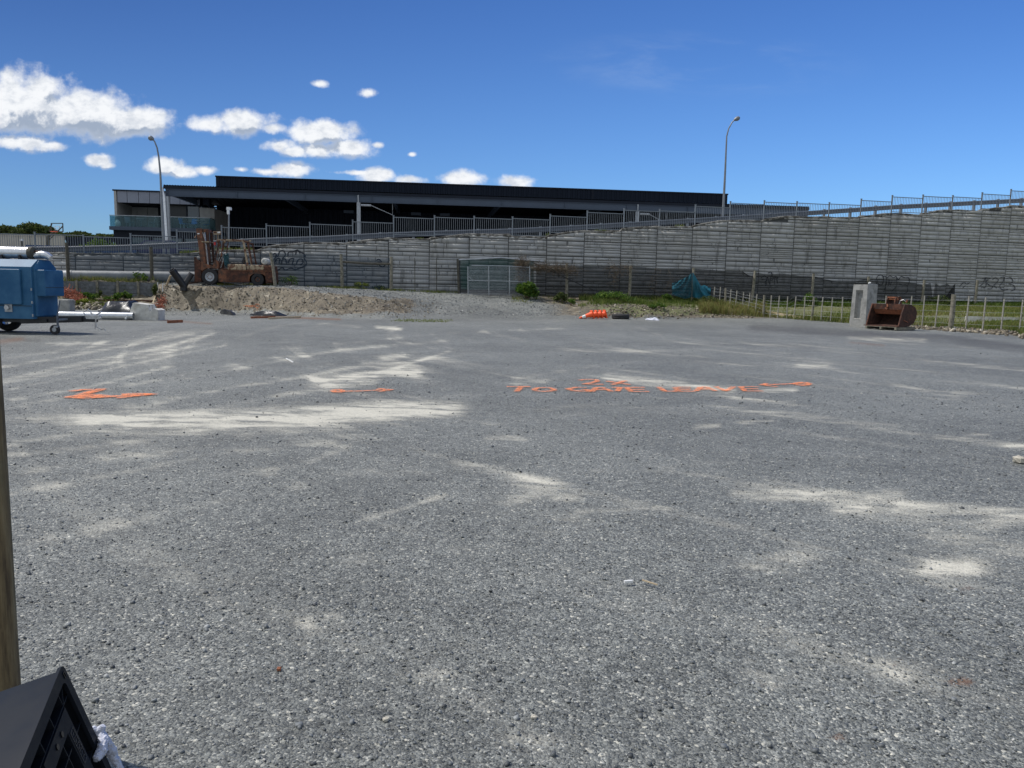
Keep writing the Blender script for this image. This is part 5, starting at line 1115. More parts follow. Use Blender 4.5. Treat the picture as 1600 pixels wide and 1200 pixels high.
for i in range(n_):
    for j in range(n_):
        f, g_ = i/(n_-1), j/(n_-1); V.append((X_(349.5+8.5*f+2*g_*(1-f)), .1+.12*float(vn(i*.7, j*.9, 1.))+.05*f, Z_(397.5+.8*math.sin(f*6)+22*g_*(1-.2*(1-f)))))
MB().add(V, [(i*n_+j, (i+1)*n_+j, (i+1)*n_+j+1, i*n_+j+1) for i in range(n_-1) for j in range(n_-1)]).obj('hanging_sheet', 'teal', o, True)
MB().lathe([(0, 0), (.07, .0), (.16, .035), (.185, .10), (.185, .75), (.16, .82), (0, .86)], (X_(410.5), .15, Z_(408)), (0, 1, 0), 24).obj('gas_bottle', 'concrete_w', o, True)
MB().lathe([(.06, -.03), (.09, -.03), (.09, .03)], (X_(410.5), .15, Z_(408)), (0, 1, 0), 20).obj('bottle_collar', 'chrome', o)
for y_ in (.3, .8): MB().bar((X_(405), y_, Z_(413.5)), (X_(416), y_, Z_(413.5)), .05).obj('bottle_cradle', 'rust_dark', o)
# pale crate held up behind the mast
a, b = P(333, 361, 43.2), P(345, 367, 43.2); o2 = thing('fence_sign', (a.x, a.y, 3.), 'small cream and rust box fixed high between the forklift mast and the picket fence', 'box')
cx_, cz_ = (a.x+b.x)/2, (a.z+b.z)/2; w_, h_ = b.x-a.x, a.z-b.z; Yx = a.y
MB().box((cx_, Yx+.05, cz_+h_*.02), (w_, .08, h_*.9)).obj('back_board', 'fl_cream', o2); MB().box((cx_-w_*.25, Yx-.002, cz_+h_*.15), (w_*.36, .02, h_*.4)).obj('rust_panel', 'rust', o2); MB().box((cx_+w_*.25, Yx-.002, cz_+h_*.15), (w_*.36, .02, h_*.4)).obj('pale_panel', 'white', o2)
MB().bar((cx_, Yx+.13, cz_-.1), (cx_, Yx+.13, 2.7), .05).obj('stem', 'fl_cream', o2); keep(o2)

# black Y-shaped ducting standing on the bank edge
Yp = 40.75; g_ = P(286.5, 452, Yp); o = thing('pipe_junction', g_, 'two black plastic pipe arms forming a V on the edge of the earth bank', 'pipe')
pp = lambda a, b, d=0.: P(a, b, Yp+d)
mb = MB(); mb.tube([pp(287, 454), pp(287, 446.5)], .18, 20); mb.obj('socket', 'black_plastic', o, True)
def openpipe(a, b, r, name):
    a, b = Vector(a), Vector(b); d = b-a; L = d.length; return MB().lathe([(r, 0), (r, L), (r+.015, L), (r*.86, L+.0), (r*.86, L-.25), (0, L-.26)], a, d, 22).obj(name, 'black_plastic', o, True)
openpipe(pp(287.5, 447.5), pp(268.5, 421.5, -.45), .18, 'long_arm'); openpipe(pp(287, 447.5), pp(299.5, 427.5, .25), .15, 'short_arm'); keep(o)

# ------------------------------------------------------------------ left side: pipe, low timber wall, steel channel, rubble
o = thing('large_pipe', hitW(100, 432, -.6), 'long white topped pipe lying along the foot of the retaining wall at left', 'pipe')
a, b = hitW(-110, 428.5, -.55), hitW(318, 432.5, -.55); rp_ = .27
mb = MB(); mb.tube([a, a.lerp(b, .3), a.lerp(b, .6), b], rp_, 24); mb.obj('pipe_barrel', 'white_pipe', o, True)
for f in (.25, .5, .75): q_ = a.lerp(b, f); d = (b-a).normalized(); MB().tube([q_-d*.06, q_+d*.06], rp_+.02, 24).obj('pipe_collar', 'white_pipe', o, True)
keep(o)
lw = thing('timber_retaining_wall', hitW(150, 450, -1.56), 'low retaining wall of dark planks between posts at left', 'retaining wall')
posts = [-60, -20, 24, 58, 90, 120, 152, 184, 216, 246]
pz = []
for a in posts:
    v0 = hitW(a, 450, -1.80); pz.append(v0)
    MB().box((v0.x, v0.y, .98), (.11, .12, .95+.12*random.random()), math.atan2(WD.y, WD.x)).obj('post', 'timber', lw)
for a, b in zip(pz[:-1], pz[1:]):
    for k in range(4):
        MB().bar(Vector((a.x, a.y, .74+k*.20))+WN*.09, Vector((b.x, b.y, .74+k*.20+random.uniform(-.01, .01)))+WN*.09, .05, .188, (0, 0, 1)).obj('plank', 'timber_grey', lw)
keep(lw)
# brown steel channel and timber edge
a, b = P(155, 477, 39.6), P(239, 478.5, 40.2); zt_ = P(155, 467.5, 39.6).z; o = thing('steel_channel', (a.x, a.y, a.z), 'long rust brown steel beam lying below the low timber wall', 'steel beam')
mb = MB(); mid = (a+b)/2; L = (b-a).length; hh_ = zt_-a.z
m_ = Matrix.Rotation(math.atan2(b.y-a.y, b.x-a.x), 4, 'Z')
for dy, dz, sy, sz_ in ((0, hh_/2, .03, hh_), (.1, .015, .2, .03), (.1, hh_-.015, .2, .03)): mb.box(mid+m_ @ Vector((0, dy+.02, dz)), (L, sy, sz_-.004), mtx=m_)
mb.obj('beam', 'rust', o); MB().box(a+m_ @ Vector((.05, .1, hh_/2)), (.03, .18, hh_-.07), mtx=m_).box(a+m_ @ Vector((.55, -.02, hh_/2)), (.04, .04, hh_-.03), mtx=m_).obj('stiffener', 'rust_dark', o); keep(o)
a, b = P(100, 467.3, 40.0), P(155, 468, 39.9); o = thing('timber_edge', (a.x, a.y, a.z-.35), 'grey timber edging board left of the brown steel beam', 'board'); MB().bar(a-Vector((0, 0, .17)), b-Vector((0, 0, .17)), .06, .36, (0, 0, 1)).obj('board', 'timber', o); keep(o)
a, b = P(238, 476, 39.9), P(244, 460, 40.6); o = thing('loose_stake', a, 'short pale wooden stake leaning at the right end of the brown steel beam', 'stake'); MB().bar(a, b, .05).obj('stake', 'copper_stick', o); keep(o)
a, b = P(258, 441, 41.2), P(266.5, 430.5, 41.0); o = thing('loose_stake', a, 'pale sawn plank leaning left of the black pipe arms', 'plank'); MB().bar(a-Vector((0, 0, .3)), b, .10, .05).obj('plank', 'copper_stick', o); keep(o)
for a_, t_, lb in ((246.5, 441, 'white tipped marker peg at the right end of the low timber wall'), (254.2, 443, 'white tipped marker peg between the low timber wall and the earth bank')):
    a, b = P(a_, 452, 40.7), P(a_, t_, 40.7); o = thing('marker_peg', a, lb, 'peg'); MB().bar(a-Vector((0, 0, .2)), b, .04).obj('peg', 'white', o); keep(o)
# silver pipes on the ground
def gpipe(a, b, r, m, lb, name='pipe', open_=False):
    A, B = G(*a), G(*b); A.z = B.z = r+.01; o = thing(name, (A.x, A.y, 0), lb, 'pipe'); d = (B-A); L = d.length
    MB().lathe([(r*.8, .3), (r*.85, 0), (r, 0), (r, L*.5), (r, L), (r*.85, L), (r*.8, L-.3)], A, d, 22).obj('pipe_barrel', m, o, True); return keep(o)
gpipe((60, 498.5), (209, 500.5), .145, 'silver', 'long silver grey pipe lying on the gravel behind the trailer drawbar')
A, B = P(121, 487.6, 37.5), P(162, 487.4, 37.8); o = thing('thin_pipe', A, 'thin pale pipe resting behind the long silver pipe', 'pipe'); MB().tube([A, B], .06, 12).obj('pipe_barrel', 'concrete_w', o, True); keep(o)
A, B = P(98, 487.5, 37.0), P(104, 488, 36.6); o = thing('clay_pipe', A, 'short open ended pale pipe beside the grey tank', 'pipe'); d = B-A; MB().lathe([(.11, .5), (.12, 0), (.15, 0), (.15, .6)], B, A-B+Vector((0, .4, 0)), 18).obj('pipe_barrel', 'rock_pale', o, True); keep(o)
# white broken concrete lump
def lump(name, c, sz, m, label, cat, seed=0, bev=.18, sub=5, rz=0, cut=0.):
    n = sub+2; V = []; r_ = np.random.default_rng(seed); mb = MB()
    th_ = np.linspace(0, math.pi, n); 
    for i, a in enumerate(th_):
        for k in range(14):
            b = 2*math.pi*k/14; d = Vector((math.sin(a)*math.cos(b), math.sin(a)*math.sin(b), math.cos(a))); mx = max(abs(d.x), abs(d.y), abs(d.z)); d = d*(1/mx)**(.75); d *= 1+r_.normal(0, .07); V.append((d.x*sz[0]/2, d.y*sz[1]/2, max(-sz[2]/2, d.z*sz[2]/2)))
    fs = [(i*14+k, i*14+(k+1) % 14, (i+1)*14+(k+1) % 14, (i+1)*14+k) for i in range(n-1) for k in range(14)]
    ob = mb.add(V, fs).obj(name, m, None); ob.location = (c[0], c[1], c[2]+sz[2]/2); ob.rotation_euler = (0, 0, rz); return tag(ob, label, cat)
g_ = G(225, 500.5); o = thing('concrete_lump', (g_.x, g_.y, 0), 'big broken pale concrete block at the right end of the silver pipe', 'concrete block')
pf = [(-.52, 0), (.52, 0), (.54, .40), (.40, .46), (.28, .36), (.22, .34), (.15, .60), (-.02, .62), (-.38, .66), (-.5, .40)]
MB().prism(pf, (0, 0, 0), (1, .06, 0), (0, 0, 1), (0, .6, 0)).obj('block_body', 'concrete_w', o); MB().prism([(-.46, .64), (-.40, .40), (.16, .38), (.2, .60)], (0, -.03, .0), (1, .06, 0), (0, .2, 1), (0, .03, 0)).obj('broken_face', 'rock_pale', o)
# black liner sheet heaped
def sheet(c0, c1, dep, hgt, m, name, label, cat, seed=0, n_=26, kn=3.):
    a, b = G(*c0), G(*c1); V = []
    for i in range(n_):
        for j in range(n_):
            f, g2 = i/(n_-1), j/(n_-1); e = min(f, 1-f, g2, 1-g2)*4; z_ = min(1, e)**.6*hgt*(.35+.9*float(fbm(np.array(f*kn+seed), np.array(g2*kn+seed), 1., 3)))+.008
            p = a.lerp(b, f)+Vector((.05*math.sin(g2*9+seed), dep*g2+.06*math.sin(f*11+seed), z_)); V.append(p)
    ob = MB().add(V, [(i*n_+j, (i+1)*n_+j, (i+1)*n_+j+1, i*n_+j+1) for i in range(n_-1) for j in range(n_-1)]).obj(name, m, None, True); return tag(ob, label, cat)
sheet((148, 490), (208, 491), 1.6, .55, 'black_film', 'black_sheet', 'crumpled black plastic sheet behind the silver pipe', 'plastic sheet', 1)
sheet((343, 490), (364, 492.5), .35, .22, 'black_film', 'black_bag', 'small black and white plastic bag at the foot of the bank, leftmost', 'bag', 2, 14)
sheet((390, 493), (444, 494), .5, .20, 'black_film', 'black_sheet', 'long flat black plastic sheet at the foot of the bank below the forklift', 'plastic sheet', 3)
# grey tank / box behind trailer
g_ = P(104, 484, 36.); zt_ = P(104, 467.5, 36.).z; o = thing('grey_tank', (g_.x, g_.y, 0), 'grey box shaped tank behind the front of the blue trailer', 'tank')
MB().box((g_.x, g_.y, zt_/2), (.56, .5, zt_), bev=.04).obj('tank_body', 'concrete', o); MB().box((g_.x-.22, g_.y-.26, zt_/2+.1), (.05, .02, zt_*.6)).obj('strap', 'white', o); MB().lathe([(0, 0), (.08, 0), (.08, .05), (0, .05)], (g_.x, g_.y, zt_), n=14).obj('cap', 'dark_timber', o); keep(o)
# orange safety mesh heaps
def tangle(name, cs, rs, n, m, label, cat, ln=.35, r=.012, seed=1):
    random.seed(seed); return tag(vine(cs, rs, n, 4, ln, r).obj(name, m), label, cat)
c1, c2 = P(112, 457, 39.5), P(120, 470, 39.0)
tangle('orange_netting', [c1-Vector((.25, 0, 0)), c1+Vector((.1, 0, -.15)), c2, c2-Vector((0, 0, .2))], [(.25, .2, .18), (.3, .2, .2), (.25, .2, .25), (.2, .2, .15)], 420, 'orange_net', 'faded orange safety netting heaped behind the blue trailer', 'safety netting')
c1, c2 = P(251, 476, 39.6), P(247, 480, 39.4)
tangle('orange_netting', [c1, c1+Vector((.1, 0, .2)), c2], [(.14, .12, .2), (.08, .1, .18), (.28, .1, .08)], 130, 'orange_net', 'orange safety netting caught on the left corner of the earth bank', 'safety netting', .25)
a = P(402, 478.5, 40.0); o = thing('survey_mark', a, 'orange sprayed loop and line mark on the cut face of the earth bank', 'paint mark')
t = mat('orange_spray'); n = t.noise(t.co, 38., 4., .75)
t.put(t.bsdf, 'Base Color', t.mix(n, (.80, .17, .05, 1), (.95, .36, .14, 1))); t.put(t.bsdf, 'Roughness', .8)
tr = t.new('ShaderNodeBsdfTransparent'); mx = t.new('ShaderNodeMixShader', _0=t.math('MULTIPLY', t.ss(t.math('ADD', t.math('MULTIPLY', t.noise(t.co, 9., 6., .8), .55), t.math('MULTIPLY', t.noise(t.co, 75., 2., .7), .45)), .40, .60), t.ss(t.math('ADD', attr(t, 'edge'), t.math('MULTIPLY', t.math('SUBTRACT', n, .5), .8)), .05, .5)))
t.l.new(tr.outputs[0], mx.inputs[1]); t.l.new(t.bsdf.outputs[0], mx.inputs[2]); t.l.new(mx.outputs[0], t.out.inputs[0]); M['orange_paint'] = t.m
def ribbon(strk, fn, w, lift, name, parent=None):
    """sprayed strokes as ribbons lying on a surface; attribute edge = 1 at centre, 0 at the rim"""
    V, F_, E_ = [], [], []
    for st in strk:
        pts = []
        for (x0, y0), (x1, y1) in zip(st[:-1], st[1:]):
            m_ = max(2, int(math.hypot(x1-x0, (y1-y0)*4)/2))
            pts += [fn(x0+(x1-x0)*i/m_, y0+(y1-y0)*i/m_) for i in range(m_)]
        pts.append(fn(*st[-1])); o0 = len(V)
        for i, p in enumerate(pts):
            d = pts[min(i+1, len(pts)-1)]-pts[max(i-1, 0)]; s_ = Vector((-d.y, d.x, 0)).normalized()
            if lift == 'wall': s_ = Vector((0, 0, 1))
            for k, e_ in ((-1, 0), (0, 1), (1, 0)): V.append(tuple(p+s_*w*k)); E_.append(e_)
        for i in range(len(pts)-1):
            for k in range(2): q_ = o0+i*3+k; F_.append((q_, q_+1, q_+4, q_+3))
    return fast(name, V, F_, 'orange_paint', parent=parent, attrs={'edge': E_})
def gz(px, py): p = G(px, py); p.z = h(p.x, p.y)+.014; return p
lift_ = [0.]
def letters(spec, label, name, w=.06):
    S_ = []
    for i, (ch_, x0, x1, y0, y1) in enumerate(spec):
        L = {'T': [[(0, 0), (1, 0)], [(.62, 0), (.4, 1)]], 'O': [[(.5+.5*math.cos(a), .5+.5*math.sin(a)) for a in np.linspace(0, 6.283, 17)]], 'G': [[(.85, .05), (.45, 0), (.05, .4), (.3, .85), (.95, 1), (.9, .6), (.6, .6)]],
             'A': [[(0, 1), (.2, .1), (.5, .0), (1, 1)], [(.15, .55), (.8, .55)]], 'E': [[(0, 0), (.2, 1), (1, 1)], [(0, 0), (.8, 0)], [(.1, .5), (.8, .5)]], 'L': [[(0, 0), (.35, 1), (1, 1)]], 'V': [[(0, 0), (.5, 1), (.9, 0)]],
             '2': [[(0, .2), (.3, 0), (.7, .05), (.75, .4), (.2, .95), (1, 1)]], 'X': [[(0, .1), (1, 1)], [(.8, 0), (.25, 1)]]}[ch_]
        S_ += [[(x0+(x1-x0)*a, y0+(y1-y0)*b) for a, b in st] for st in L]
    o = ribbon(S_, gz, w, None, name); return o, S_
o, _ = letters([('T', 792, 829, 604.5, 612.5), ('O', 835, 866, 606, 612), ('G', 885, 922, 605, 611.5), ('A', 925, 956, 605, 611.5), ('T', 955, 978, 605, 611), ('E', 979, 1014, 605, 611.5), ('L', 1029, 1058, 604.5, 611), ('E', 1054, 1086, 605, 611), ('A', 1088, 1118, 604.5, 610.5), ('V', 1118, 1150, 604, 610.5), ('E', 1157, 1192, 604, 610.5)], '', 'painted_words')
tag(o, 'orange spray painted words TO GATE LEAVE on the gravel', 'painted words')
o, _ = letters([('2', 905, 943, 593.5, 600.5), ('X', 947, 985, 595.5, 601)], '', 'painted_words'); tag(o, 'orange spray painted 2X on the gravel above the longer words', 'painted words')
o = ribbon([[(1190, 601.5), (1212, 601), (1240, 600), (1266, 600.5)], [(1198, 599.5), (1190, 601.5), (1214, 604.5)], [(1254+12*math.cos(a), 600.5+2*math.sin(a)) for a in np.linspace(0, 6.283, 13)]], gz, .06, None, 'painted_arrow'); tag(o, 'orange sprayed arrow with a round tail at the right end of the painted words', 'painted arrow')
o = ribbon([[(110, 613.5), (128, 611), (160, 610), (145, 614), (120, 620), (107, 622), (135, 623.5), (180, 621)], [(108, 621), (150, 620.5), (200, 620.5), (240, 617)], [(118, 622), (145, 618), (165, 620), (140, 623)], [(182, 623.5), (205, 621), (240, 617.5), (210, 616.5), (190, 617.5)], [(190, 618.5), (215, 618.5), (236, 617.5)], [(125, 617), (150, 612), (158, 611)]], gz, .08, None, 'painted_arrow'); tag(o, 'orange sprayed zigzag and arrow on the gravel at far left', 'painted arrow')
o = ribbon([[(528+8*math.cos(a), 613+2.2*math.sin(a)) for a in np.linspace(0, 6.283, 13)], [(522, 613.5), (560, 613), (612, 610.5)], [(590, 609), (612, 610.5), (592, 613.5)], [(588, 611), (608, 610.5)]], gz, .05, None, 'painted_arrow'); tag(o, 'orange sprayed arrow with a small round tail, middle one on the gravel', 'painted arrow')
# mark on bank
def bankhit(px, py):
    lo, hi = 36., 43.5
    for Y in np.arange(36., 43.5, .04):
        p = P(px, py, Y)
        if p.z <= h(p.x, p.y): return p-rayv(px, py)*.05+Vector((0, 0, .0))
    return P(px, py, 40)
so = bpy.data.objects.get('survey_mark'); r_ = ribbon([[(402+3.4*math.cos(a), 478.5+3*math.sin(a)) for a in np.linspace(0, 6.283, 13)], [(380, 478.3), (399, 478.5)], [(401, 482), (402, 487)]], bankhit, .07, 'wall', 'paint_loop', so); keep(so)

# ------------------------------------------------------------------ cones, tyre, plank
def cone(tip, basec, label, m='orange', k=1., hole=False):
    a, b = Vector(tip), Vector(basec); d = (b-a).normalized(); L = (b-a).length; o = thing('traffic_cone', b, label, 'traffic cone', 'traffic cones lying nested in a row')
    MB().lathe([(0, -.0), (.035*k, .0), (.045*k, .03), (.16*k, L-.03), (.17*k, L)], a, d, 22).obj('cone_body', m, o, True)
    MB().lathe([(.075*k, L*.22), (.118*k, L*.55)], a+d*.0, d, 22) ; MB().lathe([(.045*k+.115*k*.20+.004, L*.20), (.045*k+.115*k*.46+.004, L*.46)], a, d, 22).obj('white_band', 'white', o, True)
    x = d.cross(Vector((0, 0, 1))).normalized(); y = x.cross(d)
    m_ = Matrix((x, y, d)).transposed(); MB().box(b, (.44*k, .44*k, .05), mtx=m_, bev=.02).obj('base', m, o); return keep(o)
tp, bs = P(908, 496.5, 40.6), P(945.5, 490.5, 40.9); bs.z = max(bs.z, .24); d = (bs-tp).normalized()
L_ = .74
for i, lb in enumerate(('orange traffic cone with white band showing its tip, leftmost of the nested row', 'second orange traffic cone from the left in the nested row', 'third orange traffic cone, second from the right of the nested row', 'orange traffic cone at the right end of the nested row')):
    e_ = tp+d*(.62+.24*i-.0)+Vector((0, 0, .045-.0*i)); e_.z = .235+.01*i; s_ = e_-Vector((d.x, d.y, d.z*.9+.13)).normalized()*L_; cone(s_, e_, lb)
g_ = G(969.5, 498.5); o = thing('tyre', (g_.x, g_.y, .0), 'old black tyre lying flat at the foot of the clay bank', 'tyre')
MB().lathe([(.26, .02), (.30, .0), (.43, .0), (.47, .05), (.475, .13), (.46, .21), (.42, .25), (.31, .25), (.27, .22), (.30, .13), (.26, .02)], (g_.x, g_.y, .01), (0, .0, 1), 36).obj('tyre_body', 'rubber', o, True); o.location = (g_.x, g_.y, 0)
MB().lathe([(.472, .05), (.485, .06), (.485, .075), (.472, .085)], (g_.x, g_.y, .01), (0, 0, 1), 36).lathe([(.472, .16), (.485, .17), (.485, .185), (.472, .195)], (g_.x, g_.y, .01), (0, 0, 1), 36).obj('tread_rib', 'rubber', o); keep(o)
sheet((1010, 500), (1029, 501), .3, .14, 'cloth_white', 'white_bag', 'crumpled white rubbish bag beside the tyre', 'bag', 5, 14)
def plank(a, b, w, m, label, z=.04, th_=.05, name='plank'):
    A, B = G(*a), G(*b); A.z = h(A.x, A.y)+z; B.z = h(B.x, B.y)+z; o = MB().bar(A, B, th_, w).obj(name, m, None); return tag(o, label, 'plank')
plank((1189, 498.5), (1229, 500.5), .16, 'copper_stick', 'pale timber plank on the ground at the foot of the batten fence, left one'); plank((1231, 500.5), (1256, 501.8), .14, 'copper_stick', 'shorter pale timber plank at the foot of the batten fence, right one')
plank((392, 498), (430, 497), .10, 'rust_light', 'brown timber offcut on the gravel below the black sheet'); plank((420, 499.2), (470, 496.2), .08, 'copper_stick', 'long thin brown strip of wood on the gravel right of the black sheet'); plank((262, 505), (285, 504), .12, 'rust_light', 'small brown timber piece on the gravel left of the bank debris'); plank((196, 500.8), (221, 497), .07, 'white', 'white thin strip leaning in front of the broken concrete block', .08)
plank((447, 562), (458, 568), .018, 'white', 'thin white stick lying on the gravel in the left half of the yard', .015, .015); plank((975, 919), (988, 918), .012, 'white', 'tiny white sliver lying on the gravel near the camera', .02, .012); plank((1003, 916), (1027, 924), .006, 'copper_stick', 'thin dry twig beside the tiny white sliver on the gravel', .02, .006, 'twig')
# pale kerb strip beyond the batten fence
A, B = P(1508, 499.3, 38.5), P(1640, 503.3, 37.5); o = tag(MB().bar(A, B, .10, .35, (0, 0, 1)).obj('kerb', 'concrete_w', None), 'pale concrete strip in the grass beyond the batten fence', kind='structure')

# ------------------------------------------------------------------ blue compressor trailer
YT = 20.9; a = P(53, 498, YT); xF = a.x; wT = 1.13; zb_, zs_, zr_ = .42, 1.85, 2.04
zb_ = P(53, 498.5, YT).z; zs_ = P(50, 417, YT).z; zr_ = P(50, 405.5, YT+.35).z
o = thing('compressor_trailer', (xF-1.2, YT+wT/2, 0), 'blue site compressor trailer with silver exhaust on its roof at left', 'trailer')
x0 = xF-3.0
# canopy body: cross section with sloping shoulder
cs = [(0, zb_), (0, zs_), (.30, zr_), (wT-.30, zr_), (wT, zs_), (wT, zb_)]
MB().prism([(a_, b_) for a_, b_ in cs], (x0, YT, 0), (0, 1, 0), (0, 0, 1), (3.0, 0, 0)).obj('body', 'blue', o)
# front nose with bevelled top
nz0 = P(70, 494, YT+.15).z; zn = P(70, 416.5, YT+.1).z
mb = MB(); xn = xF+.001; w1_ = P(90, 450, YT+1.0).x-xF
nose = [(.06, nz0), (.06, zs_-.03), (.30, zr_-.03), (wT-.30, zr_-.03), (wT-.06, zs_-.03), (wT-.06, nz0)]; n2_ = [(.10, nz0), (.10, zs_-.16), (.34, zs_-.02), (wT-.34, zs_-.02), (wT-.10, zs_-.16), (wT-.10, nz0)]
V = [(xn, YT+a_, b_) for a_, b_ in nose]+[(xn+.035, YT+a_, b_) for a_, b_ in nose]+[(xn+.065, YT+a_, b_) for a_, b_ in n2_]
mb.add(V, [(0, 1, 2, 3, 4, 5), (17, 16, 15, 14, 13, 12)]+[(k*6+i, k*6+6+i, k*6+6+(i+1) % 6, k*6+(i+1) % 6) for k in range(2) for i in range(6)]); mb.obj('front_panel', 'blue', o)
zc0, zc1 = P(80, 463, YT+.5).z, P(80, 422, YT+.5).z
MB().box((xn+.165, YT+.54, (zc0+zc1)/2), (.26, .88, zc1-zc0), bev=.02).obj('filter_box', 'blue', o); MB().box((xn+.296, YT+.54, zc0+.34*(zc1-zc0)), (.006, .86, .012)).obj('box_seam', 'black_plastic', o)
MB().box((xF-.75+.43-.55, YT-.045, (P(3, 420, YT).z+P(3, 475, YT).z)/2), (1.2, .085, P(3, 420, YT).z-P(3, 475, YT).z), bev=.015).obj('door_panel', 'blue', o)
MB().box((xF-.003-1.5, YT-.006, P(40, 478, YT).z), (2.96, .01, .012)).obj('seam', 'black_plastic', o); MB().box((xF-.012, YT-.008, (zs_+zb_)/2), (.03, .02, zs_-zb_-.02)).obj('corner_trim', 'blue', o)
q_ = P(17, 460.5, YT-.01); MB().lathe([(0, 0), (.05, 0), (.055, -.0), (.055, .012)], q_-Vector((0, .012, 0)), (0, 1, 0), 16).obj('round_cover', 'galv', o)
q_ = P(13.5, 480.5, YT-.01); s_ = MB().box(q_, (.20, .03, .23)).obj('socket_plate', 'galv', o); MB().lathe([(0, -.07), (.06, -.07), (.065, -.05), (.065, 0)], q_+Vector((-.02, 0, .0)), (0, 1, 0), 16).obj('socket_boss', 'chrome', s_, True)
for k in range(3): MB().box((xF-.01, YT-.02, zb_+.1+k*.35), (.03, .03, .07)).obj('hinge', 'galv', o)
# exhaust silencer and outlet on the roof
Ye = YT+.62; pe = lambda a_, b_, d_=0: P(a_, b_, Ye+d_); rS = (P(20, 385.5, Ye).z-P(20, 404, Ye).z)/2; A = pe(47, 395.2); 
MB().lathe([(0, 0), (rS, 0), (rS, 1.9), (0, 1.9)], A, (-1, .0, 0), 28).obj('silencer', 'silver', o, True); MB().lathe([(0, 0), (rS*.98, 0), (rS*1.04, .02), (rS*1.04, .12), (rS*.8, .15), (0, .15)], A-Vector((.02, 0, 0)), (1, 0, 0), 28).obj('silencer_end', 'dark_timber', o, True)
MB().tube([pe(53, 394), pe(60, 394.5), pe(66, 396)], [.05, .055, .06], 12).lathe([(0, -.0), (.085, .0), (.085, .16), (0, .16)], pe(60, 397), (1, 0, -.1), 16).obj('rusty_coupling', 'rust', o, True)
MB().tube([pe(55, 399.5), pe(66, 397.5), pe(73, 399), (pe(79.5, 403.5))], [.09, .10, .10, .085], 16).obj('tail_pipe', 'silver', o, True)
for a_ in (8, 36): MB().box((pe(a_, 405).x, Ye, (zr_+A.z-rS)/2+.04), (.06, .35, max(.05, A.z-rS-zr_+.1))).obj('exhaust_bracket', 'black_plastic', o)
# chassis, drawbar, hitch
MB().box((xF-1.3, YT+wT/2, zb_-.05), (3.1, wT-.3, .10)).obj('chassis', 'black_plastic', o)
xh = P(160, 495, YT+.75).x; zd = P(120, 498, YT+.7).z; ym = YT+wT/2
for s_ in (-1, 1): MB().bar((xF-.4, ym+s_*.5, zb_-.05), (xh-.45, ym+s_*.06, zd), .07, .17, (0, 0, 1)).obj('drawbar_arm', 'black_plastic', o)
MB().box(((xF+.25+xh-.05)/2, ym, zd-.02), (xh-.05-xF-.25, .10, .11)).obj('drawbar', 'black_plastic', o)
MB().box((xh-.15, ym, zd+.06), (.36, .12, .10)).tube([(xh+.0, ym, zd+.06), (xh+.06, ym, zd+.03)], [.05, .06], 10).obj('hitch', 'chrome', o)
MB().tube([(xh-.35, ym, zd+.05), (xh-.42, ym, zd+.2), (xh-.3, ym+.02, zd+.28), (xh-.2, ym, zd+.16)], .018, 6).tube([(xh-.1, ym, zd+.1), (xh+.08, ym, zd+.22)], .02, 6).tube([(xh-.05, ym-.06, zd+.1), (xh-.08, ym-.06, zd-.25)], .02, 6).obj('brake_lever', 'chrome', o)
MB().tube([(xh-.1, ym, zd), (xh-.05, ym-.05, zd-.2), (xh+.1, ym-.1, zd-.28), (xh+.2, ym-.1, zd-.25), (xh+.22, ym-.1, zd-.32)], .01, 6).obj('safety_chain', 'chrome', o)
q_ = G(87.5, 522.5); jx, jy = q_.x, q_.y; 
MB().tube([(jx+.06, jy, .2), (jx+.06, jy, zd+.1)], .028, 10).tube([(jx+.06, jy, zd+.1), (jx+.09, jy+.1, zd+.5)], .018, 8).obj('jockey_stem', 'rail_dark', o); MB().box((jx+.03, jy, .21), (.1, .12, .05)).obj('jockey_fork', 'galv', o)
jw = MB().lathe([(0, -.04), (.115, -.04), (.13, -.025), (.13, .025), (.115, .04), (0, .04)], (jx-.02, jy, .13), (0, 1, 0), 22).obj('jockey_wheel', 'rubber', o, True); MB().lathe([(0, -.045), (.06, -.045), (.06, .045), (0, .045)], (jx-.02, jy, .13), (0, 1, 0), 16).obj('hub', 'galv', jw)
MB().bar((jx+.06, jy, zd), (jx+.06, ym, zd), .05).obj('jockey_clamp', 'galv', o)
xw = P(-20, 503, YT+.1).x
for y_ in (YT+.03, YT+wT-.25):
    w = MB().lathe([(.19, -.1), (.33, -.1), (.365, -.06), (.37, 0), (.365, .06), (.33, .1), (.19, .1)], (xw, y_+.11, .37), (0, 1, 0), 32).obj('wheel', 'rubber', o, True)
    mb = MB().lathe([(.185, -.095), (.2, -.09), (.2, .09), (.185, .095)], (xw, y_+.11, .37), (0, 1, 0), 28)
    for k in range(6): a_ = k*math.pi/3+.3; mb.bar((xw+.05*math.cos(a_), y_+.07, .37+.05*math.sin(a_)), (xw+.19*math.cos(a_), y_+.07, .37+.19*math.sin(a_)), .06, .03, (0, 1, 0))
    mb.lathe([(0, -.05), (.07, -.05), (.07, .03), (0, .03)], (xw, y_+.11, .37), (0, 1, 0), 18); mb.obj('rim', 'silver', w)
MB().bar((xw, YT+.14, .37), (xw, YT+wT-.14, .37), .06).obj('axle', 'black_plastic', o)
keep(o)

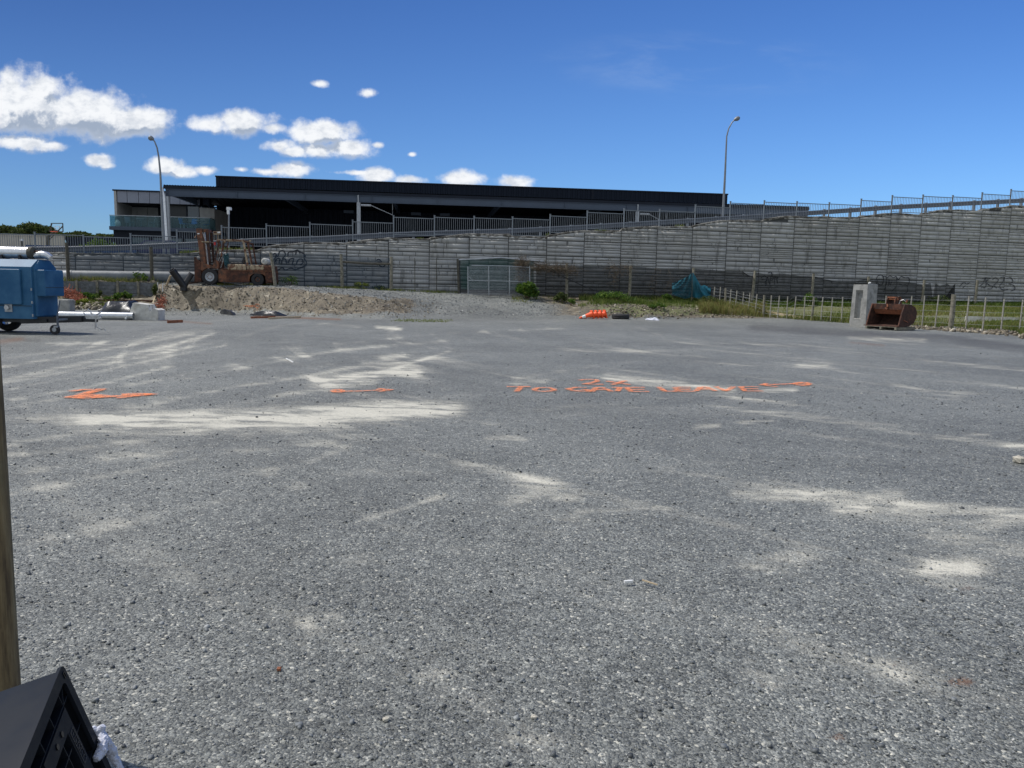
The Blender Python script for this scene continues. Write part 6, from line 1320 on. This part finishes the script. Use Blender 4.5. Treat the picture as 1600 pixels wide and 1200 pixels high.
# ------------------------------------------------------------------ foreground post and black crate
a = P(6.2, 1060, 2.25); r_ = P(28, 1060, 2.25).x-a.x
o = thing('round_timber_post', (a.x, a.y, 0), 'round weathered timber post at the left edge close to the camera', 'post')
t = mat('post_timber'); n = t.noise(t.vmath('MULTIPLY', t.co, (9, 9, .8)), 5., 6., .7); n2 = t.noise(t.vmath('MULTIPLY', t.co, (2, 2, .5)), 4., 5., .6)
c = t.ramp(n, [(.3, (.05, .032, .016)), (.5, (.15, .108, .052)), (.7, (.25, .195, .105))]); c = t.mix(t.ss(n2, .5, .68, 0, .7), c, (.10, .11, .065, 1)); t.put(t.bsdf, 'Base Color', c); t.put(t.bsdf, 'Roughness', .85); bump(t, n, .6, .006); M['post_t'] = t.m
mb = MB(); mb.tube([(a.x, a.y, -.2), (a.x, a.y, .4), (a.x+.003, a.y, 1.0), (a.x, a.y, 1.62)], [r_*1.03, r_, r_*.97, r_*.96], 28); mb.obj('post', 'post_t', o, True); keep(o)

# crate: frame axes in camera space -> world
def cam2w(v): return rt*v[0]+upv*v[1]+fw*v[2]
ap = P(95, 1037, 1.62); e1 = cam2w((.2082, -.9313, .2988)).normalized(); e2 = cam2w((.3096, -.227, -.9234)); e2 = (e2-e1*e2.dot(e1)).normalized(); e3 = e1.cross(e2).normalized()
if e3.dot(cam2w((-.9278, -.2848, -.2411))) < 0: e3 = -e3
o = thing('plastic_crate', ap, 'black plastic crate standing on its corner against the timber post, underside towards the camera', 'crate')
t = mat('crate_plastic'); n = t.noise(t.co, 6., 5., .6); t.put(t.bsdf, 'Base Color', t.mix(n, (.005, .007, .011, 1), (.012, .015, .020, 1))); t.put(t.bsdf, 'Specular IOR Level', .16); t.put(t.bsdf, 'Roughness', t.ss(n, .3, .7, .42, .6)); bump(t, t.noise(t.co, 160., 3.), .08, .002); M['crate'] = t.m
LA1, LA2, LA3 = .52, .42, .30
def cpt(u, v_, w): return ap+e1*u+e2*v_+e3*w
def cslab(mb, u0, u1, v0, v1, w0, w1): 
    c_ = cpt((u0+u1)/2, (v0+v1)/2, (w0+w1)/2); return mb.box(c_, (u1-u0, v1-v0, w1-w0), mtx=Matrix((e1, e2, e3)).transposed())
# rounded shell: side walls
def rrect(r, n=6):
    pts = []
    for cx_, cy_, a0 in ((r, r, math.pi), (LA1-r, r, 1.5*math.pi), (LA1-r, LA2-r, 0), (r, LA2-r, .5*math.pi)):
        for k in range(n+1): a_ = a0+math.pi/2*k/n; pts.append((cx_+r*math.cos(a_), cy_+r*math.sin(a_)))
    return pts
def ring(wa, wb, inset, th_):
    mb = MB(); P1 = rrect(.018); n = len(P1); cx_, cy_ = LA1/2, LA2/2
    def ins(p_, d_): return (cx_+(p_[0]-cx_)*(1-2*d_/LA1), cy_+(p_[1]-cy_)*(1-2*d_/LA2))
    V = [cpt(*ins(p_, inset), wa) for p_ in P1]+[cpt(*ins(p_, inset), wb) for p_ in P1]+[cpt(*ins(p_, inset+th_), wa) for p_ in P1]+[cpt(*ins(p_, inset+th_), wb) for p_ in P1]
    fs = []
    for i in range(n): j = (i+1) % n; fs += [(i, j, n+j, n+i), (2*n+j, 2*n+i, 3*n+i, 3*n+j), (j, i, 2*n+i, 2*n+j), (n+i, n+j, 3*n+j, 3*n+i)]
    return mb.add(V, fs)
ring(.004, LA3, .006, .012).obj('crate_wall', 'crate', o, True)
ring(-.004, .0038, .0, .027).obj('bottom_frame', 'crate', o, True)
ring(LA3-.03, LA3+.004, -.006, .014).obj('top_rim', 'crate', o, True)
cslab(MB(), .03, LA1-.03, .03, LA2-.03, .035, .04).obj('floor_sheet', 'crate', o)
# raised central pad shape and thin ribs
def plate(poly, w0, w1, name, m='crate', holes=None):
    mb = MB(); n = len(poly); V = [cpt(u_, v_, w0) for u_, v_ in poly]+[cpt(u_, v_, w1) for u_, v_ in poly]
    return mb.add(V, [tuple(range(n)), tuple(range(2*n-1, n-1, -1))]+[(i, n+i, n+(i+1) % n, (i+1) % n) for i in range(n)]).obj(name, m, o)
plate([(.068, .068), (.25, .068), (.25, .107), (.107, .107), (.107, .25), (.068, .25)], .001, .034, 'raised_pad')
mb = MB()
for k in range(1, 6):
    for th_ in (.0015,):
        cslab(mb, k*.077-.012-th_, k*.077-.012+th_, .025, LA2-.025, .004, .034); cslab(mb, .025, LA1-.025, k*.077-.012-th_, k*.077-.012+th_, .0041, .0339)
mb.bar(cpt(.025, .025, .018), cpt(.068, .068, .018), .0025, .03, e3); mb.obj('ribs', 'crate', o)
for u_, v_ in ((.088, .135), (.088, .175)): MB().lathe([(0, 0), (.0065, 0), (.0065, .002), (0, .002)], cpt(u_, v_, .0005), -e3, 12).obj('hole', 'window_dark', o)
# embossed label panel with moulded marks
mb = MB(); L0, L1, L2, L3, La, Lb = .115, .195, .077, .098, -.0005, .0009
cslab(mb, L0, L1, L2, L2+.002, La, Lb); cslab(mb, L0, L1, L3, L3+.002, La, Lb); cslab(mb, L0-.002, L0-.0001, L2, L3+.002, La, Lb); cslab(mb, L1+.0001, L1+.002, L2, L3+.002, La, Lb)
for k in range(8):
    u_ = L0+.008+k*.0085; cslab(mb, u_, u_+.0016, L2+.006, L3-.004, La, Lb)
    if k % 2: cslab(mb, u_+.002, u_+.0055, L2+.006, L2+.0075, La, Lb)
    if k % 3: cslab(mb, u_+.002, u_+.0055, L3-.0055, L3-.004, La, Lb)
mb.obj('moulded_label', 'black_film', o)
mb = MB(); cslab(mb, .012, .026, .014, .016, -.006, -.0041); cslab(mb, .012, .026, .022, .024, -.006, -.0041); cslab(mb, .012, .014, .0161, .0219, -.006, -.0041); mb.obj('corner_mark', 'window_dark', o)
mb = MB()
for k in range(5): cslab(mb, .25+k*.07, .258+k*.07, -.004, .001, .02, LA3-.04)
mb.obj('side_ribs', 'crate', o)
keep(o)
# knotted white cloth on the crate edge
mb = MB(); E0 = cpt(.30, -.004, -.012)
def strap(pts, r, fl=.5): return mb.tube(pts, r, 10)
kx = cpt(0.210, -.010, -.010)
strap([cpt(0.230, .05, -.002), cpt(0.227, .032, -.012), cpt(0.217, .008, -.016), kx], [.009, .012, .011, .010])
strap([kx, cpt(0.195, -.014, .004), cpt(0.197, -.006, .018), cpt(0.205, -.004, .03)], [.010, .010, .008, .007])
strap([cpt(0.195, -.008, -.014), cpt(0.203, -.020, -.012), cpt(0.221, -.020, -.004), cpt(0.223, -.006, -.014), cpt(0.210, .0, -.018)], [.007, .010, .010, .009, .006])
strap([kx, cpt(0.235, -.016, -.012), cpt(0.260, -.010, -.016), cpt(0.285, -.018, -.010), cpt(0.335, -.014, -.016)], [.010, .008, .011, .010, .007])
strap([kx, cpt(0.230, -.022, .0), cpt(0.255, -.03, .004), cpt(0.285, -.026, .0)], [.008, .007, .008, .004])
ck = mb.obj('cloth_tie', 'cloth_white', None, True); rm = ck.modifiers.new('r', 'REMESH'); rm.mode = 'VOXEL'; rm.voxel_size = .002; rm.use_smooth_shade = True; sb = ck.modifiers.new('s', 'SUBSURF'); sb.levels = sb.render_levels = 0
tx = bpy.data.textures.new('fold', 'CLOUDS'); tx.noise_scale = .006; tx.noise_depth = 3; dm = ck.modifiers.new('d', 'DISPLACE'); dm.texture = tx; dm.strength = .009; dm.mid_level = .5
tag(ck, 'white knotted cloth strip tied round the edge of the black crate', 'cloth')

# ------------------------------------------------------------------ plants
def blades(xy, hh_, w, lean=.35, k=1):
    n = len(xy); z_ = H(xy[:, 0], xy[:, 1])-.02; a = rng.random(n)*6.283; dx, dy = np.cos(a)*w/2, np.sin(a)*w/2
    lx_, ly_ = rng.normal(0, lean, n)*hh_, rng.normal(0, lean, n)*hh_
    b = np.stack([xy[:, 0], xy[:, 1], z_], 1); D_ = np.stack([dx, dy, 0*dx], 1); m_ = b+np.stack([lx_*.35, ly_*.35, hh_*.6], 1); tp_ = b+np.stack([lx_, ly_, hh_], 1)
    V = np.stack([b-D_, b+D_, m_+D_*.8, m_-D_*.8, tp_+D_*.1, tp_-D_*.1], 1); F_ = (np.arange(n)*6)[:, None, None]+np.array([(0, 1, 2, 3), (3, 2, 4, 5)])[None]
    return V.reshape(-1, 3), F_.reshape(-1, 4)
def scatter(n, box, dens):
    """box in (px, D) : columns along the sight lines, D metres in front of the big wall"""
    px_ = rng.uniform(box[0], box[1], n*3); D_ = rng.uniform(box[2], box[3], n*3); v = fw[:]; u = np.array([(rayv(a, 450).x/rayv(a, 450).y) for a in (0, 800, 1600)])
    uu = np.interp(px_, [0, 800, 1600], u); yw = LA/(1-LB*uu); yy_ = yw-D_; xy = np.stack([uu*yy_, yy_], 1); keep_ = rng.random(n*3) < dens(px_, D_, xy); return xy[keep_][:n], px_[keep_][:n], D_[keep_][:n]
Vs, Fs_, Ts = [], [], []
def addg(xy, hh_, w, tone, lean=.35):
    V, F_ = blades(xy, hh_, w, lean); o0 = sum(len(v_) for v_ in Vs); Vs.append(V); Fs_.append(F_+o0); Ts.append(np.repeat(np.clip(tone, 0, 1), 2))
dz_ = lambda p_, d_, xy: np.clip((fbm(xy[:, 0], xy[:, 1], .8, 3, 2)-.35)*3.5, 0.02, 1)
xy, a, b = scatter(9000, (905, 1190, .6, 6.0), lambda p_, d_, xy: dz_(p_, d_, xy)*np.clip((5.6-d_)/1.5, 0, 1)); addg(xy, .10+.24*rng.random(len(xy))*(.5+fbm(xy[:, 0], xy[:, 1], 1.2, 2, 8)), .018+.02*rng.random(len(xy)), .25+.45*fbm(xy[:, 0], xy[:, 1], .9, 2, 6)+.12*rng.normal(size=len(xy)))
xy, a, b = scatter(3500, (1095, 1200, 3.2, 6.4), dz_); addg(xy, .2+.35*rng.random(len(xy)), .02+.015*rng.random(len(xy)), .75+.15*rng.normal(size=len(xy)))
xy, a, b = scatter(15000, (1180, 1660, .5, 3.5), lambda p_, d_, xy: np.clip((fbm(xy[:, 0], xy[:, 1], .5, 2, 3)-.25)*3, .15, 1)); addg(xy, .12+.22*rng.random(len(xy)), .025+.02*rng.random(len(xy)), .18+.3*rng.random(len(xy)))
xy, a, b = scatter(26000, (1185, 1680, 3.5, 23.), lambda p_, d_, xy: np.clip((fbm(xy[:, 0], xy[:, 1], .45, 3, 4)-.38)*4, .03, 1)*(d_ < np.interp(p_, [1185, 1320, 1450, 1600, 1700], [6, 9.8, 16.4, 22.6, 26]))); addg(xy, .07+.16*rng.random(len(xy)), .02+.018*rng.random(len(xy)), .42+.42*fbm(xy[:, 0], xy[:, 1], .6, 2, 7)+.12*rng.normal(size=len(xy)))
# strip along the batten fence
fx = rng.uniform(1190, 1680, 9000); fyy = np.interp(fx, [q[0] for q in FL], [q[1] for q in FL])+rng.normal(.5, .5, len(fx)); uu = np.interp(fx, [0, 800, 1600], [rayv(q, 480).x/rayv(q, 480).y for q in (0, 800, 1600)]); xy = np.stack([uu*fyy, fyy], 1); k_ = rng.random(len(xy)) < dz_(0, 0, xy); xy = xy[k_]
addg(xy, .1+.25*rng.random(len(xy)), .014+.012*rng.random(len(xy)), .5+.25*rng.normal(size=len(xy)))
xy, a, b = scatter(1800, (440, 720, .3, 1.5), dz_); addg(xy, .06+.14*rng.random(len(xy)), .02+.02*rng.random(len(xy)), .45+.3*rng.random(len(xy)))
xy, a, b = scatter(900, (340, 430, .5, 2.2), dz_); addg(xy, .04+.1*rng.random(len(xy)), .02+.02*rng.random(len(xy)), .5+.3*rng.random(len(xy)))
xy, a, b = scatter(2600, (-20, 245, 1.8, 4.4), dz_); addg(xy, .05+.16*rng.random(len(xy)), .02+.02*rng.random(len(xy)), .35+.4*rng.random(len(xy)))
xy, a, b = scatter(1500, (-20, 262, .9, 1.5), dz_); addg(xy, .08+.25*rng.random(len(xy)), .02+.02*rng.random(len(xy)), .45+.45*rng.random(len(xy)))
xy, a, b = scatter(900, (800, 900, .6, 4.), dz_); addg(xy, .05+.1*rng.random(len(xy)), .02+.02*rng.random(len(xy)), .4+.4*rng.random(len(xy)))
gx = np.array([[G(rng.uniform(615, 705), rng.uniform(499, 503.5)).x, 0] for _ in range(500)]); gy = np.array([G(660, rng.uniform(499, 503.5)).y for _ in range(500)]); xy = np.stack([gx[:, 0], gy], 1); addg(xy, .03+.05*rng.random(500), .03*np.ones(500), .4+.3*rng.random(500))
tag(fast('grass', np.concatenate(Vs), np.concatenate(Fs_), 'grass', np.concatenate(Ts)), 'rough grass and weeds along the ledge below the wall', kind='stuff')
# grass on the wall top
Vs, Fs_, Ts = [], [], []
def topgrass(n0px, n1px, n, hh_):
    a = nW(hitW(n0px, 380)); b = nW(hitW(n1px, 350)); ns_ = rng.uniform(a, b, n); of = rng.uniform(.1, .6, n); P_ = [Wp(x_, o_, float(topz(x_))-.06) for x_, o_ in zip(ns_, of)]
    xy = np.array([[p_.x, p_.y] for p_ in P_]); V, F_ = blades(xy, hh_*(.4+.8*rng.random(n)), .025*np.ones(n)); zz = H(xy[:, 0], xy[:, 1])-.02; V = V.reshape(n, 6, 3); V[:, :, 2] += (np.array([p_.z for p_ in P_])-zz)[:, None]
    o0 = sum(len(v_) for v_ in Vs); Vs.append(V.reshape(-1, 3)); Fs_.append(F_+o0); Ts.append(np.repeat(rng.uniform(.3, .8, n), 2))
for a in ((278, 312, 260, .25), (335, 395, 260, .22), (652, 664, 60, .16), (932, 950, 120, .2), (1058, 1072, 100, .22), (851, 860, 40, .2), (95, 180, 120, .12), (500, 590, 80, .08)): topgrass(*a)
tag(fast('wall_top_grass', np.concatenate(Vs), np.concatenate(Fs_), 'grass', np.concatenate(Ts)), 'tufts of grass growing on top of the retaining wall', kind='stuff')

def weed(px, D, wpx, hpx, label, m='leaf', n=420, size=.11, name='weed', stems=7, cat='weed'):
    uu = rayv(px, 450).x/rayv(px, 450).y; yw = LA/(1-LB*uu); y_ = yw-D; x_ = uu*y_; z_ = h(x_, y_); k_ = y_/FPX; w_, h_ = wpx*k_/2, hpx*k_
    o = thing(name, (x_, y_, z_), label, cat); cs_, rs_ = [], []; mb = MB(); rl = random.Random(int(px*7))
    for i in range(stems):
        a = rl.uniform(-1, 1); b = rl.uniform(-.7, .7); f = rl.uniform(.35, .85)*(1-.35*abs(a)); c_ = (x_+a*w_*.75, y_+b*w_*.7, z_+h_*f); cs_.append(c_); rs_.append((w_*.38, w_*.38, h_*.24)); mb.tube([(x_+a*.1*w_, y_, z_-.05), ((x_+c_[0])/2, (y_+c_[1])/2, z_+h_*f*.6), c_], [.014, .01, .004], 5)
    V, F_, tn2 = leafcloud(cs_, rs_, n, size); fast('leaves', V, F_, m, tn2, parent=o); mb.obj('stems', 'dark_timber' if False else 'twig', o); return keep(o)
weed(824, 3.0, 36, 27, 'large leafy green bush at the right foot of the chain link gate', 'leaf', 1500, .15, 'bush', 14, 'bush')
weed(878, 3.6, 24, 17, 'dark green tuft right of the leafy bush in front of the black shade cloth', 'leaf_dark', 800, .10, 'bush', 9, 'bush')
weed(892, 4.4, 16, 12, 'small weed on the gravel slope below the dark green tuft', 'leaf', 300, .08)
weed(958, 3.5, 60, 18, 'broad bright green weed patch above the traffic cones', 'leaf', 1500, .10, 'weed', 16)
weed(1030, 6.3, 30, 9, 'low green weed on the clay bank right of the tyre', 'leaf', 500, .08)
weed(1044, 2.9, 26, 15, 'green weed left of the blue tarp foot', 'leaf', 600, .1)
weed(1110, 4.0, 44, 17, 'dry brown and green weed patch right of the blue tarp', 'leaf_dark', 800, .09, stems=12)
weed(1266, 3.0, 26, 22, 'climbing green weed round the shade fence post beside the middle of the batten fence', 'leaf', 500, .11)
weed(1470, 2.9, 34, 20, 'dark weed below the torn end of the black shade cloth', 'leaf_dark', 700, .1)
weed(565, .8, 30, 12, 'bright yellow green grass tuft below the timber cross rail', 'leaf_yellow', 600, .09)
weed(594, .9, 26, 8, 'dull dry weed just left of the timber post by the wire mesh bay', 'leaf_dark', 350, .09)
weed(452, 1.1, 34, 18, 'straggly green weed right of the leaning post', 'leaf', 260, .09)
weed(430, 1.4, 16, 7, 'small weed at the foot of the leaning post', 'leaf_dark', 150, .08)
weed(140, 2.5, 26, 14, 'broad leaved green weed in front of the second bay of the low timber wall', 'leaf', 420, .13)
weed(172, 2.6, 22, 9, 'low leafy weed between the two tall weeds at the low timber wall', 'leaf', 260, .11)
weed(190, 2.6, 26, 16, 'tall leafy weed in front of the middle bay of the low timber wall', 'leaf', 460, .14)
weed(132, 3.4, 24, 10, 'yellow green weed clump left of the brown steel beam', 'leaf_yellow', 500, .09)
weed(219, 1.2, 26, 18, 'green weed on the ledge above the low timber wall beside the dark post', 'leaf', 300, .1)
weed(244, 2.6, 12, 26, 'dark green weed strip between the low timber wall and the earth bank', 'leaf_dark', 380, .1)
weed(155, 2.0, 10, 12, 'thin dark weed against the low timber wall, second post', 'leaf_dark', 130, .1)

# ------------------------------------------------------------------ stones on bank, rubble by the fence
def bank(n, box, s0, s1, m, label, name, cond=lambda p_, d_, xy: np.ones(len(p_)), **kw):
    xy, a, b = scatter(n, box, cond); return stones(name, xy, s0+(s1-s0)*rng.random(len(xy))**3.5, m, label, **kw)
bank(5000, (248, 690, 2.0, 10.5), .015, .10, 'clods', 'broken clay and stones on the cut face of the earth bank', 'earth_clods', lambda p_, d_, xy: np.clip((slope_mask(xy[:, 0], xy[:, 1])-.14)*3, 0, 1))
bank(9000, (255, 1000, .8, 9.), .03, .08, 'stones', 'coarse grey gravel on the ramp and top of the bank', 'coarse_gravel', lambda p_, d_, xy: np.where(H0(xy[:, 0], xy[:, 1])[0] > .12, 1, .1)*np.where(p_ > 880, .35, 1))
bank(2600, (930, 1180, 4.6, 7.6), .025, .16, 'clods', 'clay rubble on the low bank behind the cones', 'rubble', lambda p_, d_, xy: np.where((H0(xy[:, 0], xy[:, 1])[0] > .04) & (H0(xy[:, 0], xy[:, 1])[0] < .75), 1, .0))
fx = rng.uniform(1395, 1700, 1500); fyy = np.interp(fx, [q[0] for q in FL], [q[1] for q in FL])-rng.normal(.55, .4, len(fx)); uu = np.interp(fx, [0, 800, 1600], [rayv(q, 500).x/rayv(q, 500).y for q in (0, 800, 1600)])
xy = np.stack([uu*fyy, fyy], 1); stones('rubble', xy, .03+.22*rng.random(len(xy))**4, 'clods', 'broken clay and stones along the foot of the batten fence')
fx = rng.uniform(50, 240, 700); fyy = rng.uniform(37.2, 39.2, 700); uu = np.interp(fx, [0, 800], [rayv(q, 500).x/rayv(q, 500).y for q in (0, 800)])
xy = np.stack([uu*fyy, fyy], 1); stones('rubble', xy, .03+.3*rng.random(len(xy))**3.5, 'clods', 'pale rubble heap below the brown steel beam')
for px_, py_, D_, s_, lb, sd in ((1120, 491, 0, .42, 'round pale boulder at the right end of the low clay bank', 1), (1592, 724, 0, .10, 'flat pale stone on the gravel at the right edge', 2), (241, 478, 0, .45, 'white lump of rock at the left end of the earth bank, upper one', 3), (236, 486, 0, .3, 'white lump of rock beside the broken concrete block, lower one', 4), (600, 493, 0, .25, 'dark stone at the foot of the gravel ramp', 5),
                                    (834, 1127, 0, .02, 'small round pale pebble on the gravel near the camera', 6), (603, 1131, 0, .022, 'pale flat pebble on the gravel at lower left of centre', 7), (436, 1050, 0, .02, 'small red brown brick chip on the gravel', 8)):
    g_ = G(px_, py_) if py_ > 492 or px_ == 1120 else P(px_, py_, 39.9); zz = h(g_.x, g_.y) if py_ > 492 or px_ == 1120 else g_.z-.1
    lump('stone' if s_ < .2 else 'boulder', (g_.x, g_.y, zz-.01*(s_ > .1)), (s_, s_*.8, s_*.62), 'rust_light' if sd == 8 else ('concrete' if sd == 5 else 'rock_pale'), lb, 'stone', sd, rz=sd)
